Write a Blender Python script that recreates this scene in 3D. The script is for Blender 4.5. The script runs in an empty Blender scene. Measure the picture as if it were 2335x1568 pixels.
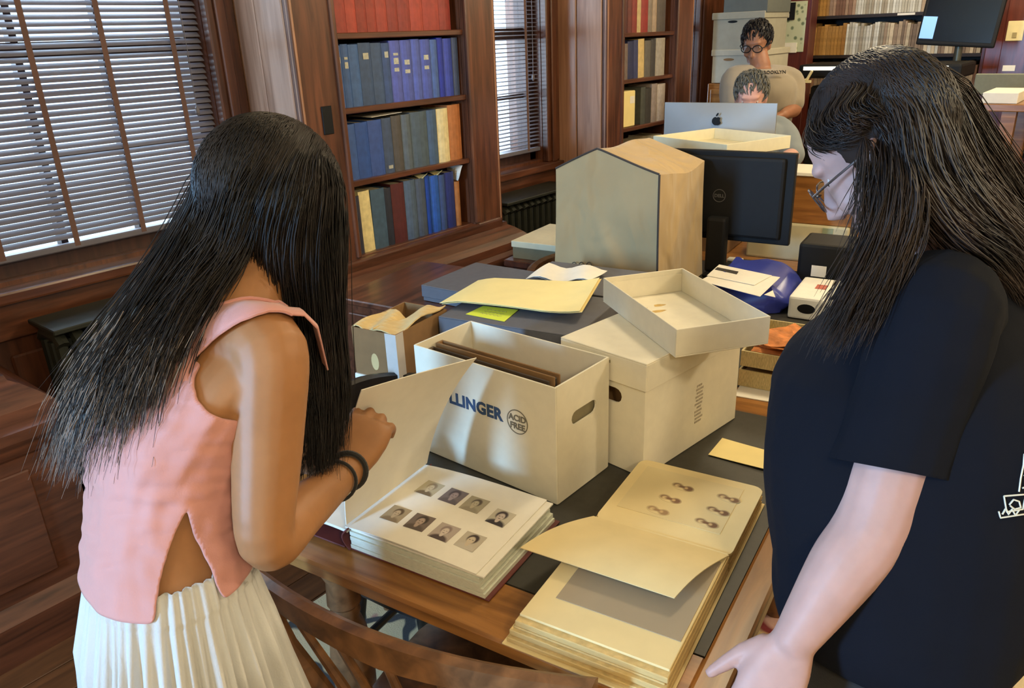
import bpy, bmesh, math, random
from mathutils import Vector, Matrix, noise
from mathutils.bvhtree import BVHTree
R_ = random.Random(7)
PI = math.pi
V = Vector
scene = bpy.context.scene
COL = scene.collection

# ------------------------------------------------------------------ camera
FPX, CXP, CYP, HCAM = 1760.0, 1167.5, 784.0, 1.65
_d = V((1340 - CXP, 5190 - CYP, FPX)).normalized()
_y = V((2730 - CXP, 32 - CYP, FPX)); _y = (_y - _d * _y.dot(_d)).normalized()
_z = -_d
_x = _y.cross(_z)
CAM = V((0, 0, HCAM))
cam_data = bpy.data.cameras.new('camera')
cam = bpy.data.objects.new('camera', cam_data); COL.objects.link(cam)
cam_data.sensor_width = 36.0
cam_data.lens = 36.0 * FPX / 2335.0
cam_data.clip_start = 0.05
_right = V((_x.x, _y.x, _z.x)); _down = V((_x.y, _y.y, _z.y)); _fwd = V((_x.z, _y.z, _z.z))
_m = Matrix((( _right.x, -_down.x, -_fwd.x, 0), (_right.y, -_down.y, -_fwd.y, 0), (_right.z, -_down.z, -_fwd.z, HCAM), (0, 0, 0, 1)))
cam.matrix_world = _m
scene.camera = cam

# ------------------------------------------------------------------ world, lights, exposure
world = bpy.data.worlds.new('daylight'); scene.world = world
world.use_nodes = True
_bg = world.node_tree.nodes['Background']
_bg.inputs[0].default_value = (0.66, 0.83, 1.0, 1)
_bg.inputs[1].default_value = 2.6
scene.view_settings.view_transform = 'Standard'
scene.view_settings.look = 'None'
scene.view_settings.exposure = 0.16
scene.view_settings.gamma = 1.0
scene.view_settings.use_curve_mapping = False
try:
    scene.cycles.max_bounces = 8
    scene.cycles.diffuse_bounces = 4
    scene.cycles.sample_clamp_indirect = 6.0
    scene.cycles.use_denoising = True
except Exception:
    pass

def area(name, loc, target, sx, sy, power, color, spread=PI):
    ld = bpy.data.lights.new(name, 'AREA'); ld.shape = 'RECTANGLE'; ld.size = sx; ld.size_y = sy
    ld.energy = power; ld.color = color; ld.spread = spread
    lo = bpy.data.objects.new(name, ld); COL.objects.link(lo)
    lo.location = loc
    lo.rotation_euler = (V(target) - V(loc)).to_track_quat('-Z', 'Y').to_euler()
    return lo
COOL = (0.30, 0.60, 1.0)
SKYL = (0.72, 0.86, 1.0)
WARM = (1.0, 0.85, 0.58)
# daylight through the window behind the camera and the three window bays of the long wall
area('daylight_front_window', (-1.56, -2.63, 1.75), (-1.5, 0.6, 1.6), 0.40, 1.3, 200, COOL)
area('daylight_bay_one', (-3.05, 1.15, 1.75), (0.0, 1.2, 0.9), 1.0, 1.5, 26, SKYL)
area('daylight_bay_two', (-3.05, 3.3, 1.75), (0.0, 3.0, 0.9), 0.85, 1.5, 30, SKYL)
area('daylight_bay_three', (-3.05, 5.2, 1.75), (0.0, 5.0, 0.9), 0.8, 1.5, 24, SKYL)

# ------------------------------------------------------------------ pixel -> place helpers (true planes of the room)
def ray(px, py):
    return _right * ((px - CXP) / FPX) + _down * ((py - CYP) / FPX) + _fwd
def PZ(px, py, z):
    r = ray(px, py); return CAM + r * ((z - HCAM) / r.z)
def PX(px, py, x):
    r = ray(px, py); return CAM + r * (x / r.x)
def PY(px, py, y):
    r = ray(px, py); return CAM + r * (y / r.y)
def PD(px, py, d):
    return CAM + ray(px, py) * d
def PP(px, py, p, n):
    r = ray(px, py); return CAM + r * ((V(p) - CAM).dot(V(n)) / r.dot(V(n)))

# ------------------------------------------------------------------ materials
MATS = {}
def srgb(r, g, b):
    f = lambda c: ((c / 255) / 12.92 if c / 255 <= 0.04045 else (((c / 255) + 0.055) / 1.055) ** 2.4)
    return (f(r), f(g), f(b), 1.0)
def new_mat(name):
    m = bpy.data.materials.new(name); m.use_nodes = True
    nt = m.node_tree
    return m, nt, nt.nodes['Principled BSDF']
def ramp(nt, stops):
    n = nt.nodes.new('ShaderNodeValToRGB')
    cr = n.color_ramp
    while len(cr.elements) < len(stops): cr.elements.new(0.5)
    for e, (p, c) in zip(cr.elements, stops):
        e.position = p; e.color = c
    return n
def coords(nt, kind='Object', scale=(1, 1, 1), rot=(0, 0, 0)):
    tc = nt.nodes.new('ShaderNodeTexCoord'); mp = nt.nodes.new('ShaderNodeMapping')
    mp.inputs['Scale'].default_value = scale; mp.inputs['Rotation'].default_value = rot
    nt.links.new(tc.outputs[kind], mp.inputs['Vector'])
    return mp.outputs['Vector']
def bump(nt, bsdf, height, strength=0.2, dist=0.01):
    b = nt.nodes.new('ShaderNodeBump'); b.inputs['Strength'].default_value = strength; b.inputs['Distance'].default_value = dist
    nt.links.new(height, b.inputs['Height']); nt.links.new(b.outputs['Normal'], bsdf.inputs['Normal'])
def plain(name, col, rough=0.6, var=0.12, scale=18, bmp=0.0, metal=0.0, spec=0.5, stretch=(1, 1, 1), sub=0.0, sheen=0.0, alpha_t=0.0):
    if name in MATS: return MATS[name]
    m, nt, b = new_mat(name)
    n = nt.nodes.new('ShaderNodeTexNoise'); n.inputs['Scale'].default_value = scale; n.inputs['Detail'].default_value = 5
    nt.links.new(coords(nt, 'Object', stretch), n.inputs['Vector'])
    c0 = tuple(max(0, c * (1 - var)) for c in col[:3]) + (1,); c1 = tuple(min(1, c * (1 + var)) for c in col[:3]) + (1,)
    r = ramp(nt, [(0.3, c0), (0.7, c1)])
    nt.links.new(n.outputs['Fac'], r.inputs['Fac']); nt.links.new(r.outputs['Color'], b.inputs['Base Color'])
    b.inputs['Roughness'].default_value = rough; b.inputs['Metallic'].default_value = metal
    b.inputs['Specular IOR Level'].default_value = spec
    if sub: 
        b.inputs['Subsurface Weight'].default_value = sub; b.inputs['Subsurface Radius'].default_value = (0.012, 0.005, 0.003); b.inputs['Subsurface Scale'].default_value = 0.6
    if sheen: b.inputs['Sheen Weight'].default_value = sheen
    if bmp: bump(nt, b, n.outputs['Fac'], bmp, 0.004)
    MATS[name] = m
    return m
def wood(name, dark, light, rough=0.35, grain=(14, 14, 1.2), bmp=0.08, coat=0.0, scale=3.0):
    if name in MATS: return MATS[name]
    m, nt, b = new_mat(name)
    vec = coords(nt, 'Object', grain)
    n = nt.nodes.new('ShaderNodeTexNoise'); n.inputs['Scale'].default_value = scale; n.inputs['Detail'].default_value = 7; n.inputs['Distortion'].default_value = 0.6
    nt.links.new(vec, n.inputs['Vector'])
    r = ramp(nt, [(0.28, dark), (0.72, light)])
    nt.links.new(n.outputs['Fac'], r.inputs['Fac']); nt.links.new(r.outputs['Color'], b.inputs['Base Color'])
    b.inputs['Roughness'].default_value = rough
    if coat: b.inputs['Coat Weight'].default_value = coat; b.inputs['Coat Roughness'].default_value = 0.2
    bump(nt, b, n.outputs['Fac'], bmp, 0.003)
    MATS[name] = m
    return m
def fabric(name, col, rough=0.9, weave=420, bmp=0.25, var=0.1, fold=0.0, sheen=0.2):
    if name in MATS: return MATS[name]
    m, nt, b = new_mat(name)
    vec = coords(nt, 'Object')
    w = nt.nodes.new('ShaderNodeTexNoise'); w.inputs['Scale'].default_value = weave; w.inputs['Detail'].default_value = 2
    n = nt.nodes.new('ShaderNodeTexNoise'); n.inputs['Scale'].default_value = 6; n.inputs['Detail'].default_value = 4
    nt.links.new(vec, w.inputs['Vector']); nt.links.new(vec, n.inputs['Vector'])
    c0 = tuple(max(0, c * (1 - var)) for c in col[:3]) + (1,); c1 = tuple(min(1, c * (1 + var)) for c in col[:3]) + (1,)
    r = ramp(nt, [(0.3, c0), (0.7, c1)])
    nt.links.new(n.outputs['Fac'], r.inputs['Fac']); nt.links.new(r.outputs['Color'], b.inputs['Base Color'])
    b.inputs['Roughness'].default_value = rough; b.inputs['Sheen Weight'].default_value = sheen
    bump(nt, b, w.outputs['Fac'], bmp, 0.002)
    MATS[name] = m
    return m
def emissive(name, col, strength):
    if name in MATS: return MATS[name]
    m, nt, b = new_mat(name)
    b.inputs['Base Color'].default_value = col
    b.inputs['Emission Color'].default_value = col; b.inputs['Emission Strength'].default_value = strength
    MATS[name] = m
    return m
def glass(name):
    if name in MATS: return MATS[name]
    m, nt, b = new_mat(name)
    out = nt.nodes['Material Output']
    t = nt.nodes.new('ShaderNodeBsdfTransparent'); t.inputs[0].default_value = (0.93, 0.97, 1, 1)
    g = nt.nodes.new('ShaderNodeBsdfGlossy'); g.inputs['Roughness'].default_value = 0.03
    mx = nt.nodes.new('ShaderNodeMixShader'); mx.inputs[0].default_value = 0.08
    nt.links.new(t.outputs[0], mx.inputs[1]); nt.links.new(g.outputs[0], mx.inputs[2]); nt.links.new(mx.outputs[0], out.inputs['Surface'])
    MATS[name] = m
    return m

M_MAHOG = wood('mahogany', srgb(60, 33, 21), srgb(108, 63, 41), 0.32, coat=0.25)
M_MAHOG_H = wood('mahogany_level', srgb(60, 33, 21), srgb(108, 63, 41), 0.32, grain=(14, 1.2, 14), coat=0.25)
M_REVEAL = wood('varnished_reveal_daylit', srgb(132, 92, 68), srgb(178, 134, 106), 0.28, grain=(12, 12, 0.7), coat=0.3)  # wood made paler than the mahogany to paint in daylight from the windows
M_DARKWOOD = wood('dark_cabinet_back', srgb(28, 16, 12), srgb(40, 24, 18), 0.6)  # darker brown wood for cabinet backs, far shelves and the subfloor
M_TABLE = wood('oak_table', srgb(116, 74, 34), srgb(168, 114, 58), 0.3, grain=(1.5, 16, 16), coat=0.25)
M_TABLE_Y = wood('oak_table_long', srgb(116, 74, 34), srgb(168, 114, 58), 0.3, grain=(16, 1.5, 16), coat=0.25)
M_CHAIR = wood('walnut_chair', srgb(78, 50, 29), srgb(132, 90, 56), 0.35, grain=(2, 2, 2), scale=14)
M_BLACKCHAIR = wood('ebonised_chair', srgb(18, 16, 16), srgb(34, 29, 27), 0.4, grain=(2, 2, 2), scale=14)
M_INLAY = plain('table_leather', srgb(50, 48, 42), 0.5, 0.12, 60, 0.15)
M_FLOOR = wood('oak_floor', srgb(70, 40, 20), srgb(104, 62, 32), 0.4, grain=(10, 1.0, 10))
M_PLASTER = plain('plaster', srgb(196, 182, 152), 0.9, 0.04, 8, 0.05)
M_BOARD = plain('acid_free_board', srgb(226, 218, 196), 0.75, 0.03, 40, 0.04)
M_BOARD_W = plain('acid_free_board_white', srgb(232, 230, 222), 0.7, 0.03, 40, 0.04)
M_PAPER = plain('page_paper', srgb(232, 226, 212), 0.7, 0.03, 30, 0.03)
M_CREAM = plain('cream_album_paper', srgb(224, 202, 148), 0.75, 0.05, 14, 0.03)
M_MANILA = plain('manila', srgb(238, 218, 150), 0.7, 0.03, 20, 0.02)
M_BLACKP = plain('black_plastic', srgb(15, 15, 16), 0.6, 0.1, 40, spec=0.25)
M_STEEL = plain('dark_iron', srgb(42, 44, 36), 0.5, 0.15, 30, 0.05, metal=0.3)
M_GREYBOX = plain('grey_archival_board', srgb(92, 92, 98), 0.7, 0.06, 40, 0.05)
M_CARTON = plain('kraft_cardboard', srgb(132, 98, 60), 0.85, 0.08, 24, 0.05)
M_DKLINE = plain('dark_print', srgb(54, 50, 46), 0.8, 0.05, 20)

# ------------------------------------------------------------------ mesh helpers
def add_box(bm, x0, x1, y0, y1, z0, z1, M=None):
    c = [V((x, y, z)) for z in (z0, z1) for y in (y0, y1) for x in (x0, x1)]
    if M is not None: c = [M @ p for p in c]
    v = [bm.verts.new(p) for p in c]
    for f in ((0, 2, 3, 1), (4, 5, 7, 6), (0, 1, 5, 4), (2, 6, 7, 3), (0, 4, 6, 2), (1, 3, 7, 5)):
        bm.faces.new([v[i] for i in f])
    return v
def add_hexa(bm, bot, top):
    """bot, top: 4 world points in order -> closed six-sided solid"""
    v = [bm.verts.new(V(p)) for p in list(bot) + list(top)]
    n = len(bot)
    bm.faces.new(v[:n][::-1]); bm.faces.new(v[n:])
    for i in range(n):
        j = (i + 1) % n
        bm.faces.new((v[i], v[j], v[n + j], v[n + i]))
    return v
def add_prism(bm, poly, vec):
    a = [bm.verts.new(V(p)) for p in poly]; b = [bm.verts.new(V(p) + V(vec)) for p in poly]
    n = len(poly)
    bm.faces.new(a[::-1]); bm.faces.new(b)
    for i in range(n):
        j = (i + 1) % n
        bm.faces.new((a[i], a[j], b[j], b[i]))
def frame_of(t, up=V((0, 0, 1))):
    t = t.normalized()
    if abs(t.dot(up)) > 0.97: up = V((1, 0, 0))
    a = t.cross(up).normalized(); b = a.cross(t).normalized()
    return a, b
def add_tube(bm, pts, rad, n=8, cap=True, up=V((0, 0, 1)), flat=1.0):
    pts = [V(p) for p in pts]
    if not hasattr(rad, '__len__'): rad = [rad] * len(pts)
    rings = []
    pa = None
    for i, p in enumerate(pts):
        t = (pts[min(i + 1, len(pts) - 1)] - pts[max(i - 1, 0)])
        if pa is None: a, b = frame_of(t, up)
        else:
            tn = t.normalized(); a = (pa - tn * pa.dot(tn)).normalized(); b = a.cross(tn).normalized() * -1
            b = tn.cross(a)
            b = -b if b.dot(pb) < 0 else b
        pa, pb = a, b
        rings.append([bm.verts.new(p + (a * math.cos(2 * PI * k / n) + b * math.sin(2 * PI * k / n) * flat) * rad[i]) for k in range(n)])
    for r0, r1 in zip(rings, rings[1:]):
        for k in range(n):
            j = (k + 1) % n
            bm.faces.new((r0[k], r0[j], r1[j], r1[k]))
    if cap:
        bm.faces.new(rings[0][::-1]); bm.faces.new(rings[-1])
    return rings
def add_lathe(bm, prof, origin=(0, 0, 0), n=20, M=None):
    o = V(origin); rings = []
    for r, z in prof:
        ring = []
        for k in range(n):
            p = V((r * math.cos(2 * PI * k / n), r * math.sin(2 * PI * k / n), z))
            if M is not None: p = M @ p
            ring.append(bm.verts.new(p + o))
        rings.append(ring)
    for r0, r1 in zip(rings, rings[1:]):
        for k in range(n):
            j = (k + 1) % n
            bm.faces.new((r0[k], r0[j], r1[j], r1[k]))
    bm.faces.new(rings[0][::-1]); bm.faces.new(rings[-1])
def add_loft(bm, rings, closed=True, cap=True):
    vs = [[bm.verts.new(V(p)) for p in r] for r in rings]
    n = len(vs[0])
    for a, b in zip(vs, vs[1:]):
        for k in range(n if closed else n - 1):
            j = (k + 1) % n
            bm.faces.new((a[k], a[j], b[j], b[k]))
    if cap and closed:
        bm.faces.new(vs[0][::-1]); bm.faces.new(vs[-1])
    return vs
def add_ball(bm, c, rx, ry=None, rz=None, M=None, u=16, v=10):
    ry = rx if ry is None else ry; rz = rx if rz is None else rz
    X = Matrix.Translation(V(c)) @ (M.to_4x4() if M is not None else Matrix.Identity(4)) @ Matrix.Diagonal((rx, ry, rz, 1))
    bmesh.ops.create_uvsphere(bm, u_segments=u, v_segments=v, radius=1.0, matrix=X)
def add_sheet(bm, grid, th=0.001):
    """a thin solid sheet from a grid of world points"""
    nr, nc = len(grid), len(grid[0])
    G = [[V(p) for p in r] for r in grid]
    N = []
    for i in range(nr):
        row = []
        for j in range(nc):
            du = G[min(i + 1, nr - 1)][j] - G[max(i - 1, 0)][j]; dv = G[i][min(j + 1, nc - 1)] - G[i][max(j - 1, 0)]
            n = du.cross(dv); row.append(n.normalized() if n.length > 1e-9 else V((0, 0, 1)))
        N.append(row)
    A = [[bm.verts.new(G[i][j] + N[i][j] * th / 2) for j in range(nc)] for i in range(nr)]
    B = [[bm.verts.new(G[i][j] - N[i][j] * th / 2) for j in range(nc)] for i in range(nr)]
    for i in range(nr - 1):
        for j in range(nc - 1):
            bm.faces.new((A[i][j], A[i + 1][j], A[i + 1][j + 1], A[i][j + 1]))
            bm.faces.new((B[i][j], B[i][j + 1], B[i + 1][j + 1], B[i + 1][j]))
    edge = [(0, j) for j in range(nc)] + [(i, nc - 1) for i in range(1, nr)] + [(nr - 1, j) for j in range(nc - 2, -1, -1)] + [(i, 0) for i in range(nr - 2, 0, -1)]
    for k in range(len(edge)):
        a, b = edge[k], edge[(k + 1) % len(edge)]
        bm.faces.new((A[a[0]][a[1]], A[b[0]][b[1]], B[b[0]][b[1]], B[a[0]][a[1]]))
def lerp(a, b, t): return a + (b - a) * t
def quad_grid(a, b, c, d, nu=8, nv=8, f=None):
    """a-b along u, d-c opposite; f(u,v) gives an extra offset vector"""
    a, b, c, d = V(a), V(b), V(c), V(d)
    g = []
    for i in range(nu + 1):
        u = i / nu; row = []
        for j in range(nv + 1):
            v = j / nv
            p = lerp(lerp(a, b, u), lerp(d, c, u), v)
            if f: p = p + V(f(u, v))
            row.append(p)
        g.append(row)
    return g
def bevel_all(bm, w, seg=1, ang=0.5):
    bmesh.ops.recalc_face_normals(bm, faces=bm.faces)
    es = [e for e in bm.edges if len(e.link_faces) == 2 and e.calc_face_angle(0) > ang]
    if es: bmesh.ops.bevel(bm, geom=es, offset=w, segments=seg, affect='EDGES', profile=0.6, clamp_overlap=True)

WM = {}
def thing(name, label, cat, loc=(0, 0, 0), rotz=0.0, group=None):
    o = bpy.data.objects.new(name, None); COL.objects.link(o)
    o.empty_display_size = 0.05
    o.location = loc; o.rotation_euler = (0, 0, rotz)
    o['label'] = label; o['category'] = cat
    if group: o['group'] = group
    WM[o.name] = Matrix.Translation(V(loc)) @ Matrix.Rotation(rotz, 4, 'Z')
    return o
def tag(o, label=None, cat=None, group=None, kind=None):
    if label: o['label'] = label
    if cat: o['category'] = cat
    if group: o['group'] = group
    if kind: o['kind'] = kind
    return o
def obj(name, bm, mat, parent=None, world=True, smooth=False, bev=0.0, seg=1, normals=True, label=None):
    """link bm as ONE mesh object; with world=True the coordinates are world ones and are moved into the parent's frame.
    A parentless object gets its origin at its base centre."""
    if bev: bevel_all(bm, bev, seg)
    if normals: bmesh.ops.recalc_face_normals(bm, faces=bm.faces)
    if parent is not None:
        W = WM.get(parent.name, Matrix.Identity(4))
        if world: bm.transform(W.inverted())
        own = W
    else:
        own = Matrix.Identity(4)
        if world and len(bm.verts):
            xs = [v.co.x for v in bm.verts]; ys = [v.co.y for v in bm.verts]; zs = [v.co.z for v in bm.verts]
            c = V(((min(xs) + max(xs)) / 2, (min(ys) + max(ys)) / 2, min(zs)))
            bm.transform(Matrix.Translation(-c)); own = Matrix.Translation(c)
    me = bpy.data.meshes.new(name); bm.to_mesh(me); bm.free()
    if mat is not None:
        for mm in (mat if isinstance(mat, (list, tuple)) else [mat]): me.materials.append(mm)
    if smooth:
        me.polygons.foreach_set('use_smooth', [True] * len(me.polygons))
        if smooth != 'all':
            try: me.set_sharp_from_angle(angle=math.radians(38))
            except Exception: pass
    o = bpy.data.objects.new(name, me); COL.objects.link(o)
    if parent is not None:
        o.parent = parent; WM[o.name] = own
    else:
        o.matrix_world = own; WM[o.name] = own
    if label: o['label'] = label
    return o
def NB(): return bmesh.new()
def boxes(name, lst, mat, parent=None, M=None, bev=0.0, seg=1, world=True, smooth=False):
    bm = NB()
    for b in lst: add_box(bm, *b, M=M)
    return obj(name, bm, mat, parent, world=world, bev=bev, seg=seg, smooth=smooth)
def dup(o, loc=None, rotz=None, parent=None):
    c = o.copy(); COL.objects.link(c)
    if parent is not None: c.parent = parent; WM[c.name] = WM.get(parent.name, Matrix.Identity(4))
    if loc is not None: c.location = loc
    if rotz is not None: c.rotation_euler = (0, 0, rotz)
    return c
def struct(o, label=None):
    o['kind'] = 'structure'
    if label: o['label'] = label
    return o
def text_mesh(name, body, size, M, mat, parent, depth=0.0006, bold=0.0, align='LEFT', spacing=1.0):
    cu = bpy.data.curves.new(name, 'FONT'); cu.body = body; cu.size = size; cu.extrude = depth; cu.offset = bold; cu.align_x = align
    cu.space_character = spacing
    cu.resolution_u = 3
    to = bpy.data.objects.new('tmp', cu); COL.objects.link(to)
    dg = bpy.context.evaluated_depsgraph_get()
    me = bpy.data.meshes.new_from_object(to.evaluated_get(dg))
    bpy.data.objects.remove(to); bpy.data.curves.remove(cu)
    bm = NB(); bm.from_mesh(me); bpy.data.meshes.remove(me)
    bm.transform(M)
    return obj(name, bm, mat, parent)
def basis(o, x, y, z):
    x, y, z = V(x).normalized(), V(y).normalized(), V(z).normalized()
    return Matrix(((x.x, y.x, z.x, o[0]), (x.y, y.y, z.y, o[1]), (x.z, y.z, z.z, o[2]), (0, 0, 0, 1)))
def catmull(P, n):
    """n points along a Catmull-Rom curve through the vectors P"""
    out = []; m = len(P) - 1
    for i in range(n):
        t = i / (n - 1) * m; k = min(int(t), m - 1); u = t - k
        p0, p1, p2, p3 = P[max(k - 1, 0)], P[k], P[k + 1], P[min(k + 2, m)]
        out.append(0.5 * ((2 * p1) + (p2 - p0) * u + (2 * p0 - 5 * p1 + 4 * p2 - p3) * u * u + (3 * p1 - p0 - 3 * p2 + p3) * u ** 3))
    return out
# ================================================================== the room
XF, XWALL, XGLASS = -2.40, -2.76, -2.87
CEIL = 3.1
def ordn(i):
    w = ['first', 'second', 'third', 'fourth', 'fifth', 'sixth', 'seventh', 'eighth', 'ninth', 'tenth', 'eleventh', 'twelfth', 'thirteenth',
         'fourteenth', 'fifteenth', 'sixteenth', 'seventeenth', 'eighteenth', 'nineteenth', 'twentieth']
    if i < 20: return w[i]
    n = i + 1
    return '%d%s' % (n, 'th' if 10 <= n % 100 <= 20 else {1: 'st', 2: 'nd', 3: 'rd'}.get(n % 10, 'th'))

# floor: wide boards, each its own piece
fl = boxes('floor', [(-3.1, 3.3, -2.7, 7.0, -0.10, -0.014)], M_DARKWOOD); struct(fl, 'brown wooden floor under the reading room')
bm = NB(); add_box(bm, -0.058, 0.058, -1.2, 1.2, -0.0135, 0.0); bevel_all(bm, 0.002)
plank0 = obj('plank', bm, M_FLOOR, fl, world=False)
k = 0
WM[fl.name] = fl.matrix_world.copy()
finv = WM[fl.name].inverted()
for i in range(17):
    for j in range(4):
        p = V((-2.70 + 0.12 * i, -1.6 + 2.42 * j + (1.1 if i % 2 else 0.0) - 0.6, 0.0))
        q = finv @ p
        if k == 0: plank0.location = q; k = 1
        else: dup(plank0, q, parent=fl)
bm = NB(); add_box(bm, -0.72, 3.25, -2.65, 6.9, -0.0135, -0.002); struct(obj('floor_field', bm, M_FLOOR, fl))

# walls
def wall_with_holes(name, axis, pos, th, a0, a1, z0, z1, holes, mat, label):
    """axis 'x': wall in the plane x=pos running along y; holes (a0,a1,z0,z1)"""
    bm = NB(); cuts = sorted(holes)
    def add(u0, u1, w0, w1):
        if u1 - u0 < 1e-4 or w1 - w0 < 1e-4: return
        if axis == 'x': add_box(bm, min(pos, pos + th), max(pos, pos + th), u0, u1, w0, w1)
        else: add_box(bm, u0, u1, min(pos, pos + th), max(pos, pos + th), w0, w1)
    a = a0
    for (h0, h1, w0, w1) in cuts:
        add(a, h0, z0, z1); add(h0, h1, z0, w0); add(h0, h1, w1, z1); a = h1
    add(a, a1, z0, z1)
    return struct(obj(name, bm, mat), label)
BAYS = [(0.70, 1.62, 0.98, 2.45), (2.94, 3.62, 0.98, 2.45), (4.86, 5.44, 0.98, 2.45)]
wl = wall_with_holes('wall_left', 'x', XWALL, -0.24, -2.7, 7.0, 0, CEIL, BAYS, M_MAHOG, 'dark wood panelled window wall')
wall_with_holes('wall_front', 'y', -2.6, -0.2, -3.0, 3.3, 0, CEIL, [(-1.82, -1.30, 1.0, 2.5)], M_PLASTER, 'plaster wall behind the viewer')
struct(boxes('wall_right', [(3.2, 3.4, -2.7, 7.0, 0, CEIL)], M_PLASTER), 'plain plaster side wall')
struct(boxes('wall_back', [(-3.0, 3.3, 6.75, 6.95, 0, CEIL)], M_PLASTER), 'far plaster wall behind the bookshelves')
struct(boxes('ceiling', [(-3.1, 3.4, -2.8, 7.0, CEIL, CEIL + 0.1)], M_PLASTER), 'plaster ceiling')

# windows
M_GLASS = glass('window_glass')
M_SASH = wood('sash_wood', srgb(46, 28, 24), srgb(74, 46, 38), 0.4)
M_SLAT = plain('blind_slat', srgb(112, 110, 122), 0.45, 0.05, 30)
_nt = M_SLAT.node_tree; _tr = _nt.nodes.new('ShaderNodeBsdfTranslucent'); _tr.inputs[0].default_value = srgb(190, 184, 186)
_mx = _nt.nodes.new('ShaderNodeMixShader'); _mx.inputs[0].default_value = 0.10
_nt.links.new(_nt.nodes['Principled BSDF'].outputs[0], _mx.inputs[1]); _nt.links.new(_tr.outputs[0], _mx.inputs[2]); _nt.links.new(_mx.outputs[0], _nt.nodes['Material Output'].inputs['Surface'])
M_TAPE = fabric('ladder_tape', srgb(104, 78, 72), 0.9)
def window(n, y0, y1, z0, z1, label, cols=3, axis='x', pos=XGLASS):
    bm = NB(); fw = 0.05
    def B(u0, u1, w0, w1, d0, d1):
        if axis == 'x': add_box(bm, pos + d0, pos + d1, u0, u1, w0, w1)
        else: add_box(bm, u0, u1, pos + d0, pos + d1, w0, w1)
    B(y0, y0 + fw, z0, z1, -0.03, 0.06); B(y1 - fw, y1, z0, z1, -0.03, 0.06); B(y0, y1, z0, z0 + 0.06, -0.03, 0.06); B(y0, y1, z1 - 0.06, z1, -0.03, 0.06)
    w = struct(obj('window_%d' % n, bm, M_SASH), label)
    zm = z0 + (z1 - z0) * 0.46
    bm = NB(); B(y0 + fw, y1 - fw, zm - 0.03, zm + 0.03, -0.025, 0.03); obj('meeting_rail', bm, M_SASH, w)
    ys = [y0 + fw + (y1 - y0 - 2 * fw) * i / cols for i in range(cols + 1)]
    for (a, b) in ((z0 + 0.06, zm - 0.03), (zm + 0.03, z1 - 0.06)):
        h = (a + b) / 2
        for i in range(1, cols):
            bm = NB(); B(ys[i] - 0.011, ys[i] + 0.011, a, b, -0.02, 0.02); obj('muntin', bm, M_SASH, w)
        bm = NB(); B(y0 + fw, y1 - fw, h - 0.011, h + 0.011, -0.02, 0.02); obj('muntin', bm, M_SASH, w)
        for i in range(cols):
            for (c, d) in ((a, h), (h, b)):
                bm = NB(); B(ys[i], ys[i + 1], c, d, -0.003, 0.003); obj('pane', bm, M_GLASS, w)
    return w
window(1, *BAYS[0], 'tall sash window nearest the woman in pink, blind lowered')
window(2, *BAYS[1], 'sash window between the two built-in bookcases', cols=2)
window(3, *BAYS[2], 'narrow far sash window past the second bookcase', cols=2)
window(4, -1.82, -1.30, 1.0, 2.5, 'sash window behind the viewer', cols=1, axis='y', pos=-2.7)

def blind(label, y0, y1, ztop, zbot, tapes, tilt=36):
    t = thing('window_blind', label, 'blind', (XWALL - 0.018, (y0 + y1) / 2, zbot), 0, 'venetian blinds')
    L = y1 - y0
    bm = NB(); w = 0.0125
    n = 5; pts = []
    for i in range(n):
        s = -1 + 2 * i / (n - 1); pts.append((s * w, 0.0022 * (1 - s * s)))
    ca, sa = math.cos(math.radians(tilt)), math.sin(math.radians(tilt))
    top = [(x * ca + z * sa, -x * sa + z * ca) for x, z in pts]
    poly = [V((x, -L / 2, z + 0.0004)) for x, z in top] + [V((x, -L / 2, z - 0.0004)) for x, z in reversed(top)]
    add_prism(bm, poly, (0, L, 0))
    s0 = obj('slat', bm, M_SLAT, t, world=False, smooth=True)
    z = 0.045; first = True
    while z < ztop - zbot - 0.05:
        if first: s0.location = (0, 0, z); first = False
        else: dup(s0, (0, 0, z), parent=t)
        z += 0.0205
    bm = NB(); add_box(bm, -0.014, 0.014, -L / 2, L / 2, 0.0, 0.022); obj('bottom_rail', bm, M_SLAT, t, world=False, bev=0.004)
    bm = NB(); add_box(bm, -0.02, 0.02, -L / 2, L / 2, ztop - zbot - 0.045, ztop - zbot); obj('head_rail', bm, M_SLAT, t, world=False, bev=0.004)
    for ty in tapes:
        bm = NB(); add_box(bm, 0.0135, 0.0145, ty - (y0 + y1) / 2 - 0.009, ty - (y0 + y1) / 2 + 0.009, 0.01, ztop - zbot - 0.04); obj('ladder_tape', bm, M_TAPE, t, world=False)
    bm = NB(); cy = L / 2 - 0.07
    add_tube(bm, [(0.026, cy, ztop - zbot - 0.04), (0.027, cy + 0.002, 0.55), (0.026, cy, 0.42)], 0.0016, 6); obj('pull_cord', bm, M_SLAT, t, world=False)
    bm = NB(); add_lathe(bm, [(0.002, 0.42), (0.007, 0.412), (0.008, 0.395), (0.004, 0.385)], (0.026, cy, 0), 10); obj('cord_pull', bm, M_SLAT, t, world=False)
    return t
blind('slatted blind lowered over the near window beside the woman in pink', 0.71, 1.61, 2.44, 1.035, [0.80, 1.03, 1.26, 1.50])
blind('slatted blind over the window between the two bookcases', 2.95, 3.61, 2.44, 1.03, [3.06, 3.50], 8)
blind('slatted blind over the narrow far window past the second bookcase', 4.87, 5.43, 2.44, 1.03, [4.97, 5.33], 8)

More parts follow.
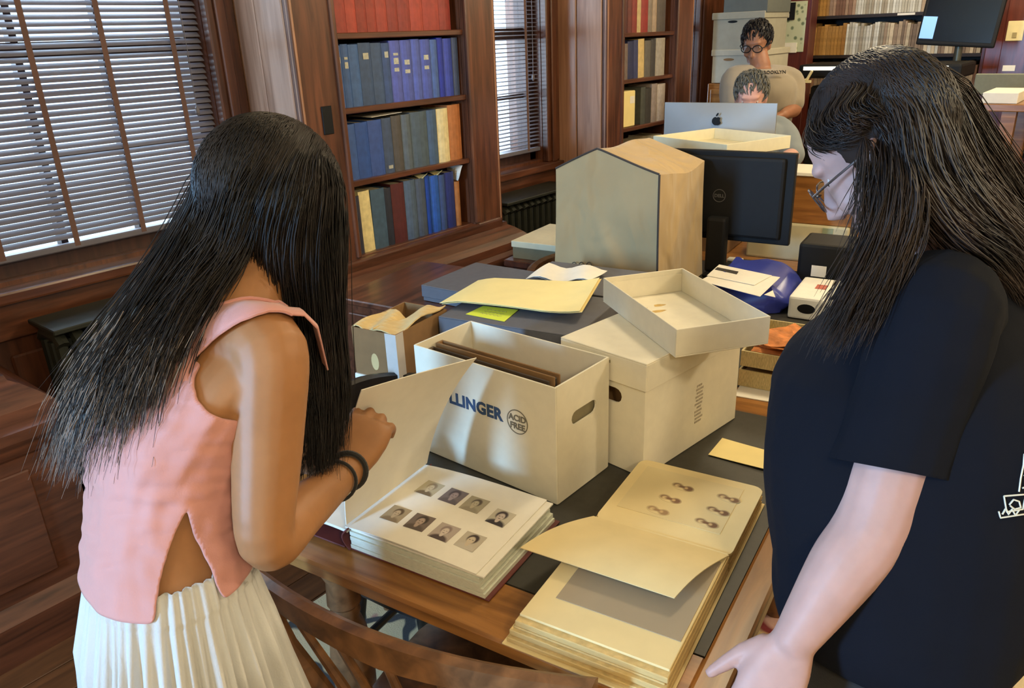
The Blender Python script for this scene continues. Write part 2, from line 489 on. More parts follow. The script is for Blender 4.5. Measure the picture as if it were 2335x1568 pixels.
# window stools, aprons and casings of each bay
def bay(n, y0, y1, hole):
    t = struct(boxes('trim_%d' % n, [(XWALL - 0.02, XWALL + 0.075, y0 + 0.001, y1 - 0.001, 0.925, 0.965)], M_MAHOG_H, bev=0.008, seg=2), 'wooden window stool of the bay')
    boxes('apron', [(XWALL, XWALL + 0.03, y0 + 0.03, y1 - 0.03, 0.80, 0.925)], M_MAHOG_H, t, bev=0.004)
    for (a, b) in ((y0 + 0.001, hole[0]), (hole[1], y1 - 0.001)):
        boxes('casing', [(XWALL, XWALL + 0.045, a, b, 0.965, 2.6)], M_MAHOG, t, bev=0.006)
        boxes('casing_bead', [(XWALL + 0.045, XWALL + 0.06, a + (b - a) * 0.25, a + (b - a) * 0.6, 0.965, 2.6)], M_MAHOG, t, bev=0.004)
    boxes('panel', [(XWALL, XWALL + 0.012, y0 + 0.14, y1 - 0.14, 0.16, 0.74)], M_MAHOG, t, bev=0.006)
bay(1, 0.60, 1.735, BAYS[0]); bay(2, 2.82, 3.735, BAYS[1]); bay(3, 4.72, 5.53, BAYS[2])

# ------------------------------------------------------------------ built-in bookcases
def bookcase(label, y0, y1, o0, o1, shelves, top=2.75, plate=None):
    t = thing('bookcase', label, 'bookcase', (XF - 0.18, (y0 + y1) / 2, 0), 0, 'built-in bookcases')
    z0 = shelves[0]
    # base with stepped moulding on front and both ends
    prof = [(0, .14), (.13, .14), (.15, .12), (.17, .10), (.60, .10), (.615, .12), (.66, .135), (.69, .135), (.70, .10), (.735, .095), (.76, .07), (.785, .04), (.80, .015), (z0 - 0.03, .012)]
    bm = NB(); rings = []
    for z, e in prof: rings.append([(XWALL + 0.002, y0 - min(e, 0.11), z), (XF + e, y0 - min(e, 0.11), z), (XF + e, y1 + min(e, 0.11), z), (XWALL + 0.002, y1 + min(e, 0.11), z)])
    add_loft(bm, rings); obj('base', bm, M_MAHOG_H, t)
    for (a, b) in ((y0 + 0.02, (y0 + y1) / 2 - 0.05), ((y0 + y1) / 2 + 0.05, y1 - 0.02)):
        boxes('base_panel', [(XF + 0.10, XF + 0.108, a, b, 0.22, 0.56)], M_MAHOG_H, t, bev=0.006)
    for yy, s in ((y0 - 0.1, -1), (y1 + 0.1, 1)):
        boxes('base_panel', [(XWALL + 0.09, XF + 0.04, min(yy, yy + s * 0.008), max(yy, yy + s * 0.008), 0.22, 0.56)], M_MAHOG_H, t, bev=0.005)
    for a, b in ((y0, o0), (o1, y1)):
        boxes('stile', [(XF - 0.03, XF, a, b, z0 - 0.03, top)], M_MAHOG, t, bev=0.003)
    # inner bead around the opening
    boxes('bead', [(XF - 0.01, XF + 0.012, o0 - 0.022, o0, z0, top), (XF - 0.01, XF + 0.012, o1, o1 + 0.03, z0, top)], M_MAHOG, t, bev=0.005)
    boxes('bottom_rail', [(XF - 0.03, XF + 0.018, y0 + 0.02, y1 - 0.02, z0 - 0.055, z0 - 0.004)], M_MAHOG_H, t, bev=0.01, seg=2)
    boxes('back_panel', [(XWALL + 0.002, XWALL + 0.02, y0 + 0.02, y1 - 0.02, z0, top)], M_DARKWOOD, t)
    boxes('inner_side', [(XWALL + 0.02, XF - 0.03, o0 - 0.02, o0, z0, top)], M_MAHOG, t); boxes('inner_side', [(XWALL + 0.02, XF - 0.03, o1, o1 + 0.02, z0, top)], M_MAHOG, t)
    for z in shelves:
        boxes('shelf', [(XWALL + 0.02, XF - 0.012, o0 + 0.0005, o1 - 0.0005, z - 0.022, z)], M_MAHOG_H, t, bev=0.003)
    boxes('cornice', [(XWALL + 0.002, XF + 0.05, y0 - 0.03, y1 + 0.03, top, CEIL - 0.002)], M_MAHOG_H, t, bev=0.01)
    # reveals: varnished boards on the ends, coloured paler for the window light on them
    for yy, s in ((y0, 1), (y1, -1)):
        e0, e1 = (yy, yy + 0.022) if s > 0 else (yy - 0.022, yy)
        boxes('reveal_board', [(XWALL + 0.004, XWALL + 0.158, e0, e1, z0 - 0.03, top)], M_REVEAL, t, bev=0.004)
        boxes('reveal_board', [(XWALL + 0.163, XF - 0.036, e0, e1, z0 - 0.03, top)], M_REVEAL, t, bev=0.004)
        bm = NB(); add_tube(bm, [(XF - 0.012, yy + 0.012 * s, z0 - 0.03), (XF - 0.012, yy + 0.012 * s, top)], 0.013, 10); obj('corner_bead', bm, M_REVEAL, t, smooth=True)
    if plate:
        boxes('switch_plate', [(XF, XF + 0.006, plate[0], plate[1], plate[2], plate[3])], M_BLACKP, t, bev=0.002)
    return t
SH1 = [0.845, 1.143, 1.417, 1.682, 1.955, 2.235]
bookcase('built-in mahogany bookcase holding rust-red and blue bound volumes', 1.736, 2.82, 1.93, 2.62, SH1, plate=(1.822, 1.868, 1.335, 1.435))
SH2 = [0.845, 1.13, 1.395, 1.64, 1.90, 2.2]
bookcase('built-in bookcase of mixed books and boxes behind the fabric-covered machine', 3.735, 4.72, 3.90, 4.50, SH2)
bookcase('built-in cupboard base below the near window, cut by the picture edge', -0.55, 0.60, -0.35, 0.42, SH1)

# ------------------------------------------------------------------ books
def book_mesh(bm, x_sp, y0, y1, z0, h, depth, tilt=0.0, round_=0.006):
    """cover boards and rounded spine facing +X"""
    w = y1 - y0; n = 5; th = 0.0028
    pts = []
    for i in range(n):
        s = i / (n - 1); yy = y0 + w * s
        pts.append((x_sp - round_ * (2 * s - 1) ** 2, yy))
    outer = [(x_sp - depth, y0)] + pts + [(x_sp - depth, y1)]
    inner = [(x_sp - depth, y1 - th)] + [(x - th, min(max(y, y0 + th), y1 - th)) for x, y in reversed(pts)] + [(x_sp - depth, y0 + th)]
    poly = [V((x, y, z0)) for x, y in outer + inner]
    add_prism(bm, poly, (0, 0, h))
    if tilt:
        M = Matrix.Translation(V((x_sp, y0, z0))) @ Matrix.Rotation(tilt, 4, 'X') @ Matrix.Translation(-V((x_sp, y0, z0)))
        bm.transform(M)
        return M
    return None
M_PAGES = plain('page_block', srgb(206, 194, 164), 0.85, 0.08, 60, 0.1)
def cloth(col, key):
    if col[2] > col[0] * 1.15: col = (col[0] * 0.95, col[1] * 1.08, min(1, col[2] * 1.35), 1)
    return plain('bookcloth_%s' % key, col, 0.55, 0.16, 45, 0.12)
M_GILT = plain('faded_spine_print', srgb(176, 174, 160), 0.6, 0.25, 90)
def book(label, group, y0, y1, z0, h, col, key, depth=0.17, xs=XF - 0.035, tilt=0.0, marks=None, base_marks=False):
    bm = NB(); Mx = book_mesh(bm, xs, y0 + 0.0006, y1 - 0.0006, z0, h, depth, tilt)
    o = obj('book', bm, cloth(col, key)); tag(o, label, 'book', group)
    bm = NB(); add_box(bm, xs - depth + 0.006, xs - 0.013, y0 + 0.0045, y1 - 0.0045, z0 + 0.003, z0 + h - 0.004)
    if Mx: bm.transform(Mx)
    obj('page_block', bm, M_PAGES, o)
    if marks:
        for (a, b) in marks:
            bm = NB(); add_box(bm, xs - 0.002, xs + 0.0006, y0 + (y1 - y0) * 0.28, y1 - (y1 - y0) * 0.28, z0 + h * a, z0 + h * b)
            if Mx: bm.transform(Mx)
            obj('spine_print', bm, M_GILT, o)
    return o
def yb(px, py): return PX(px, py, XF - 0.035).y
def row(edges, py, z0, heights, cols, names, shelf, group, tilts=None, marks=None):
    for i in range(len(edges) - 1):
        a, b = yb(edges[i], py), yb(edges[i + 1], py)
        a = max(a, 1.932); b = min(b, 2.618)
        c = cols[i]; key = '%d_%d_%d' % tuple(int(v * 900) for v in c[:3])
        book('%s %s, %s from the left on the %s' % (names[i], 'volume', ordn(i), shelf), group, a, b, z0, heights[i] if hasattr(heights, '__len__') else heights, c, key,
             tilt=(tilts or {}).get(i, 0.0), marks=(marks or {}).get(i))
red = lambda k: srgb(142 + k, 52 + k // 2, 40 + k // 3)
EA = [760, 792, 816, 839, 861, 886, 910, 938, 967, 1004, 1030]
row(EA, 55, SH1[3], [0.238, 0.24, 0.236, 0.24, 0.238, 0.241, 0.239, 0.24, 0.238, 0.236], [red(R_.randint(-14, 16)) for _ in range(10)], ['rust-red bound'] * 10, 'topmost visible bookcase shelf', 'rust-red bound volumes')
EB = [769, 784, 801, 824, 852, 876, 894, 918, 943, 963, 986, 1002, 1015, 1035, 1049]
slate = [srgb(66, 90, 126), srgb(58, 84, 122), srgb(62, 90, 128), srgb(56, 74, 100), srgb(60, 78, 104), srgb(54, 74, 108), srgb(80, 86, 146), srgb(76, 84, 142), srgb(78, 88, 146), srgb(72, 82, 142), srgb(68, 90, 132), srgb(26, 42, 124), srgb(52, 64, 136), srgb(56, 64, 80)]
row(EB, 170, SH1[2], [0.222, 0.226, 0.224, 0.228, 0.226, 0.224, 0.232, 0.232, 0.234, 0.232, 0.23, 0.236, 0.232, 0.234], slate,
    ['slate blue'] * 6 + ['greyish violet'] * 4 + ['slate blue', 'deep navy', 'muted blue', 'dark grey'], 'second visible bookcase shelf', 'blue bound periodicals on the second shelf',
    marks={0: [(.72, .82)], 1: [(.62, .72), (.76, .80)], 3: [(.74, .84)], 5: [(.76, .86)], 6: [(.5, .56), (.62, .72), (.76, .8)], 7: [(.46, .52), (.6, .68)], 9: [(.5, .56), (.66, .74)]})
EC = [790, 815, 844, 876, 898, 920, 941, 979, 1001, 1027, 1055]
row(EC, 330, SH1[1], [0.212, 0.214, 0.216, 0.218, 0.222, 0.222, 0.226, 0.226, 0.226, 0.236],
    [srgb(56, 82, 128), srgb(44, 74, 130), srgb(54, 78, 134), srgb(64, 76, 96), srgb(78, 74, 72), srgb(86, 92, 92), srgb(74, 84, 86), srgb(66, 84, 100), srgb(214, 198, 150), srgb(172, 106, 58)],
    ['slate blue', 'dark blue', 'dusty blue', 'dark grey', 'brownish grey', 'pale grey', 'wide grey-green', 'slate', 'cream spined', 'orange-brown'], 'third visible bookcase shelf', 'mixed volumes on the third shelf',
    marks={3: [(.08, .14)]})
ED = [807, 824, 850, 882, 897, 927, 953, 975, 986, 1006, 1020, 1041, 1053]
row(ED, 480, SH1[0], [0.235, 0.248, 0.245, 0.24, 0.25, 0.252, 0.25, 0.255, 0.25, 0.245, 0.25, 0.2],
    [srgb(48, 46, 56), srgb(222, 206, 152), srgb(66, 86, 100), srgb(40, 42, 52), srgb(82, 34, 36), srgb(78, 90, 100), srgb(72, 78, 84), srgb(16, 56, 120), srgb(38, 82, 150), srgb(54, 72, 106), srgb(30, 40, 90), srgb(160, 106, 62)],
    ['charcoal', 'cream spined', 'slate', 'black', 'maroon', 'blue-grey', 'dull grey', 'deep blue', 'bright blue', 'slate', 'dark navy', 'short tan'], 'lowest bookcase shelf', 'mixed volumes on the lowest shelf',
    tilts={1: 0.02})
# loose sheets lying on and poking out of the books
bm = NB(); a = yb(845, 262); b = yb(915, 262)
add_sheet(bm, quad_grid((XF - 0.17, a, 1.372), (XF - 0.17, b, 1.374), (XF - 0.03, b, 1.376), (XF - 0.03, a, 1.371), 6, 3), 0.0012)
tag(obj('paper_sheet', bm, M_PAPER), 'white sheet lying on top of the third-shelf books', 'paper')
bm = NB(); a = yb(1046, 400)
add_sheet(bm, quad_grid((XF - 0.12, a - 0.004, 1.05), (XF - 0.03, a - 0.006, 1.05), (XF - 0.02, a + 0.012, 1.115), (XF - 0.12, a + 0.014, 1.115), 6, 6, lambda u, v: (0.004 * math.sin(5 * v), 0.008 * math.sin(4 * u + 3 * v), 0)), 0.001)
tag(obj('torn_paper', bm, M_PAPER), 'torn white paper above the short tan volume, lowest shelf', 'paper')
for px in (965, 1000):
    bm = NB(); a = yb(px, 395)
    add_sheet(bm, quad_grid((XF - 0.10, a - 0.012, 1.098), (XF - 0.03, a - 0.012, 1.096), (XF - 0.03, a + 0.02, 1.108), (XF - 0.10, a + 0.02, 1.108), 4, 4, lambda u, v: (0, 0, 0.005 * math.sin(6 * u + v))), 0.001)
    tag(obj('paper_slip', bm, M_MANILA), 'cream slip on the blue books, %s of two on lowest shelf' % ('left' if px == 965 else 'right'), 'paper', 'cream slips in the bookcase')

# second bookcase
def yb2(px, py): return PX(px, py, XF - 0.03).y
def row2(edges, py, z0, hs, cols, names, shelf, group, tilts=None):
    for i in range(len(edges) - 1):
        a, b = max(yb2(edges[i], py), 3.903), min(yb2(edges[i + 1], py), 4.497)
        c = cols[i]; key = '%d_%d_%d' % tuple(int(v * 900) for v in c[:3])
        book('%s book, %s on the %s of the far bookcase' % (names[i], ordn(i), shelf), group, a, b, z0, hs[i], c, key, xs=XF - 0.03, tilt=(tilts or {}).get(i, 0))
row2([1424, 1434, 1444, 1455, 1464, 1480, 1490, 1500, 1520], 25, SH2[3], [.2, .21, .2, .21, .215, .21, .2, .205], [srgb(72, 30, 26), srgb(96, 40, 34), srgb(120, 40, 34), srgb(180, 160, 116), srgb(132, 40, 36), srgb(120, 108, 96), srgb(150, 130, 110), srgb(74, 66, 60)],
     ['dark maroon', 'red-brown', 'crimson', 'buff', 'bright red', 'taupe', 'fawn', 'umber'], 'upper shelf', 'books on the far bookcase upper shelf')
row2([1422, 1434, 1448, 1458, 1472, 1486, 1497, 1518], 115, SH2[2], [.19, .2, .205, .21, .2, .205, .21], [srgb(110, 96, 90), srgb(40, 42, 70), srgb(52, 54, 84), srgb(196, 172, 118), srgb(92, 88, 82), srgb(60, 56, 54), srgb(150, 142, 130)],
     ['ash brown', 'indigo', 'dark blue', 'cream', 'grey', 'blackish', 'pale grey'], 'middle shelf', 'books on the far bookcase middle shelf', {1: .03, 2: .03, 3: .03})
bm = NB(); add_box(bm, XF - 0.22, XF - 0.03, 3.915, 4.09, SH2[1] + .001, SH2[1] + 0.2); bevel_all(bm, 0.004)
t = tag(obj('pamphlet_box', bm, M_MANILA), 'cream pamphlet box on the lower shelf of far bookcase', 'box')
boxes('label_plate', [(XF - 0.0299, XF - 0.029, 4.03, 4.08, SH2[1] + 0.13, SH2[1] + 0.17)], M_PAPER, t)
row2([1463, 1474, 1487, 1500, 1518], 225, SH2[1], [.21, .2, .22, .215], [srgb(70, 72, 66), srgb(54, 50, 46), srgb(140, 126, 118), srgb(168, 156, 146)], ['olive grey', 'black', 'speckled tan', 'marbled pale'], 'lower shelf', 'books on the far bookcase lower shelf')
row2([1470, 1488, 1512], 290, SH2[0], [.19, .2], [srgb(188, 174, 142), srgb(176, 164, 140)], ['ivory', 'beige'], 'bottom shelf', 'books on the far bookcase bottom shelf')

# ------------------------------------------------------------------ radiators in the window bays
def radiator(label, y0, y1):
    t = thing('radiator', label, 'radiator', (XWALL + 0.16, (y0 + y1) / 2, 0), 0, 'cast-iron radiators')
    bm = NB()
    for x in (-0.055, 0.0, 0.055):
        add_tube(bm, [(x, 0, 0.10), (x, 0, 0.80)], 0.019, 8)
    add_tube(bm, [(-0.075, 0, 0.80), (-0.05, 0, 0.825), (0.05, 0, 0.825), (0.075, 0, 0.80)], 0.021, 8)
    add_tube(bm, [(-0.075, 0, 0.12), (0.075, 0, 0.12)], 0.021, 8)
    s0 = obj('section', bm, M_STEEL, t, world=False, smooth=True)
    n = int((y1 - y0) / 0.052)
    for i in range(n):
        y = -(y1 - y0) / 2 + 0.052 * (i + 0.5)
        if i == 0: s0.location = (0, y, 0)
        else: dup(s0, (0, y, 0), parent=t)
    for i in (0, n - 1):
        y = -(y1 - y0) / 2 + 0.052 * (i + 0.5)
        for xx in (-0.07, 0.04): boxes('foot', [(xx, xx + 0.03, y - 0.02, y + 0.02, 0, 0.11)], M_STEEL, t, world=False)
    boxes('top_cover', [(-0.10, 0.10, -(y1 - y0) / 2, (y1 - y0) / 2, 0.846, 0.862)], M_STEEL, t, world=False, bev=0.003)
radiator('dark cast-iron radiator under the near window behind the woman in pink', 0.80, 1.58)
radiator('dark green cast-iron radiator below the window between the bookcases', 2.98, 3.60)

# ------------------------------------------------------------------ ceiling lamps (above the frame)
M_LAMP = emissive('lit_opal_glass', (1.0, 0.80, 0.52, 1), 3.0)
M_BRASS = plain('aged_brass', srgb(150, 116, 60), 0.3, 0.1, 30, metal=0.9)
def lamp(label, x, y, power):
    t = thing('ceiling_lamp', label, 'lamp', (x, y, 2.62), 0, 'ceiling lamps')
    bm = NB(); add_lathe(bm, [(0.02, 0.06), (0.16, 0.05), (0.20, 0.10), (0.19, 0.15), (0.05, 0.17)], (0, 0, 0), 20); obj('shade', bm, M_LAMP, t, world=False, smooth=True)
    bm = NB(); add_tube(bm, [(0, 0, 0.16), (0, 0, CEIL - 2.62 - 0.03)], 0.012, 8); obj('stem', bm, M_BRASS, t, world=False)
    bm = NB(); add_lathe(bm, [(0.07, CEIL - 2.62 - 0.035), (0.06, CEIL - 2.62 - 0.001)], (0, 0, 0), 16); obj('canopy', bm, M_BRASS, t, world=False)
    ld = bpy.data.lights.new('lamp_light', 'POINT'); ld.shadow_soft_size = 0.16; ld.energy = power; ld.color = WARM
    lo = bpy.data.objects.new('lamp_light', ld); COL.objects.link(lo); lo.location = (x, y, 2.48)
lamp('opal ceiling lamp above the boxes on the table', -0.75, 2.4, 40)
lamp('opal ceiling lamp near the viewer', 1.3, -0.5, 84)
lamp('added opal ceiling lamp behind the viewer for warm fill', -0.1, -1.6, 18)  # lamp added out of view as warm fill on viewer-facing sides
lamp('opal ceiling lamp beside the right-hand wall', 1.5, 2.6, 74)
lamp('opal ceiling lamp above the far bookshelves', -1.0, 5.0, 50)
lamp('opal ceiling lamp at the far right of the room', 1.0, 5.4, 46)
# ================================================================== the reading table and what lies on it
TA = math.radians(8)
TU = V((math.cos(TA), math.sin(TA), 0)); TV = V((-math.sin(TA), math.cos(TA), 0)); TC = V((-0.309, 0.76, 0)); TZ = 0.76
def TL(x, y, z=TZ): return TC + TU * x + TV * y + V((0, 0, z))
def tl(P): P = V(P); return ((P - TC).dot(TU), (P - TC).dot(TV))
def thing_t(name, label, cat, x, y, z=TZ, rot=0.0, group=None):
    return thing(name, label, cat, TL(x, y, z), TA + rot, group)

# carpet under the table
def carpet_mat():
    m, nt, b = new_mat('floral_carpet')
    vec = coords(nt, 'Object')
    nz = nt.nodes.new('ShaderNodeTexNoise'); nz.inputs['Scale'].default_value = 5; nt.links.new(vec, nz.inputs['Vector'])
    mxv = nt.nodes.new('ShaderNodeMixRGB'); mxv.inputs[0].default_value = 0.12; nt.links.new(vec, mxv.inputs[1]); nt.links.new(nz.outputs['Color'], mxv.inputs[2])
    vor = nt.nodes.new('ShaderNodeTexVoronoi'); vor.feature = 'DISTANCE_TO_EDGE'; vor.inputs['Scale'].default_value = 4.5; nt.links.new(mxv.outputs[0], vor.inputs['Vector'])
    r1 = ramp(nt, [(0.0, (1, 1, 1, 1)), (0.035, (1, 1, 1, 1)), (0.055, (0, 0, 0, 1))]); nt.links.new(vor.outputs['Distance'], r1.inputs['Fac'])
    v2 = nt.nodes.new('ShaderNodeTexVoronoi'); v2.inputs['Scale'].default_value = 3.4; nt.links.new(mxv.outputs[0], v2.inputs['Vector'])
    r2 = ramp(nt, [(0.0, (1, 1, 1, 1)), (0.20, (1, 1, 1, 1)), (0.25, (0, 0, 0, 1))]); nt.links.new(v2.outputs['Distance'], r2.inputs['Fac'])
    r3 = ramp(nt, [(0.0, srgb(196, 150, 140)), (0.10, srgb(200, 160, 150)), (0.14, srgb(120, 26, 34)), (1.0, srgb(120, 26, 34))]); nt.links.new(v2.outputs['Distance'], r3.inputs['Fac'])
    v3 = nt.nodes.new('ShaderNodeTexVoronoi'); v3.inputs['Scale'].default_value = 8.2; nt.links.new(mxv.outputs[0], v3.inputs['Vector'])
    r4 = ramp(nt, [(0.0, (1, 1, 1, 1)), (0.16, (1, 1, 1, 1)), (0.22, (0, 0, 0, 1))]); nt.links.new(v3.outputs['Distance'], r4.inputs['Fac'])
    base = nt.nodes.new('ShaderNodeMixRGB'); base.inputs[1].default_value = srgb(196, 172, 128); base.inputs[2].default_value = srgb(166, 112, 92); nt.links.new(r4.outputs[0], base.inputs[0])
    a = nt.nodes.new('ShaderNodeMixRGB'); a.inputs[2].default_value = srgb(46, 40, 34); nt.links.new(r1.outputs[0], a.inputs[0]); nt.links.new(base.outputs[0], a.inputs[1])
    c = nt.nodes.new('ShaderNodeMixRGB'); nt.links.new(r2.outputs[0], c.inputs[0]); nt.links.new(a.outputs[0], c.inputs[1]); nt.links.new(r3.outputs[0], c.inputs[2])
    nt.links.new(c.outputs[0], b.inputs['Base Color']); b.inputs['Roughness'].default_value = 0.95; b.inputs['Sheen Weight'].default_value = 0.2
    fz = nt.nodes.new('ShaderNodeTexNoise'); fz.inputs['Scale'].default_value = 300; nt.links.new(vec, fz.inputs['Vector']); bump(nt, b, fz.outputs['Fac'], 0.4, 0.004)
    return m
bm = NB(); add_box(bm, -1.78, 2.2, -0.9, 5.6, 0.0005, 0.012); bevel_all(bm, 0.004)
tag(obj('carpet', bm, carpet_mat()), 'cream carpet with red flowers and dark vines under the table', 'carpet')

# table
t = thing_t('reading_table', 'long brown wooden reading table with dark leather panels in its top', 'table', -0.5, 1.18, 0)
LT, WT = 2.38, 1.0
INL = [(0.126, 0.962), (1.10, 2.24)]
def tb(name, x0, x1, y0, y1, z0, z1, mat, bev=0.0, parent=t, seg=1):
    bm = NB(); c = [TL(x, y, z) for z in (z0, z1) for (x, y) in ((x0, y0), (x1, y0), (x1, y1), (x0, y1))]
    add_hexa(bm, c[:4], c[4:]); return obj(name, bm, mat, parent, bev=bev, seg=seg)
ix0, ix1 = -WT + 0.055, -0.052
tb('top_board', -WT, ix0, 0.0, LT, 0.728, TZ, M_TABLE_Y, 0.006, seg=2)
tb('top_board', ix1, 0.0, 0.0, LT, 0.728, TZ, M_TABLE_Y, 0.006, seg=2)
for (a, b) in ((0.0, INL[0][0]), (INL[0][1], INL[1][0]), (INL[1][1], LT)): tb('top_board', ix0 - 0.004, ix1 + 0.004, a, b, 0.7285, TZ - 0.0005, M_TABLE, 0.005)
for (a, b) in INL: tb('leather_panel', ix0, ix1, a, b, 0.73, TZ - 0.0015, M_INLAY)
tb('apron', -WT + 0.09, -0.09, 0.12, 0.145, 0.63, 0.728, M_TABLE); tb('apron', -WT + 0.09, -0.09, LT - 0.145, LT - 0.12, 0.63, 0.728, M_TABLE)
tb('apron', -WT + 0.08, -WT + 0.105, 0.12, LT - 0.12, 0.63, 0.728, M_TABLE_Y); tb('apron', -0.105, -0.08, 0.12, LT - 0.12, 0.63, 0.728, M_TABLE_Y)
legp = [(0.035, 0), (0.04, 0.03), (0.028, 0.06), (0.03, 0.12), (0.045, 0.2), (0.05, 0.34), (0.042, 0.42), (0.03, 0.46), (0.034, 0.475), (0.03, 0.49), (0.038, 0.50), (0.034, 0.56), (0.042, 0.58), (0.042, 0.729)]
for x, y in ((-0.86, 0.16), (-0.14, 0.16), (-0.86, LT - 0.16), (-0.14, LT - 0.16), (-0.86, 1.18), (-0.14, 1.18)):
    bm = NB(); add_lathe(bm, [(r, z + 0.012) for r, z in legp[:-1]] + [(0.042, 0.729)], TL(x, y, 0), 16); obj('leg', bm, M_CHAIR, t, smooth=True)

# ------------------------------------------------------------------ cartons
M_PRINT = plain('navy_print', srgb(52, 76, 110), 0.7, 0.1, 60)
M_PRINTG = plain('grey_print', srgb(112, 106, 92), 0.7, 0.1, 60)
M_GREYIN = plain('slot_liner', srgb(128, 118, 90), 0.85, 0.06, 30)
def slot_plate(bm, M, w, h, th, slot=None):
    """plate in the x-z plane of M (x 0..w, z 0..h, thickness th along y); slot=(cx,cz,sw,sh)"""
    if slot is None:
        add_box(bm, 0, w, 0, th, 0, h, M=M); return
    cx, cz, sw, sh = slot; r = sh / 2; loop = []
    for k in range(7):
        a = -PI / 2 + PI * k / 6; loop.append((cx + sw / 2 - r + r * math.cos(a), cz + r * math.sin(a)))
    for k in range(7):
        a = PI / 2 + PI * k / 6; loop.append((cx - sw / 2 + r + r * math.cos(a), cz + r * math.sin(a)))
    b2 = bmesh.new()
    def ring(pts):
        vs = [b2.verts.new((x, 0, z)) for x, z in pts]
        return [b2.edges.new((vs[i], vs[(i + 1) % len(vs)])) for i in range(len(vs))]
    es = ring([(0, 0), (w, 0), (w, h), (0, h)]) + ring(loop)
    bmesh.ops.triangle_fill(b2, use_beauty=True, edges=es)
    fs = list(b2.faces)
    ex = bmesh.ops.extrude_face_region(b2, geom=fs)
    bmesh.ops.translate(b2, verts=[e for e in ex['geom'] if isinstance(e, bmesh.types.BMVert)], vec=(0, th, 0))
    b2.transform(M)
    me = bpy.data.meshes.new('tmp'); b2.to_mesh(me); b2.free(); bm.from_mesh(me); bpy.data.meshes.remove(me)
# open carton: length 0.39 x depth 0.185, height 0.26; its long side faces the viewer
B1R = math.radians(-8.5)
BX = thing_t('open_carton', 'open white archival carton with blue lettering, holding two old albums', 'box', -0.83, 0.437, TZ, B1R)
W1 = WM[BX.name]; L1, D1, H1, TH = 0.392, 0.188, 0.262, 0.004
def loc_obj(name, fn, mat, parent, W, **k):
    bm = NB(); fn(bm); bm.transform(W); return obj(name, bm, mat, parent, **k)
loc_obj('front_wall', lambda bm: add_box(bm, 0, L1, 0, TH, 0, H1), M_BOARD, BX, W1, bev=0.001)
loc_obj('back_wall', lambda bm: add_box(bm, 0, L1, D1 - TH, D1, 0, H1), M_BOARD, BX, W1, bev=0.001)
for x0 in (L1, TH):
    MM = W1 @ Matrix.Translation((x0, TH, 0)) @ Matrix.Rotation(PI / 2, 4, 'Z')
    bm = NB(); slot_plate(bm, MM, D1 - 2 * TH, H1, TH, (0.092, 0.172, 0.088, 0.03)); obj('end_wall', bm, M_BOARD, BX)
loc_obj('slot_flap', lambda bm: add_box(bm, L1 - TH - 0.006, L1 - TH - 0.004, 0.045, 0.145, 0.15, 0.197), M_GREYIN, BX, W1)
loc_obj('floor_board', lambda bm: add_box(bm, TH, L1 - TH, TH, D1 - TH, 0.0, 0.004), M_BOARD, BX, W1)
FM = W1 @ Matrix.Translation((0.040, -0.0004, 0.150)) @ Matrix.Rotation(PI / 2, 4, 'X')
text_mesh('lettering', 'HOLLINGER', 0.038, FM, M_PRINT, BX, bold=0.0015, spacing=1.05)
def ring_mesh(bm, M, r0, r1, n=28, th=0.0006):
    a = [[bm.verts.new(M @ V((r * math.cos(2 * PI * k / n), r * math.sin(2 * PI * k / n), z))) for k in range(n)] for r, z in ((r0, 0), (r1, 0), (r1, th), (r0, th))]
    for i in range(4):
        p, q = a[i], a[(i + 1) % 4]
        for k in range(n):
            j = (k + 1) % n; bm.faces.new((p[k], p[j], q[j], q[k]))
SM = W1 @ Matrix.Translation((0.294, -0.0005, 0.160)) @ Matrix.Rotation(PI / 2, 4, 'X')
bm = NB(); ring_mesh(bm, SM, 0.0255, 0.0275); obj('stamp_ring', bm, M_PRINTG, BX)
text_mesh('stamp_lettering', 'ACID', 0.019, SM @ Matrix.Translation((0, 0.002, 0)), M_PRINTG, BX, bold=0.0005, align='CENTER')
text_mesh('stamp_lettering', 'FREE', 0.019, SM @ Matrix.Translation((0, -0.0165, 0)), M_PRINTG, BX, bold=0.0005, align='CENTER')
# two albums standing in the open carton
M_OLDBOARD = plain('worn_tan_board', srgb(150, 116, 76), 0.75, 0.25, 24, 0.1)
M_OLDDARK = plain('worn_dark_leather', srgb(70, 58, 46), 0.6, 0.3, 20, 0.1)
for (y0, w, ln, hh, mat, lab) in ((0.014, 0.034, 0.33, 0.246, M_OLDBOARD, 'tan-edged old album standing in front inside the open carton'), (0.056, 0.022, 0.335, 0.252, M_OLDDARK, 'dark-backed old album standing behind inside the open carton')):
    bm = NB(); add_box(bm, 0.012, 0.012 + ln, y0, y0 + 0.004, 0.0045, hh); add_box(bm, 0.012, 0.012 + ln, y0 + w - 0.004, y0 + w, 0.0045, hh); add_box(bm, 0.012, 0.018, y0 + 0.004, y0 + w - 0.004, 0.0045, hh)
    bm.transform(W1); o = tag(obj('old_album', bm, M_OLDDARK if mat is M_OLDBOARD else M_CARTON, bev=0.001), lab, 'album', 'albums inside the open carton')
    loc_obj('page_block', lambda bm: add_box(bm, 0.02, 0.008 + ln, y0 + 0.005, y0 + w - 0.005, 0.008, hh - 0.006), mat, o, W1, bev=0.002)

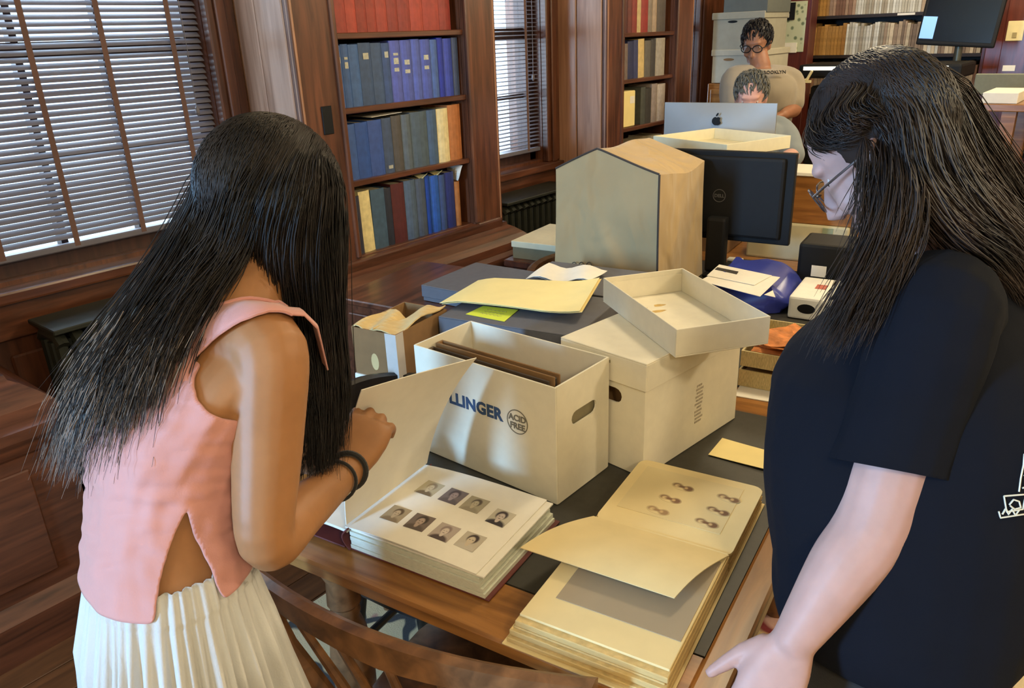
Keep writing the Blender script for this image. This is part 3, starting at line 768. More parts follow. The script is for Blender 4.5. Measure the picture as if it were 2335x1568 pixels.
# lidded carton, short end towards the viewer
B2 = thing_t('lidded_carton', 'white archival carton with its lid on, hand hole in the short end', 'box', -0.545, 0.612, TZ, math.radians(-14.4))
W2 = WM[B2.name]; L2, D2, H2 = 0.222, 0.372, 0.245
MM = W2
bm = NB(); slot_plate(bm, MM @ Matrix.Translation((0, 0, 0)), L2, H2, TH, (0.118, 0.172, 0.088, 0.034)); obj('end_wall', bm, M_BOARD, B2)
bm = NB(); slot_plate(bm, MM @ Matrix.Translation((0, D2 - TH, 0)), L2, H2, TH, (0.111, 0.172, 0.088, 0.034)); obj('end_wall', bm, M_BOARD, B2)
loc_obj('side_wall', lambda bm: add_box(bm, 0, TH, TH, D2 - TH, 0, H2), M_BOARD, B2, W2); loc_obj('side_wall', lambda bm: add_box(bm, L2 - TH, L2, TH, D2 - TH, 0, H2), M_BOARD, B2, W2)
loc_obj('floor_board', lambda bm: add_box(bm, TH, L2 - TH, TH, D2 - TH, 0, TH), M_BOARD, B2, W2)
loc_obj('contents', lambda bm: add_box(bm, 0.02, L2 - 0.02, 0.03, D2 - 0.03, TH, 0.2), M_CARTON, B2, W2)
def lid_mesh(bm, x0, x1, y0, y1, z0, z1, th=0.0035):
    add_box(bm, x0, x1, y0, y1, z1 - th, z1)
    add_box(bm, x0, x1, y0, y0 + th, z0, z1 - th); add_box(bm, x0, x1, y1 - th, y1, z0, z1 - th)
    add_box(bm, x0, x0 + th, y0 + th, y1 - th, z0, z1 - th); add_box(bm, x1 - th, x1, y0 + th, y1 - th, z0, z1 - th)
loc_obj('lid', lambda bm: lid_mesh(bm, -0.006, L2 + 0.006, -0.006, D2 + 0.006, 0.205, 0.268), M_BOARD, B2, W2, bev=0.0012)
bm = NB(); add_box(bm, 0.05, 0.135, -0.0075, -0.0062, 0.246, 0.252); bm.transform(W2); obj('lid_slit', bm, M_GREYIN, B2)
SM = W2 @ Matrix.Translation((L2 + 0.0005, 0.205, 0.055)) @ Matrix.Rotation(PI / 2, 4, 'Z') @ Matrix.Rotation(PI / 2, 4, 'X')
M_FAINT = plain('faint_stamp', srgb(190, 178, 158), 0.8, 0.15, 120)
for i in range(11):
    wd = [0.026, 0.03, 0.024, 0.028, 0.018, 0.03, 0.026, 0.03, 0.022, 0.028, 0.02][i]
    bm = NB(); x = -wd / 2 + R_.uniform(-0.003, 0.003); e = x + wd
    while x < e:
        w = R_.uniform(0.002, 0.005); add_box(bm, x, min(x + w, e), 0.009 * i, 0.009 * i + 0.005, 0, 0.0004); x += w + 0.0012
    bm.transform(SM); o = obj('stamp_line', bm, M_FAINT, B2); o['kind'] = 'stuff'

# the loose lid lying upside down on the lidded carton
za = TZ + 0.2685
A, D, B = TL(-0.286, 0.604, za), TL(-0.571, 0.858, za), TL(-0.144, 0.758, za)
dx = (B - A).normalized(); dy = V((-dx.y, dx.x, 0))
TR = thing('carton_lid', 'loose white carton lid lying upside down across the lidded carton', 'lid', A, math.atan2(dx.y, dx.x))
W3 = WM[TR.name]; lw, ll, lh = 0.215, 0.385, 0.062
loc_obj('tray_floor', lambda bm: add_box(bm, 0, lw, 0, ll, 0, 0.0035), M_BOARD, TR, W3, bev=0.001)
for nm, bb in (('rim', (0, lw, 0, 0.0035, 0.0035, lh)), ('rim', (0, lw, ll - 0.0035, ll, 0.0035, lh)), ('rim', (0, 0.0035, 0.0035, ll - 0.0035, 0.0035, lh)), ('rim', (lw - 0.0035, lw, 0.0035, ll - 0.0035, 0.0035, lh))):
    loc_obj(nm, lambda bm: add_box(bm, *bb), M_BOARD, TR, W3, bev=0.0008)
loc_obj('corner_flap', lambda bm: add_box(bm, 0.004, lw - 0.004, ll - 0.006, ll - 0.0038, 0.004, 0.05), M_BOARD, TR, W3)
M_STAIN = plain('brown_tape_stain', srgb(198, 164, 96), 0.7, 0.2, 80)
for i, (x, y, w, h) in enumerate(((0.05, 0.29, 0.05, 0.012), (0.09, 0.262, 0.035, 0.008), (0.11, 0.3, 0.03, 0.008), (0.06, 0.24, 0.022, 0.01))):
    loc_obj('stain', lambda bm: add_prism(bm, [V((x + w * 0.5 * math.cos(a) * (1 + .3 * math.sin(3 * a + i)), y + h * math.sin(a), 0.0036)) for a in [k * PI / 6 for k in range(12)]], (0, 0, 0.0002)), M_STAIN, TR, W3)

# ------------------------------------------------------------------ grey archival boxes, folder, notes
def grey_box(label, x0, x1, y0, y1, z0, z1, rot=0.0, seam=0.03):
    g = thing_t('archival_box', label, 'box', x0, y0, z0, rot, 'grey archival boxes')
    W = WM[g.name]; w, d, h = x1 - x0, y1 - y0, z1 - z0
    loc_obj('body', lambda bm: add_box(bm, 0.004, w - 0.004, 0.004, d - 0.004, 0, h - seam), M_GREYBOX, g, W)
    loc_obj('lid', lambda bm: lid_mesh(bm, 0, w, 0, d, h - seam - 0.02, h, 0.003), M_GREYBOX, g, W, bev=0.0015)
    return g
grey_box('grey archival box with a yellow note on its lid, behind the cartons', -1.017, -0.615, 0.775, 1.085, TZ, 0.95, math.radians(4))
grey_box('grey archival box half hidden under the manila folder', -0.995, -0.575, 1.125, 1.40, TZ, 0.945, math.radians(2), 0.05)
grey_box('flat grey archival box on the low cabinet by the window wall', -1.33, -0.99, 1.10, 1.40, 0.852, 0.905, math.radians(-3), 0.02)
bm = NB(); P = [PZ(1062, 716, 0.9512), PZ(1150, 733, 0.9512), PZ(1182, 706, 0.9512), PZ(1102, 697, 0.9512)]
add_sheet(bm, quad_grid(P[0], P[1], P[2], P[3], 4, 4), 0.0005)
M_STICKY = plain('yellow_sticky', srgb(214, 222, 66), 0.75, 0.04, 20)
st = tag(obj('sticky_note', bm, M_STICKY), 'bright yellow-green sticky note on the grey archival box', 'note')
bm = NB()
for k in range(3):
    a = lerp(lerp(P[0], P[3], 0.3 + 0.2 * k), lerp(P[1], P[2], 0.3 + 0.2 * k), 0.25); b = lerp(lerp(P[0], P[3], 0.3 + 0.2 * k), lerp(P[1], P[2], 0.3 + 0.2 * k), 0.8)
    pts = [lerp(a, b, i / 16) + V((0, 0.004 * math.sin(i * 2.1 + k), 0.0006)) for i in range(17)]
    add_tube(bm, pts, 0.0004, 4)
o = obj('pencil_writing', bm, M_PRINTG, st); o['kind'] = 'stuff'
# manila folder, front edge hanging a little, right end curled up
bm = NB(); P = [PZ(1002, 683, 0.972), PZ(1322, 722, 0.968), PZ(1367, 645, 0.975), PZ(1090, 632, 0.975)]
g = quad_grid(P[0], P[1], P[2], P[3], 14, 10, lambda u, v: (0, 0, 0.016 * max(0, u - 0.7) ** 2 / 0.09 + 0.006 * math.sin(u * PI) * (1 - v) - 0.010 * max(0, 0.12 - u) / 0.12))
add_sheet(bm, g, 0.0016); fo = tag(obj('manila_folder', bm, M_MANILA, smooth=True), 'cream manila folder lying across the grey archival boxes', 'folder')
bm = NB(); add_sheet(bm, [[p + V((0.004, 0.004, -0.004)) for p in r] for r in g], 0.0012); obj('back_leaf', bm, M_MANILA, fo, smooth=True)
bm = NB(); P = [PZ(1203, 634, 0.966), PZ(1345, 641, 0.966), PZ(1385, 612, 0.97), PZ(1252, 604, 0.97)]
g = quad_grid(P[0], P[1], P[2], P[3], 10, 6, lambda u, v: (0, 0, 0.008 * math.sin(u * 9 + v * 2)))
add_sheet(bm, g, 0.0014); o = tag(obj('paper_folder', bm, M_PAPER, smooth=True), 'rumpled pale paper folder behind the manila folder', 'folder')
bm = NB(); add_sheet(bm, [[p + V((-0.012, 0.006, -0.006)) for p in r] for r in g], 0.001); obj('inner_sheet', bm, M_BOARD_W, o, smooth=True)

# ------------------------------------------------------------------ brown carton on a white carton, on a stool left of the table
ST = thing_t('low_stool', 'low wooden stool under the white carton beside the table', 'stool', -1.18, 0.60, 0)
W = WM[ST.name]
loc_obj('seat', lambda bm: add_box(bm, -0.02, 0.16, -0.005, 0.30, 0.50, 0.53), M_CHAIR, ST, W, bev=0.006)
for x, y in ((0.0, 0.02), (0.14, 0.02), (0.0, 0.28), (0.14, 0.28)):
    loc_obj('leg', lambda bm: add_tube(bm, [(x, y, 0.0125), (x, y, 0.505)], [0.014, 0.018], 10), M_CHAIR, ST, W, smooth=True)
o = thing_t('white_carton', 'white lidded carton under the brown cardboard carton', 'box', -1.185, 0.605, 0.531)
W = WM[o.name]
loc_obj('body', lambda bm: add_box(bm, 0.003, 0.155, 0.003, 0.275, 0, 0.27), M_BOARD_W, o, W); loc_obj('lid', lambda bm: lid_mesh(bm, 0, 0.158, 0, 0.278, 0.235, 0.285), M_BOARD_W, o, W, bev=0.001)
o = thing_t('brown_carton', 'brown cardboard carton with open flaps and white tape', 'box', -1.182, 0.61, 0.8165)
W = WM[o.name]; w, d, h = 0.15, 0.225, 0.133
for nm, bb in (('front_wall', (0, w, 0, 0.004, 0, h)), ('back_wall', (0, w, d - 0.004, d, 0, h)), ('side_wall', (0, 0.004, 0.004, d - 0.004, 0, h)), ('side_wall', (w - 0.004, w, 0.004, d - 0.004, 0, h)), ('floor_board', (0.004, w - 0.004, 0.004, d - 0.004, 0, 0.004))):
    loc_obj(nm, lambda bm: add_box(bm, *bb), M_CARTON, o, W)
M_KRAFTL = plain('pale_kraft', srgb(204, 176, 122), 0.85, 0.08, 24, 0.08)
loc_obj('flap', lambda bm: add_sheet(bm, quad_grid((0.002, 0.002, h), (0.075, 0.002, h + 0.002), (0.085, d * .62, h - 0.012), (0.002, d * .7, h + 0.004), 6, 8, lambda u, v: (0, 0, 0.006 * math.sin(7 * u + 5 * v))), 0.003), M_KRAFTL, o, W)
loc_obj('flap', lambda bm: add_sheet(bm, quad_grid((0.06, 0.002, h - 0.004), (w - .002, 0.002, h + 0.001), (w, d * .98, h + 0.016), (0.10, d * .9, h + 0.004), 6, 8, lambda u, v: (0, 0, 0.007 * math.sin(4 * u + 8 * v))), 0.003), M_KRAFTL, o, W)
M_TAPEW = plain('white_tape', srgb(196, 188, 178), 0.5, 0.04, 30)
loc_obj('tape', lambda bm: (add_box(bm, w - 0.036, w + 0.0006, -0.0007, 0.0, 0.0, h), add_box(bm, w, w + 0.0007, -0.0006, 0.03, 0.0, h)), M_TAPEW, o, W)
loc_obj('hand_hole', lambda bm: add_prism(bm, [V((0.072 + 0.013 * math.cos(a), -0.0006, 0.045 + 0.024 * math.sin(a))) for a in [k * PI / 8 for k in range(16)]], (0, 0.0005, 0)), M_KRAFTL, o, W)
# low cabinet along the table, carrying the flat grey box
o = thing_t('low_cabinet', 'low dark wooden cabinet between the table and the window wall', 'cabinet', -1.62, 1.02, 0)
W = WM[o.name]
loc_obj('body', lambda bm: add_box(bm, 0.0, 0.56, 0.0, 0.46, 0.0125, 0.83), M_MAHOG_H, o, W, bev=0.004)
loc_obj('cabinet_top', lambda bm: add_box(bm, -0.015, 0.575, -0.015, 0.475, 0.83, 0.85), M_MAHOG_H, o, W, bev=0.004)
loc_obj('door', lambda bm: add_box(bm, 0.04, 0.52, -0.012, 0.0, 0.08, 0.80), M_MAHOG, o, W, bev=0.003)
# ================================================================== photo albums
def mnode(nt, op, a, b=None, c=None):
    n = nt.nodes.new('ShaderNodeMath'); n.operation = op
    for i, v in enumerate((a, b, c)):
        if v is None: continue
        if isinstance(v, (int, float)): n.inputs[i].default_value = v
        else: nt.links.new(v, n.inputs[i])
    return n.outputs[0]
def ell(nt, X, Y, cx, cy, rx, ry, soft=0.15):
    a = mnode(nt, 'DIVIDE', mnode(nt, 'SUBTRACT', X, cx), rx); b = mnode(nt, 'DIVIDE', mnode(nt, 'SUBTRACT', Y, cy), ry)
    d = mnode(nt, 'SQRT', mnode(nt, 'ADD', mnode(nt, 'MULTIPLY', a, a), mnode(nt, 'MULTIPLY', b, b)))
    n = nt.nodes.new('ShaderNodeMapRange'); n.inputs['From Min'].default_value = 1 + soft; n.inputs['From Max'].default_value = 1 - soft
    nt.links.new(d, n.inputs['Value']); return n.outputs[0]
def gen_xy(nt):
    tc = nt.nodes.new('ShaderNodeTexCoord'); s = nt.nodes.new('ShaderNodeSeparateXYZ'); nt.links.new(tc.outputs['Generated'], s.inputs[0])
    return s.outputs[0], s.outputs[1]
def layer(nt, base, fac, col):
    m = nt.nodes.new('ShaderNodeMixRGB'); nt.links.new(fac, m.inputs[0])
    if isinstance(base, tuple): m.inputs[1].default_value = base
    else: nt.links.new(base, m.inputs[1])
    m.inputs[2].default_value = col; return m.outputs[0]
def portrait(name, bg, hair, skin, coat, cx=0.5, cy=0.58, s=1.0, hx=0.0, shy=0.0):
    m, nt, b = new_mat(name); X, Y = gen_xy(nt)
    c = layer(nt, bg, ell(nt, X, Y, 0.5 + shy, -0.02, 0.46 * s, 0.34 * s), coat)
    c = layer(nt, c, ell(nt, X, Y, cx, cy - 0.26 * s, 0.09 * s, 0.14 * s), skin)
    c = layer(nt, c, ell(nt, X, Y, cx + hx, cy + 0.07 * s, 0.25 * s, 0.27 * s), hair)
    c = layer(nt, c, ell(nt, X, Y, cx, cy - 0.03 * s, 0.165 * s, 0.22 * s), skin)
    for k in (-1, 1): c = layer(nt, c, ell(nt, X, Y, cx + 0.07 * s * k, cy + 0.0, 0.035 * s, 0.018 * s, 0.5), hair)
    c = layer(nt, c, ell(nt, X, Y, cx, cy - 0.14 * s, 0.06 * s, 0.016 * s, 0.5), coat)
    nt.links.new(c, b.inputs['Base Color']); b.inputs['Roughness'].default_value = 0.35
    return m
# album of portraits, left: frame axes = table axes
ALB = thing_t('photo_album', 'open white-paged album with eight small portraits beside the woman in pink', 'album', -0.725, 0.066, TZ, math.radians(0.5))
WA = WM[ALB.name]
AW, AD, AH = 0.312, 0.252, 0.050
M_COVER = plain('red_brown_cover', srgb(96, 44, 40), 0.5, 0.12, 40, 0.08)
M_SLEEVE = plain('sleeve_edge_glint', srgb(212, 214, 196), 0.14, 0.10, 50, 0.15, stretch=(2, 2, 20))  # pale green-white colour carries the glare on the plastic edges
loc_obj('back_cover', lambda bm: add_box(bm, 0.006, AW + 0.006, -0.0015, AD + 0.008, 0.0, 0.0035), M_COVER, ALB, WA, bev=0.001)
# spine: curved strip
bm = NB(); rings = []
for k in range(7):
    a = PI / 2 + PI * 0.5 * k / 6
    pts = []
    for y in (-0.006, AD + 0.008):
        pass
    rings.append((0.012 + 0.016 * math.cos(PI / 2 + PI * k / 6) - 0.002, 0.0018 + (AH - 0.004) * k / 6))
g = [[V((x, y, z)) for y in (-0.006, AD * .5, AD + 0.008)] for x, z in rings]
add_sheet(bm, g, 0.003); bm.transform(WA); obj('spine', bm, M_COVER, ALB, smooth=True)
def page_block(bm, x0, x1, y0, y1, z0, z1, n, slant):
    for i in range(n):
        a = z0 + (z1 - z0) * i / n; b = z0 + (z1 - z0) * (i + 0.86) / n
        s = slant * (1 - i / n); j = 0.0012 * math.sin(i * 2.7)
        add_box(bm, x0 + 0.002 * math.sin(i), x1 + s + j, y0 + j, y1 + j, a, b)
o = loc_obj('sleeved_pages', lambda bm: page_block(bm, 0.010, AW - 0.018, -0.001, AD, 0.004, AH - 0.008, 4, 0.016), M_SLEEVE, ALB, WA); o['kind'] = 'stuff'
loc_obj('lower_leaf', lambda bm: add_box(bm, 0.012, AW - 0.004, 0.002, AD, AH - 0.008, AH - 0.004), M_PAPER, ALB, WA, bev=0.0008)
loc_obj('top_page', lambda bm: add_sheet(bm, quad_grid((0.0, 0, AH + 0.001), (AW - 0.018, 0, AH - 0.002), (AW - 0.018, AD, AH - 0.002), (0.0, AD, AH + 0.001), 10, 4, lambda u, v: (0, 0, 0.003 * math.sin(u * PI) - 0.004 * (1 - u) ** 6)), 0.0022), M_PAPER, ALB, WA, smooth=True)
pz = AH + 0.0032
inv = WA.inverted()
sep = [srgb(150, 136, 122), srgb(120, 104, 98), srgb(156, 140, 112), srgb(206, 196, 180), srgb(138, 122, 104), srgb(122, 108, 106), srgb(176, 164, 158), srgb(186, 176, 158)]
spec = [(980, 1113, srgb(186, 176, 148), srgb(150, 132, 104), srgb(204, 192, 164), srgb(112, 96, 76)), (1034, 1132, srgb(120, 108, 108), srgb(78, 64, 66), srgb(166, 148, 146), srgb(96, 84, 86)),
        (1082, 1150, srgb(168, 158, 132), srgb(90, 76, 58), srgb(190, 178, 150), srgb(150, 140, 116)), (1140, 1178, srgb(196, 188, 168), srgb(66, 52, 50), srgb(206, 190, 178), srgb(52, 44, 44)),
        (903, 1171, srgb(160, 142, 112), srgb(86, 66, 46), srgb(178, 156, 124), srgb(128, 108, 82)), (957, 1191, srgb(112, 98, 92), srgb(52, 42, 38), srgb(170, 150, 138), srgb(84, 72, 68)),
        (1013, 1213, srgb(176, 162, 152), srgb(140, 122, 116), srgb(208, 194, 182), srgb(76, 62, 62)), (1072, 1232, srgb(188, 178, 160), srgb(64, 50, 44), srgb(200, 184, 160), srgb(192, 184, 170))]
for i, (px, py, bg, hair, skin, coat) in enumerate(spec):
    P = inv @ PZ(px, py, TZ + pz); r = R_.uniform(-0.05, 0.05)
    w, h = 0.0215, 0.0235
    bm = NB(); add_box(bm, -w, w, -h, h, 0, 0.0005)
    uu = max(0, min(1, P.x / (AW - .018))); zz = lerp(AH + 0.001, AH - 0.002, uu) + 0.003 * math.sin(uu * PI) - 0.004 * (1 - uu) ** 6 + 0.0013
    bm.transform(WA @ Matrix.Translation((P.x, P.y, zz)) @ Matrix.Rotation(r, 4, 'Z'))
    obj('photo', bm, portrait('portrait_%d' % i, bg, hair, skin, coat, s=1.05 if i % 2 else 0.95, hx=R_.uniform(-.04, .04)), ALB)
# the page being turned, held up by the hand
LPG = 0.305
def turned(u, v):
    """u 0 spine .. 1 free edge, v 0 front .. 1 back"""
    a = math.radians(lerp(80, 67, v)) + 0.22 * (0.6 - u)
    return V((0.004 + LPG * u * math.cos(a), AD * v, AH + 0.003 + LPG * u * math.sin(a)))
bm = NB(); add_sheet(bm, [[turned(i / 16, j / 8) for j in range(9)] for i in range(17)], 0.0016); bm.transform(WA); obj('turning_page', bm, M_PAPER, ALB, smooth=True)
# left cover lying open with a few leaves
loc_obj('front_cover', lambda bm: add_box(bm, -0.19, -0.004, -0.004, AD + 0.006, 0.0, 0.0035), M_COVER, ALB, WA, bev=0.001)
loc_obj('turned_leaves', lambda bm: add_sheet(bm, quad_grid((-0.178, 0.002, 0.008), (0.002, 0.002, 0.036), (0.002, AD, 0.036), (-0.178, AD, 0.008), 10, 3, lambda u, v: (0, 0, 0.012 * math.sin(u * PI))), 0.006), M_PAPER, ALB, WA, smooth=True)

# right album: spine runs across; thick front block, thinner far block, one leaf in the air
AL2 = thing_t('scrapbook_album', 'thick open cream album with oval vignettes in front of the woman in black', 'album', -0.325, 0.008, TZ, math.radians(1.0))
WB = WM[AL2.name]
PW, PF, PB = 0.252, 0.315, 0.235
M_CREAMD = plain('aged_cream_edges', srgb(206, 176, 116), 0.8, 0.16, 90, 0.25, stretch=(1, 1, 30))
M_GREYPG = plain('grey_mount', srgb(158, 142, 116), 0.7, 0.04, 12)
H2F, H2B = 0.046, 0.043
loc_obj('back_cover', lambda bm: add_box(bm, -0.012, PW + 0.006, -0.012, PF + PB + 0.012, 0.0, 0.003), M_CREAM, AL2, WB, bev=0.0008)
def fstack(bm):
    for i, (zz0, zz1, y0, x0) in enumerate(((0.0035, 0.012, -0.006, -0.006), (0.0125, 0.016, 0.0, 0.0), (0.0165, 0.026, -0.003, -0.003), (0.0265, 0.030, 0.003, 0.002), (0.0305, 0.041, 0.004, 0.004))):
        add_box(bm, x0, PW + 0.002 - 0.004 * (i % 2), y0, PF, zz0, zz1)
o = loc_obj('front_leaves', fstack, M_CREAMD, AL2, WB, bev=0.0012); o['kind'] = 'stuff'
loc_obj('mounted_page', lambda bm: add_box(bm, 0.006, PW, 0.016, PF, 0.0415, H2F), M_CREAM, AL2, WB, bev=0.001)
loc_obj('grey_print', lambda bm: add_box(bm, 0.04, PW - 0.004, 0.075, PF - 0.03, H2F, H2F + 0.0012), M_GREYPG, AL2, WB)
o = loc_obj('far_leaves', lambda bm: page_block(bm, 0.0, PW, PF + 0.004, PF + PB, 0.004, H2B - 0.005, 6, 0.002), M_CREAMD, AL2, WB); o['kind'] = 'stuff'
def rounded(x0, x1, y0, y1, r, z):
    pts = []
    for (cx, cy, a0) in ((x1 - r, y0 + r, -PI / 2), (x1 - r, y1 - r, 0), (x0 + r, y1 - r, PI / 2), (x0 + r, y0 + r, PI)):
        for k in range(5): pts.append(V((cx + r * math.cos(a0 + PI / 2 * k / 4), cy + r * math.sin(a0 + PI / 2 * k / 4), z)))
    return pts
loc_obj('vignette_page', lambda bm: add_prism(bm, rounded(0.0, PW + 0.004, PF - 0.006, PF + PB + 0.004, 0.02, H2B - 0.004), (0, 0, 0.004)), M_CREAM, AL2, WB)
M_CREAM2 = plain('mount_card', srgb(216, 196, 146), 0.7, 0.03, 14)
loc_obj('mount_card', lambda bm: add_box(bm, 0.022, PW - 0.03, PF + 0.05, PF + PB - 0.02, H2B, H2B + 0.0008), M_CREAM2, AL2, WB)
M_SEP = plain('sepia_ink', srgb(118, 86, 58), 0.7, 0.2, 120)
def vignette_mat(i):
    m, nt, b = new_mat('vignette_%d' % i); X, Y = gen_xy(nt)
    base = srgb(216, 196, 146)
    inkc = [srgb(110, 78, 50), srgb(118, 84, 56), srgb(150, 118, 80), srgb(112, 80, 52), srgb(104, 70, 46), srgb(108, 74, 48)][i]
    c = layer(nt, base, ell(nt, X, Y, 0.26, 0.58, 0.20, 0.30, 0.35), inkc)
    c = layer(nt, c, ell(nt, X, Y, 0.28, 0.48, 0.12, 0.22, 0.35), srgb(206, 180, 132))
    c = layer(nt, c, ell(nt, X, Y, 0.48, 0.50, 0.18, 0.16, 0.4), inkc)
    c = layer(nt, c, ell(nt, X, Y, 0.76, 0.42, 0.21, 0.36, 0.3), inkc)
    c = layer(nt, c, ell(nt, X, Y, 0.66, 0.44, 0.07, 0.15, 0.4), srgb(196, 164, 116))
    nt.links.new(c, b.inputs['Base Color']); b.inputs['Roughness'].default_value = 0.7
    return m
invB = WB.inverted()
for i, (px, py) in enumerate(((1557, 1110), (1528, 1137), (1500, 1163), (1661, 1136), (1637, 1165), (1611, 1192))):
    P = invB @ PZ(px, py, TZ + H2B + 0.001)
    bm = NB(); add_prism(bm, [V((0.024 * math.cos(a), 0.0125 * math.sin(a), 0)) for a in [k * PI / 12 for k in range(24)]], (0, 0, 0.0004))
    bm.transform(WB @ Matrix.Translation((P.x, P.y, H2B + 0.0009)) @ Matrix.Rotation(math.radians(-6), 4, 'Z'))
    obj('vignette', bm, vignette_mat(i), AL2)
# lifted leaf arching towards the viewer
def leaf(u, v):
    """v 0 fold .. 1 free edge, u 0 left .. 1 right"""
    y = PF - 0.004 - 0.175 * v * (1.0 + 0.0 * u); z = H2B + 0.002 + 0.030 * math.sin(v * PI * 0.62) - 0.004 * v
    x = -0.002 - 0.058 * v * (1 - 0.0 * u) + (PW + 0.004) * u + 0.02 * v * u
    return V((x, y, z))
bm = NB(); add_sheet(bm, [[leaf(i / 8, j / 14) for j in range(15)] for i in range(9)], 0.0016); bm.transform(WB); obj('lifted_leaf', bm, M_CREAM, AL2, smooth=True)

# yellow slip on the leather
bm = NB(); P = [PZ(1615, 1036, TZ + 0.0012), PZ(1762, 1076, TZ + 0.0012), PZ(1775, 1036, TZ + 0.0012), PZ(1647, 998, TZ + 0.0012)]
add_sheet(bm, quad_grid(*P, 6, 4, lambda u, v: (0, 0, 0.003 * u * u)), 0.0006); tag(obj('paper_slip', bm, M_MANILA), 'pale yellow paper slip lying on the dark leather panel', 'paper')
# ================================================================== rest of the table: covered machine, monitor, parcels
def frame_box(bm, x0, x1, y0, y1, z0, z1):
    c = [TL(x, y, z) for z in (z0, z1) for (x, y) in ((x0, y0), (x1, y0), (x1, y1), (x0, y1))]
    return add_hexa(bm, c[:4], c[4:])
def tbox(name, x0, x1, y0, y1, z0, z1, mat, parent=None, bev=0.0, seg=1, smooth=False):
    bm = NB(); frame_box(bm, x0, x1, y0, y1, z0, z1); return obj(name, bm, mat, parent, bev=bev, seg=seg, smooth=smooth)
# fabric-covered machine
M_COVERF = fabric('beige_dust_cover', srgb(172, 147, 106), 0.92, 500, 0.2, 0.06)
_nt = M_COVERF.node_tree; _n = _nt.nodes.new('ShaderNodeTexNoise'); _n.inputs['Scale'].default_value = 5.0; _n.inputs['Detail'].default_value = 1.5; _n.inputs['Distortion'].default_value = 0.8
_nt.links.new(coords(_nt, 'Object', (1.6, 1.6, 0.8), (0.5, 0.4, 0.3)), _n.inputs['Vector']); bump(_nt, _nt.nodes['Principled BSDF'], _n.outputs['Fac'], 0.55, 0.05)
M_PIPING = fabric('dark_piping', srgb(52, 42, 36), 0.8)
CV = thing_t('dust_cover', 'beige fabric dust cover with dark piping over a bulky machine', 'cover', -0.90, 1.75, TZ + 0.0005)
x0, x1, y0, y1 = -1.085, -0.708, 1.585, 2.04
bm = NB()
def cover_side(n0, n1, zt):
    pass
NX, NY, NZ = 24, 28, 26
def topz(x, y):
    """roof height over (x,y): ridge towards the left, running front to back, back a little lower on the right"""
    s = (x - x0) / (x1 - x0); t = (y - y0) / (y1 - y0)
    ridge = 1.288 - 0.012 * t
    l = 1.218; r = 1.222 - 0.03 * t - 0.035 * max(0, s - 0.7) * math.sin(PI * t) * 2
    z = lerp(l, ridge, s / 0.42) if s < 0.42 else lerp(ridge, r, (s - 0.42) / 0.58)
    return z + 0.004 * math.sin(9 * t + 5 * s)
grid = [[V((lerp(x0, x1, i / NX), lerp(y0, y1, j / NY))).to_3d() for j in range(NY + 1)] for i in range(NX + 1)]
top = [[bm.verts.new(TL(p.x, p.y, topz(p.x, p.y))) for p in rowp] for rowp in grid]
for i in range(NX):
    for j in range(NY): bm.faces.new((top[i][j], top[i + 1][j], top[i + 1][j + 1], top[i][j + 1]))
corner = [top[NX][0].co.copy()]
per = [(i, 0) for i in range(NX + 1)] + [(NX, j) for j in range(1, NY + 1)] + [(i, NY) for i in range(NX - 1, -1, -1)] + [(0, j) for j in range(NY - 1, 0, -1)]
prev = [top[i][j] for i, j in per]
cx, cy = (x0 + x1) / 2, (y0 + y1) / 2
for k in range(1, NZ + 1):
    f = k / NZ; ringv = []
    for (i, j) in per:
        p = grid[i][j]; zt = topz(p.x, p.y); z = lerp(zt, TZ + 0.001, f)
        nx, ny = (p.x - cx), (p.y - cy)
        cd_ = min(i, NX - i) / (NX / 2) if j in (0, NY) else min(j, NY - j) / (NY / 2)
        amp = 0.022 * math.sin(f * PI * 0.9) * min(1, 2.2 * cd_)
        s = i / NX; t = j / NY
        fold = 1.3 * noise.noise(V((2.0 * (s + t) + 1.6 * f, 1.2 * f - 0.8 * (s + t), 0.3))) + 0.35 * noise.noise(V((6 * (s + t) - 4.5 * f, 1.6 * f, 4.0)))
        edge = min(abs(i), abs(NX - i)) + min(abs(j), abs(NY - j))
        d = V((0, 0)); 
        if j == 0: d.y = -1
        if j == NY: d.y = 1
        if i == 0: d.x = -1
        if i == NX: d.x = 1
        flare = 0.012 * f * f
        q = V((p.x + d.x * (amp * fold + flare), p.y + d.y * (amp * fold + flare)))
        ringv.append(bm.verts.new(TL(q.x, q.y, z)))
    n = len(per)
    for a in range(n): bm.faces.new((prev[a], prev[(a + 1) % n], ringv[(a + 1) % n], ringv[a]))
    prev = ringv; corner.append(ringv[NX].co.copy())
cvo = obj('fabric', bm, M_COVERF, CV, smooth=True)
def piping(pts, nm='piping'):
    bm = NB(); add_tube(bm, pts, 0.0036, 6); obj(nm, bm, M_PIPING, CV, smooth=True)
piping([TL(lerp(x0, x1, i / NX), y0 - 0.001, topz(lerp(x0, x1, i / NX), y0) + 0.001) for i in range(NX + 1)])
piping([p + (TU - TV) * 0.001 for p in corner])
M_LOGO = plain('logo_print', srgb(84, 76, 62), 0.8, 0.1, 60)
for k, px in enumerate((1313, 1330, 1347)):
    base = PP(px, 606, TL(0, y0 - 0.016, 0), TV)
    bm = NB(); r = 0.011
    add_tube(bm, [base + TU * (r * math.cos(a)) + V((0, 0, r * 1.5 * math.sin(a))) - TV * 0.012 for a in [PI * (1.15 - 1.3 * i / 10) for i in range(11)]], 0.002, 5); obj('logo_arch', bm, M_LOGO, CV)
# the machine under the cover is hidden

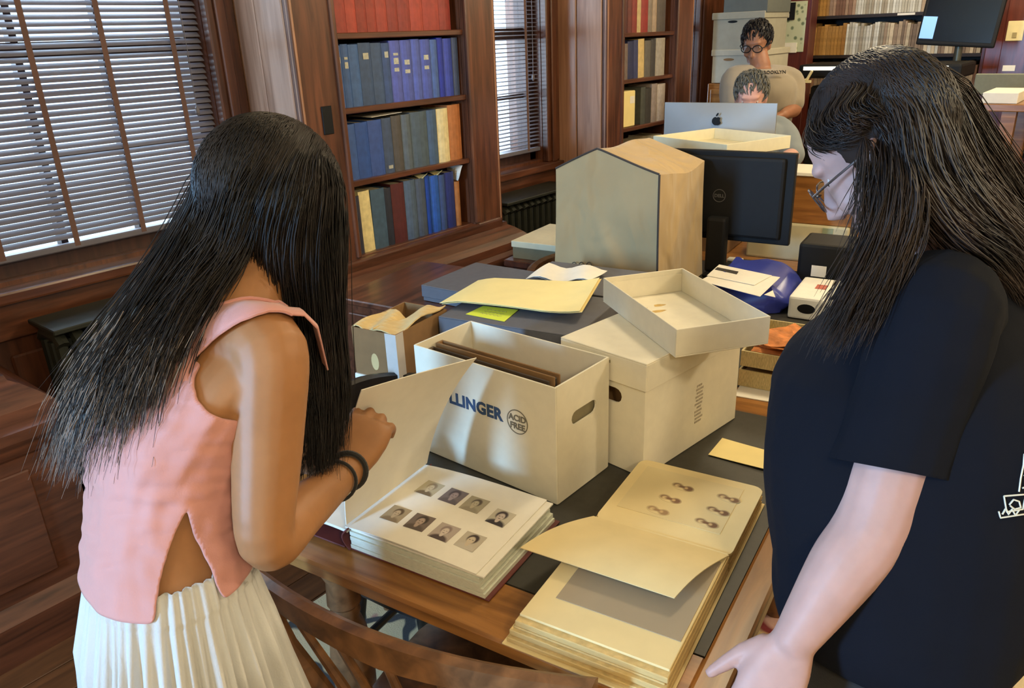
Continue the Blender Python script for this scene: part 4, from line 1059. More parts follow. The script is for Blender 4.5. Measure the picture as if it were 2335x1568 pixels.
# black flat monitor seen from behind
MN = thing_t('computer_monitor', 'black flat computer monitor seen from behind, beside the dust cover', 'monitor', -0.66, 2.16, TZ + 0.0005)
yM = 2.12
def mbox(nm, xa, xb, ya, yb_, za, zb, bev=0.004, mat=M_BLACKP): return tbox(nm, xa, xb, ya, yb_, za, zb, mat, MN, bev, 2)
mbox('screen_shell', -0.93, -0.398, yM, yM + 0.03, 0.885, 1.222)
mbox('rear_housing', -0.90, -0.43, yM - 0.022, yM + 0.001, 0.905, 1.205, 0.02)
mbox('stand_column', -0.690, -0.615, yM - 0.075, yM - 0.023, 0.772, 0.985, 0.012)
mbox('stand_base', -0.685, -0.50, yM - 0.11, yM + 0.09, TZ + 0.0006, 0.773, 0.005)
M_SCREEN = plain('dark_screen', srgb(14, 15, 18), 0.15, 0.05, 10)
mbox('screen', -0.92, -0.408, yM + 0.0301, yM + 0.031, 0.90, 1.212, 0, M_SCREEN)
M_GREYLOGO = plain('grey_logo', srgb(74, 74, 76), 0.4, 0.05, 40)
lc = PP(1640, 446, TL(0, yM - 0.0228, 0), TV)
LM = basis(lc, TU, V((0, 0, 1)), -TV)
bm = NB(); ring_mesh(bm, LM, 0.022, 0.0245, th=0.0008); obj('logo_ring', bm, M_GREYLOGO, MN)
text_mesh('logo_lettering', 'DELL', 0.017, LM @ Matrix.Translation((0, -0.006, 0)), M_GREYLOGO, MN, bold=0.0004, align='CENTER')

# shallow lid resting on a carton behind the monitor
o = thing_t('storage_carton', 'plain brown storage carton behind the black monitor, carrying the shallow lid', 'box', -0.88, 2.56, 0.7355)
tbox('body', -1.03, -0.72, 2.44, 2.70, 0.736, 1.178, M_CARTON, o, 0.003)
tbox('tape', -0.90, -0.85, 2.4392, 2.701, 1.1782, 1.1788, M_TAPEW, o)
M_CREAMBOX = plain('cream_box_board', srgb(222, 212, 178), 0.75, 0.03, 40, 0.03)
zt = 1.1792
A, B = TL(-1.06, 2.42, zt), TL(-0.685, 2.235, zt)
e1 = (B - A); Lx = e1.length; e1.normalize(); e2 = V((-e1.y, e1.x, 0)); Ly = 0.37
TRY = thing('shallow_lid', 'shallow cream box lid lying open side up in front of the silver computer', 'lid', A, math.atan2(e1.y, e1.x))
MT = WM[TRY.name]
def tray_part(nm, b):
    bm = NB(); add_box(bm, *b, M=MT); obj(nm, bm, M_CREAMBOX, TRY, bev=0.001)
tray_part('tray_floor', (0, Lx, 0, Ly, 0, 0.004))
for b in ((0, Lx, 0, 0.004, 0.004, 0.05), (0, Lx, Ly - 0.004, Ly, 0.004, 0.05), (0, 0.004, 0.004, Ly - 0.004, 0.004, 0.05), (Lx - 0.004, Lx, 0.004, Ly - 0.004, 0.004, 0.05)): tray_part('rim', b)

# ------------------------------------------------------------------ blue bag, letters, parcel, black device
M_BLUE = plain('blue_plastic_bag', srgb(52, 62, 148), 0.35, 0.12, 9, 0.25)
bm = NB(); cxp = (-0.44, 1.86)
pts = []
for i in range(25):
    a = 2 * PI * i / 24
    pts.append(a)
rings = []
for k in range(9):
    f = k / 8; z = TZ + 0.001 + 0.10 * f
    s = (1 - (f ** 4) * 0.22) * (0.94 + 0.06 * math.sin(f * PI))
    ring = []
    for i in range(28):
        a = 2 * PI * i / 28
        sx = math.copysign(abs(math.cos(a)) ** 0.42, math.cos(a)); sy = math.copysign(abs(math.sin(a)) ** 0.42, math.sin(a))
        n = 1 + 0.05 * math.sin(3 * a + 5 * f) + 0.03 * math.sin(7 * a - 4 * f)
        ring.append(TL(cxp[0] + 0.14 * sx * s * n, cxp[1] + 0.175 * sy * s * n, z + 0.010 * math.sin(5 * a + 1) * f - 0.022 * f * max(0, sx)))
    rings.append(ring)
add_loft(bm, rings); bg = tag(obj('plastic_bag', bm, M_BLUE, smooth=True), 'crumpled blue plastic bag under the white letters', 'bag')
bm = NB(); Q = [PZ(1742, 674, 0.862), PZ(1768, 680, 0.862), PZ(1762, 664, 0.862)]
add_prism(bm, [q + V((0, 0, 0.003)) for q in Q], (0, 0, 0.0006)); obj('white_print', bm, M_PAPER, bg)
def sheet(name, lab, cat, P, z, mat=M_PAPER, th=0.0012, f=None, group=None):
    bm = NB(); add_sheet(bm, quad_grid(*[PZ(x, y, z) for x, y in P], 6, 6, f), th); return tag(obj(name, bm, mat), lab, cat, group)
sheet('letter', 'white letter on top of the blue bag, lowest of the two', 'paper', [(1595, 640), (1733, 676), (1779, 632), (1648, 612)], 0.8655, group='letters on the blue bag')
le = sheet('letter', 'white letter with a dark bar across its top, above the blue bag', 'paper', [(1612, 628), (1720, 650), (1760, 628), (1640, 603)], 0.868, group='letters on the blue bag')
bm = NB(); add_sheet(bm, quad_grid(*[PZ(x, y, 0.8695) for x, y in ((1630, 614), (1680, 625), (1684, 619), (1636, 609))], 2, 2), 0.0006); obj('dark_bar', bm, M_DKLINE, le)
o = thing_t('white_parcel', 'white box with a red stamp beside the blue bag', 'box', -0.22, 1.80, TZ + 0.0005)
tbox('body', -0.292, -0.155, 1.69, 1.93, TZ + 0.001, TZ + 0.075, M_BOARD_W, o, 0.008, 2)
M_REDST = plain('red_stamp', srgb(176, 92, 78), 0.7, 0.2, 60)
tbox('stamp', -0.235, -0.20, 1.80, 1.85, TZ + 0.0752, TZ + 0.0757, M_REDST, o)
bm = NB(); add_prism(bm, [TL(-0.235 + 0.028 * math.cos(a), 1.6895, TZ + 0.038 + 0.016 * math.sin(a)) for a in [k * PI / 10 for k in range(20)]], TV * -0.0006); obj('oval_opening', bm, M_BLACKP, o)
o = thing_t('black_device', 'black boxy device with a white label on the table', 'device', -0.25, 2.05, TZ + 0.0005)
tbox('body', -0.335, -0.15, 1.99, 2.17, TZ + 0.001, TZ + 0.175, M_BLACKP, o, 0.012, 2)
tbox('label_plate', -0.285, -0.235, 1.9892, 1.9899, TZ + 0.06, TZ + 0.10, M_PAPER, o)
tbox('cable_block', -0.40, -0.336, 2.04, 2.12, TZ + 0.001, TZ + 0.035, M_BLACKP, o, 0.006)
# newsprint trays with orange papers
M_NEWS = plain('newsprint_tray', srgb(196, 178, 130), 0.85, 0.28, 90, 0.1, stretch=(6, 6, 1))
M_ORANGE = plain('orange_papers', srgb(190, 116, 58), 0.8, 0.35, 40, 0.15)
for k, (za, zb, lab, m2) in enumerate(((TZ + 0.0035, TZ + 0.062, 'newsprint-covered tray of brown papers, lower of the stacked pair', M_CARTON), (TZ + 0.064, TZ + 0.118, 'newsprint-covered tray heaped with orange papers, upper of the pair', M_ORANGE))):
    o = thing_t('paper_tray', lab, 'tray', -0.15, 1.2, za, 0, 'stacked newsprint trays')
    xa, xb, ya, yb_ = -0.283 + 0.004 * k, -0.03, 1.10 - 0.006 * k, 1.36
    for b in ((xa, xb, ya, ya + 0.005, za, zb - 0.012), (xa, xb, yb_ - 0.005, yb_, za, zb - 0.012), (xa, xa + 0.005, ya + 0.005, yb_ - 0.005, za, zb - 0.012), (xb - 0.005, xb, ya + 0.005, yb_ - 0.005, za, zb - 0.012)):
        tbox('tray_side', *b, M_NEWS, o)
    tbox('tray_floor', xa + 0.005, xb - 0.005, ya + 0.005, yb_ - 0.005, za, za + 0.004, M_NEWS, o)
    for q in range(5):
        bm = NB(); a = q * 0.5; w = R_.uniform(0.07, 0.11)
        cx_, cy_ = lerp(xa + 0.05, xb - 0.10, R_.random()), lerp(ya + 0.05, yb_ - 0.10, R_.random()); zz = za + 0.030 + 0.006 * q + (0.012 if k else 0)
        if k == 0: zz = min(zz, zb - 0.012)
        d1 = V((math.cos(a), math.sin(a))) * w; d2 = V((-math.sin(a), math.cos(a))) * w * 0.7
        P = [TL(max(xa + .007, min(xb - .007, cx_ + s1 * d1.x + s2 * d2.x)), max(ya + .007, min(yb_ - .007, cy_ + s1 * d1.y + s2 * d2.y)), zz) for s1, s2 in ((-1, -1), (1, -1), (1, 1), (-1, 1))]
        add_sheet(bm, quad_grid(*P, 6, 6, lambda u, v: (0, 0, 0.006 * math.sin(6 * u + q) * math.sin(5 * v + q) if k else 0)), 0.001); obj('loose_paper', bm, m2, o)
bm = NB(); add_sheet(bm, quad_grid(TL(-0.275, 1.035, TZ + 0.0015), TL(-0.02, 1.05, TZ + 0.0015), TL(-0.02, 1.4, TZ + 0.0015), TL(-0.29, 1.38, TZ + 0.0015), 2, 2), 0.0025); tag(obj('paper_pad', bm, M_PAPER), 'white paper pad under the newsprint trays', 'paper')

# ------------------------------------------------------------------ second desk with the silver computer
DK = thing_t('computer_desk', 'wooden computer desk beyond the reading table', 'desk', -0.8, 2.9, 0)
tbox('desk_top', -1.235, -0.18, 2.42, 3.28, 0.705, 0.735, M_TABLE, DK, 0.006)
for x in (-1.225, -0.24): tbox('side_panel', x, x + 0.03, 2.50, 3.22, 0.0125, 0.705, M_TABLE_Y, DK)
tbox('back_panel', -1.195, -0.24, 2.55, 2.57, 0.2, 0.705, M_TABLE, DK)
M_ALU = plain('silver_aluminium', srgb(150, 152, 152), 0.5, 0.03, 10, metal=0.4)
IM = thing_t('desktop_computer', 'silver all-in-one desktop computer seen from behind', 'computer', -0.93, 2.95, 0.7355)
yI = 2.9
bm = NB(); n = 12
xa, xb, zlo, zhi = -1.192, -0.664, 0.90, 1.325
rows = []
for i in range(n + 1):
    r_ = []
    for j in range(n + 1):
        s, q = i / n, j / n
        bulge = 0.045 * (math.sin(PI * s) ** 0.8 * math.sin(PI * q) ** 0.8)
        r_.append(TL(lerp(xa, xb, s), yI - 0.004 - bulge, lerp(zlo, zhi, q)))
    rows.append(r_)
vs = [[bm.verts.new(p) for p in r_] for r_ in rows]
for i in range(n):
    for j in range(n): bm.faces.new((vs[i][j], vs[i + 1][j], vs[i + 1][j + 1], vs[i][j + 1]))
edge = [vs[i][0] for i in range(n + 1)] + [vs[n][j] for j in range(1, n + 1)] + [vs[i][n] for i in range(n - 1, -1, -1)] + [vs[0][j] for j in range(n - 1, 0, -1)]
bk = [bm.verts.new(v.co + TV * 0.012) for v in edge]
for i in range(len(edge)): bm.faces.new((edge[i], bk[i], bk[(i + 1) % len(edge)], edge[(i + 1) % len(edge)]))
bm.faces.new(bk)
obj('shell', bm, M_ALU, IM, smooth=True)
tbox('screen', xa + 0.005, xb - 0.005, yI + 0.0085, yI + 0.0095, zlo + 0.06, zhi - 0.005, M_SCREEN, IM)
bm = NB(); add_sheet(bm, [[TL(x, yI - 0.05 + 0.04 * math.sin(f * 1.3), 1.0 - (1.0 - 0.742) * f) for x in (-1.02, -0.84)] for f in [k / 8 for k in range(9)]], 0.006); obj('stand', bm, M_ALU, IM, smooth=True)
tbox('stand_foot', -1.02, -0.84, 2.80, 2.98, 0.7358, 0.742, M_ALU, IM, 0.002)
# apple-shaped emblem
ac = PP(1634, 276, TL(0, yI - 0.05, 0), TV); AM = basis(ac, TU, V((0, 0, 1)), -TV)
bm = NB(); pts = []
for k in range(40):
    a = 2 * PI * k / 40 + PI / 2
    r = 0.021 * (1 + 0.06 * math.cos(2 * a)) * (1 - 0.22 * math.exp(-((a - PI / 2 - (2 * PI if a > PI * 1.5 else 0)) / 0.22) ** 2)) * (1 - 0.06 * math.exp(-((a - 1.5 * PI) / 0.2) ** 2))
    x, z = r * math.cos(a), r * math.sin(a)
    dd = math.hypot(x - 0.027, z - 0.004)
    if dd < 0.012: x = 0.027 - math.sqrt(max(0, 0.012 ** 2 - (z - 0.004) ** 2)) if abs(z - 0.004) < 0.012 else x
    pts.append(AM @ V((x, z, 0)))
add_prism(bm, pts, -TV * 0.001); obj('emblem', bm, M_BLACKP, IM)
bm = NB(); add_prism(bm, [AM @ V((0.002 + 0.005 * math.cos(a) + 0.004 * math.sin(a), 0.029 + 0.008 * math.sin(a), 0)) for a in [k * PI / 6 for k in range(12)]], -TV * 0.001); obj('emblem_leaf', bm, M_BLACKP, IM)
# wooden box over a pale equipment case on the desk
o = thing_t('equipment_case', 'pale beige equipment case on the far desk', 'case', -0.48, 2.55, 0.7355)
tbox('body', -0.64, -0.24, 2.46, 2.68, 0.7358, 0.892, plain('pale_beige_plastic', srgb(188, 180, 148), 0.6, 0.04, 20), o, 0.008, 2)
tbox('side_strip', -0.34, -0.30, 2.456, 2.4595, 0.745, 0.885, plain('pale_green_strip', srgb(140, 150, 122), 0.6, 0.04, 20), o)
o = thing_t('wooden_box', 'orange-brown wooden box with a pale top edge on the equipment case', 'box', -0.4, 2.56, 0.8925)
tbox('body', -0.50, -0.20, 2.47, 2.67, 0.893, 1.085, M_TABLE, o, 0.003)
tbox('pale_lid', -0.505, -0.195, 2.465, 2.675, 1.085, 1.10, M_PAPER, o, 0.002)
sheet('keyboard_mat', 'dark green mat at the far end of the table', 'mat', [(1652, 604), (1720, 612), (1735, 596), (1668, 588)], TZ + 0.002, plain('dark_green_mat', srgb(58, 60, 44), 0.8), 0.003)
bm = NB(); c = PZ(1676, 595, TZ + 0.004); add_box(bm, -0.03, 0.03, -0.018, 0.018, 0, 0.012, M=basis(c, TU, TV, V((0, 0, 1)))); tag(obj('white_mouse', bm, M_PAPER, bev=0.006, seg=3, smooth=True), 'small white computer mouse on the dark green mat', 'mouse')
# ================================================================== chairs
def spindle(bm, a, b, r=0.008): add_tube(bm, [a, lerp(V(a), V(b), 0.5), b], [r * 0.8, r * 1.25, r * 0.8], 8)
def back_chair(name, label, x, y, rot, mat, crest=0.84, w=0.50, z_seat=0.45, sw=0.42, dp=1.0, ch=0.07):
    """local: the sitter faces +y, back at y=0"""
    t = thing_t(name, label, 'chair', x, y, 0, rot, 'wooden chairs around the table')
    W = WM[t.name]
    f0 = 0.0125
    loc_obj('seat', lambda bm: add_loft(bm, [[(sw * 0.5 * math.copysign(abs(math.cos(a)) ** .6, math.cos(a)) * s, 0.015 + (0.225 + 0.225 * math.copysign(abs(math.sin(a)) ** .7, math.sin(a)) * s) * dp, z) for a in [2 * PI * k / 24 for k in range(24)]] for z, s in ((z_seat - 0.035, 0.9), (z_seat - 0.02, 1.0), (z_seat - 0.004, 1.0), (z_seat, 0.96))]), mat, t, W, smooth=True)
    def cr(s): return V((w * 0.52 * s, -0.045 + 0.055 * s * s, 0))
    N = 16
    def crest_rail(bm):
        rings = []
        for i in range(N + 1):
            s = -1 + 2 * i / N; c = cr(s); zt = crest - (0.012 + (ch - 0.07) * 0.5) * s * s; h = ch - 0.018 * abs(s)
            rings.append([c + V((0, -0.013, zt - h)), c + V((0, 0.010, zt - h)), c + V((0, 0.014, zt - 0.006)), c + V((0, 0.004, zt)), c + V((0, -0.012, zt - 0.002))])
        add_loft(bm, rings)
    loc_obj('crest_rail', crest_rail, mat, t, W, smooth=True)
    for s in (-0.94, 0.94):
        c = cr(s)
        loc_obj('back_post', lambda bm: add_tube(bm, [(c.x * 0.86 * min(1, sw / w + .08), 0.06, z_seat - 0.01), (c.x * 0.95, 0.02, (z_seat + crest) / 2), (c.x, c.y, crest - 0.05)], [0.02, 0.024, 0.017], 10, flat=1.3), mat, t, W, smooth=True)
    for s in (-0.6, -0.3, 0.0, 0.3, 0.6):
        c = cr(s)
        loc_obj('spindle', lambda bm: spindle(bm, (c.x * 0.8 * sw / w, 0.05, z_seat - 0.005), (c.x, c.y, crest - ch + 0.01)), mat, t, W, smooth=True)
    w0 = w; w = sw
    for sx, yy, dy in ((-1, 0.06, -0.05), (1, 0.06, -0.05), (-1, 0.41 * dp, 0.03), (1, 0.41 * dp, 0.03)):
        loc_obj('leg', lambda bm: add_tube(bm, [(sx * (w * 0.5 - 0.02), yy + dy, f0), (sx * (w * 0.5 - 0.05), yy + dy * .5, 0.22), (sx * (w * 0.5 - 0.08), yy, z_seat - 0.03)], [0.014, 0.021, 0.016], 10), mat, t, W, smooth=True)
    for z, yy in ((0.2, 0.035), (0.16, 0.42 * dp)):
        loc_obj('stretcher', lambda bm: add_tube(bm, [(-w * 0.5 + 0.05, yy, z), (w * 0.5 - 0.05, yy, z)], 0.011, 8), mat, t, W, smooth=True)
    for sx in (-1, 1):
        loc_obj('stretcher', lambda bm: add_tube(bm, [(sx * (w * 0.5 - 0.05), 0.035, 0.18), (sx * (w * 0.5 - 0.05), 0.42 * dp, 0.18)], 0.011, 8), mat, t, W, smooth=True)
    return t
back_chair('spindle_chair', 'brown spindle-back wooden chair pushed under the near end of the table', -0.475, -0.085, math.radians(5), M_CHAIR, crest=0.815, w=0.62, ch=0.052)
back_chair('spindle_chair', 'black round-backed wooden chair tucked under the left side of the table', -1.035, 0.435, math.radians(-90), M_BLACKCHAIR, crest=0.868, w=0.46, sw=0.36, dp=0.85, ch=0.14)
# bow-back chair beyond the grey boxes
t = thing_t('bow_chair', 'brown bow-backed wooden chair between the table and the radiator', 'chair', -1.27, 1.80, 0, math.radians(-80), 'wooden chairs around the table')
W = WM[t.name]
loc_obj('seat', lambda bm: add_loft(bm, [[(0.25 * math.cos(a) * s, 0.25 + 0.23 * math.sin(a) * s, z) for a in [2 * PI * k / 24 for k in range(24)]] for z, s in ((0.42, 0.9), (0.435, 1.0), (0.45, 0.97))]), M_CHAIR, t, W, smooth=True)
loc_obj('bow_rail', lambda bm: add_tube(bm, [(0.29 * math.cos(a), 0.25 - 0.27 * math.sin(a), 0.735 + 0.02 * math.sin(a)) for a in [-0.3 + (PI + 0.6) * k / 20 for k in range(21)]], 0.022, 8, flat=1.2), M_CHAIR, t, W, smooth=True)
loc_obj('bow_crest', lambda bm: add_tube(bm, [(0.29 * math.cos(a), 0.25 - 0.28 * math.sin(a), 0.775) for a in [0.5 + (PI - 1.0) * k / 14 for k in range(15)]], [0.01] + [0.022] * 13 + [0.01], 8, flat=1.4), M_CHAIR, t, W, smooth=True)
for k in range(9):
    a = -0.1 + (PI + 0.2) * k / 8
    loc_obj('spindle', lambda bm: spindle(bm, (0.22 * math.cos(a), 0.25 - 0.2 * math.sin(a), 0.445), (0.29 * math.cos(a), 0.25 - 0.27 * math.sin(a), 0.74)), M_CHAIR, t, W, smooth=True)
for sx, yy in ((-0.19, 0.08), (0.19, 0.08), (-0.19, 0.42), (0.19, 0.42)):
    loc_obj('leg', lambda bm: add_tube(bm, [(sx * 1.15, yy + (yy - .25) * .2, 0.0125), (sx, yy, 0.43)], [0.015, 0.02], 10), M_CHAIR, t, W, smooth=True)
# little side table with a cream box, by the window bay
o = thing_t('side_table', 'small dark side table carrying a cream box near the radiator', 'table', -1.45, 2.25, 0)
tbox('table_top', -1.60, -1.27, 2.03, 2.46, 0.69, 0.72, M_MAHOG_H, o, 0.004)
for x, y in ((-1.59, 2.04), (-1.315, 2.04), (-1.59, 2.415), (-1.315, 2.415)): tbox('leg', x, x + 0.035, y, y + 0.035, 0.0125, 0.69, M_MAHOG, o)
tbox('apron', -1.555, -1.315, 2.045, 2.06, 0.62, 0.69, M_MAHOG_H, o)
o = thing_t('cream_box', 'flat cream lidded box on the small side table', 'box', -1.45, 2.25, 0.7205)
tbox('body', -1.575, -1.29, 2.075, 2.425, 0.721, 0.78, M_GREYIN, o); 
bm = NB(); 
W = WM[o.name]
tbox('lid', -1.58, -1.285, 2.07, 2.43, 0.772, 0.80, M_CREAMBOX, o, 0.002)
# ================================================================== far end of the room
M_REDWOOD = wood('dark_red_cabinet', srgb(64, 24, 18), srgb(104, 44, 32), 0.35, coat=0.2)
YB = 6.32
xl, xr = PY(1834, 60, YB).x, PY(2262, 60, YB).x
t = thing('periodical_shelf', 'tall dark shelf full of magazines along the far wall', 'bookshelf', ((xl + xr) / 2, YB + 0.15, 0))
SHB = [0.30, 0.58, 0.865, 1.145, 1.425, 1.70, 1.975]
boxes('upright', [(xl, xl + 0.035, YB, YB + 0.3, 0, 2.3)], M_REDWOOD, t, bev=0.003); boxes('upright', [(xr - 0.035, xr, YB, YB + 0.3, 0, 2.3)], M_REDWOOD, t, bev=0.003)
boxes('back_panel', [(xl, xr, YB + 0.3, YB + 0.32, 0, 2.3)], M_DARKWOOD, t); boxes('top_board', [(xl, xr, YB, YB + 0.32, 2.3, 2.33)], M_REDWOOD, t)
boxes('kick_board', [(xl, xr, YB + 0.02, YB + 0.3, 0.0, 0.28)], M_REDWOOD, t)
for z in SHB: boxes('shelf', [(xl + 0.0355, xr - 0.0355, YB + 0.004, YB + 0.3, z - 0.022, z)], M_DARKWOOD, t)
boxes('shelf_label', [(PY(2046, 35, YB).x, PY(2086, 35, YB).x, YB + 0.0005, YB + 0.0035, 1.683, 1.697)], M_PAPER, t)
def mag(i, x, w, z, h, col, nm, shelf, group):
    key = '%d_%d_%d' % tuple(int(v * 300) for v in col[:3])
    bm = NB(); dpt = 0.19; add_box(bm, x + 0.0004, x + w - 0.0004, YB + 0.015, YB + 0.015 + dpt, z + 0.0003, z + h)
    top = [v for v in bm.verts if v.co.z > z + h * .9]
    o = obj('magazine', bm, plain('magazine_' + key, col, 0.7, 0.2, 40, 0.05)); tag(o, '%s, %s from the left on the %s' % (nm, ordn(i), shelf), 'magazine', group)
def mag_row(z, zones, shelf, group, skip=None):
    x = xl + 0.04; i = 0
    while x < xr - 0.055:
        s = (x - xl) / (xr - xl)
        for (lim, cols, nm, wr) in zones:
            if s < lim: break
        w = R_.uniform(*wr); c = R_.choice(cols); j = R_.uniform(0.85, 1.12); c = tuple(min(1, v * j) for v in c[:3]) + (1,)
        if not (skip and skip(x)):
            mag(i, x, w, z, R_.uniform(0.195, 0.232), c, nm, shelf, group); i += 1
        x += w + R_.uniform(0.0005, 0.002)
tan = [srgb(150, 108, 54), srgb(164, 122, 64), srgb(140, 98, 48)]; pale = [srgb(196, 190, 176), srgb(176, 168, 150), srgb(208, 204, 192), srgb(150, 138, 118)]; taupe = [srgb(140, 118, 96), srgb(164, 142, 116), srgb(120, 100, 82), srgb(188, 170, 142)]; brn = [srgb(112, 78, 58), srgb(132, 98, 76), srgb(150, 120, 96)]
mag_row(SHB[5], [(0.13, tan, 'tan bound magazine', (.022, .03)), (0.28, brn, 'brown magazine', (.018, .028)), (0.62, pale, 'pale magazine', (.012, .022)), (1.1, taupe, 'taupe magazine', (.016, .028))], 'upper far shelf', 'magazines on the upper far shelf')
mag_row(SHB[4], [(0.24, tan, 'tan bound magazine', (.022, .032)), (0.45, pale, 'grey magazine', (.012, .022)), (1.1, taupe + pale[:1], 'fawn magazine', (.014, .026))], 'middle far shelf', 'magazines on the middle far shelf')
mag_row(SHB[3], [(1.1, taupe + brn, 'brownish magazine', (.016, .026))], 'lower far shelf', 'magazines on the lower far shelf')
# tall cabinet right of the shelf
cx0 = PY(2256, 60, 6.1).x
t = thing('tall_cabinet', 'tall dark red wooden cabinet at the far right with a switch plate', 'cabinet', (cx0 + 0.6, 6.4, 0))
boxes('body', [(cx0, cx0 + 1.25, 6.1, 6.70, 0, 2.5)], M_REDWOOD, t, bev=0.004)
boxes('door', [(cx0 + 0.09, cx0 + 0.60, 6.085, 6.0995, 0.1, 2.4)], M_REDWOOD, t, bev=0.004); boxes('door', [(cx0 + 0.63, cx0 + 1.2, 6.085, 6.0995, 0.1, 2.4)], M_REDWOOD, t, bev=0.004)
p0, p1 = PY(2300, 48, 6.08), PY(2330, 93, 6.08)
M_IVORY = plain('ivory_plate', srgb(222, 210, 164), 0.5, 0.04, 30)
pl = boxes('switch_plate', [(p0.x, p1.x, 6.079, 6.0845, p1.z, p0.z)], M_IVORY, t, bev=0.003)
boxes('switch', [((p0.x + p1.x) / 2 - 0.012, (p0.x + p1.x) / 2 + 0.012, 6.073, 6.0788, p1.z + 0.02, p1.z + 0.05)], plain('switch_grey', srgb(150, 138, 100), 0.5), pl)
p0, p1 = PY(2287, 149, 6.08), PY(2313, 162, 6.08); boxes('name_label', [(p0.x, p1.x, 6.082, 6.0845, p1.z, p0.z)], M_PAPER, t)
# wall-arm television
t = thing('wall_screen', 'black flat screen on a grey pole in front of the far shelf', 'screen', (PY(2190, 100, 5.6).x, 5.6, 0))
a, b = PY(2110, 0, 5.55), PY(2272, 100, 5.55)
Mt = Matrix.Translation(((a.x + b.x) / 2, 5.56, (a.z + b.z) / 2 + 0.02)) @ Matrix.Rotation(math.radians(4), 4, 'Y') @ Matrix.Rotation(math.radians(-6), 4, 'X')
w2, h2 = (b.x - a.x) / 2 + 0.004, (a.z - b.z) / 2 + 0.03
bm = NB(); add_box(bm, -w2, w2, -0.02, 0.02, -h2, h2, M=Mt); obj('screen_shell', bm, M_BLACKP, t, bev=0.01, seg=2)
bm = NB(); add_box(bm, -w2 + 0.02, w2 - 0.02, -0.0215, -0.0203, -h2 + 0.025, h2 - 0.02, M=Mt); obj('screen', bm, M_SCREEN, t)
bm = NB(); add_box(bm, -w2 + 0.012, -w2 + 0.09, -0.0225, -0.0216, -h2 + 0.035, -h2 + 0.16, M=Mt); obj('screen_reflection', bm, emissive('blue_window_reflection', (0.20, 0.40, 0.85, 1), 0.5), t)  # glowing blue patch stands in for a window reflected in the screen
bx = PY(2180, 130, 5.56).x
bm = NB(); add_tube(bm, [(bx, 5.60, 0.0125), (bx, 5.60, 1.35), (bx, 5.59, b.z + 0.05)], 0.022, 10); obj('pole', bm, plain('grey_pole', srgb(98, 98, 86), 0.4, 0.05, 20, metal=0.5), t, smooth=True)
bm = NB(); add_lathe(bm, [(0.22, 0.0125), (0.22, 0.03), (0.04, 0.05)], (bx, 5.60, 0), 20); obj('pole_base', bm, M_BLACKP, t)
bm = NB(); add_box(bm, bx - 0.06, bx + 0.06, 5.565, 5.60, b.z + 0.02, b.z + 0.12); obj('bracket', bm, M_STEEL, t, bev=0.01)
# overhead book scanner
t = thing('book_scanner', 'dark overhead book scanner with white light bars on a stand', 'scanner', (-1.62, 5.2, 0))
YS = 5.2
def ys(px, py): return PY(px, py, YS)
a, b = ys(1822, 148), ys(2185, 205)
boxes('hood', [(a.x, b.x, YS, YS + 0.4, b.z + 0.06, a.z)], M_BLACKP, t, bev=0.015, seg=2)
a, b = ys(1833, 152), ys(1926, 160); boxes('light_bar', [(a.x, b.x, YS - 0.006, YS - 0.0005, b.z, a.z)], emissive('lit_white_bar', (1, 0.96, 0.85, 1), 0.9), t)
a, b = ys(2130, 150), ys(2162, 158); boxes('light_bar', [(a.x, b.x, YS - 0.006, YS - 0.0005, b.z, a.z)], MATS['lit_white_bar'], t)
a, b = ys(1835, 161), ys(1851, 184)
bm = NB(); add_tube(bm, [(b.x, YS - 0.012, a.z), ((a.x + b.x) / 2, YS - 0.012, b.z + 0.01), (a.x, YS - 0.012, b.z)], 0.009, 6); add_box(bm, a.x - 0.004, b.x, YS - 0.02, YS - 0.006, b.z - 0.012, b.z + 0.004); obj('white_bracket', bm, M_IVORY, t)
a, b = ys(1840, 205), ys(2010, 330); boxes('stand', [(a.x, b.x, YS + 0.06, YS + 0.38, 0.75, a.z + 0.02)], M_BLACKP, t, bev=0.01)
boxes('stand_table', [(a.x - 0.1, b.x + 0.2, YS - 0.08, YS + 0.5, 0.70, 0.749)], M_TABLE, t, bev=0.004)
for x in (a.x - 0.06, b.x + 0.12):
    for y in (YS - 0.05, YS + 0.42): boxes('leg', [(x, x + 0.05, y, y + 0.05, 0.0125, 0.70)], M_TABLE, t)
# small wooden stand with a grey panel and paper tray
YD = 4.5
def yd(px, py): return PY(px, py, YD)
t = thing('standing_desk', 'tall wooden stand with a grey privacy panel at the far right', 'desk', (yd(2275, 240).x, YD + 0.3, 0))
a, b = yd(2222, 236), yd(2420, 330)
boxes('desk_top', [(a.x, b.x, YD, YD + 0.6, a.z - 0.035, a.z)], M_TABLE, t, bev=0.004)
for x in (a.x + 0.12, b.x - 0.1):
    boxes('leg', [(x, x + 0.06, YD + 0.03, YD + 0.09, 0.0125, a.z - 0.035)], M_TABLE, t); boxes('leg', [(x, x + 0.06, YD + 0.5, YD + 0.56, 0.0125, a.z - 0.035)], M_TABLE, t)
c, d = PY(2226, 168, YD + 0.55), PY(2430, 212, YD + 0.55)
boxes('privacy_panel', [(c.x, d.x, YD + 0.54, YD + 0.57, a.z, c.z)], plain('grey_felt_panel', srgb(120, 122, 104), 0.9, 0.06, 60, 0.1), t, bev=0.004)
e = yd(2228, 210)
bm = NB(); f1 = yd(2236, 232); f2 = yd(2318, 232)
add_box(bm, f1.x, f2.x, YD + 0.02, YD + 0.36, a.z + 0.0005, a.z + 0.05); tag(obj('paper_stack', bm, M_PAPER, bev=0.002), 'white stack of paper on the tall wooden stand', 'paper')
c, d = PY(2232, 262, YD + 0.3), PY(2266, 292, YD + 0.3)
boxes('waste_bin', [], M_PAPER) if False else None
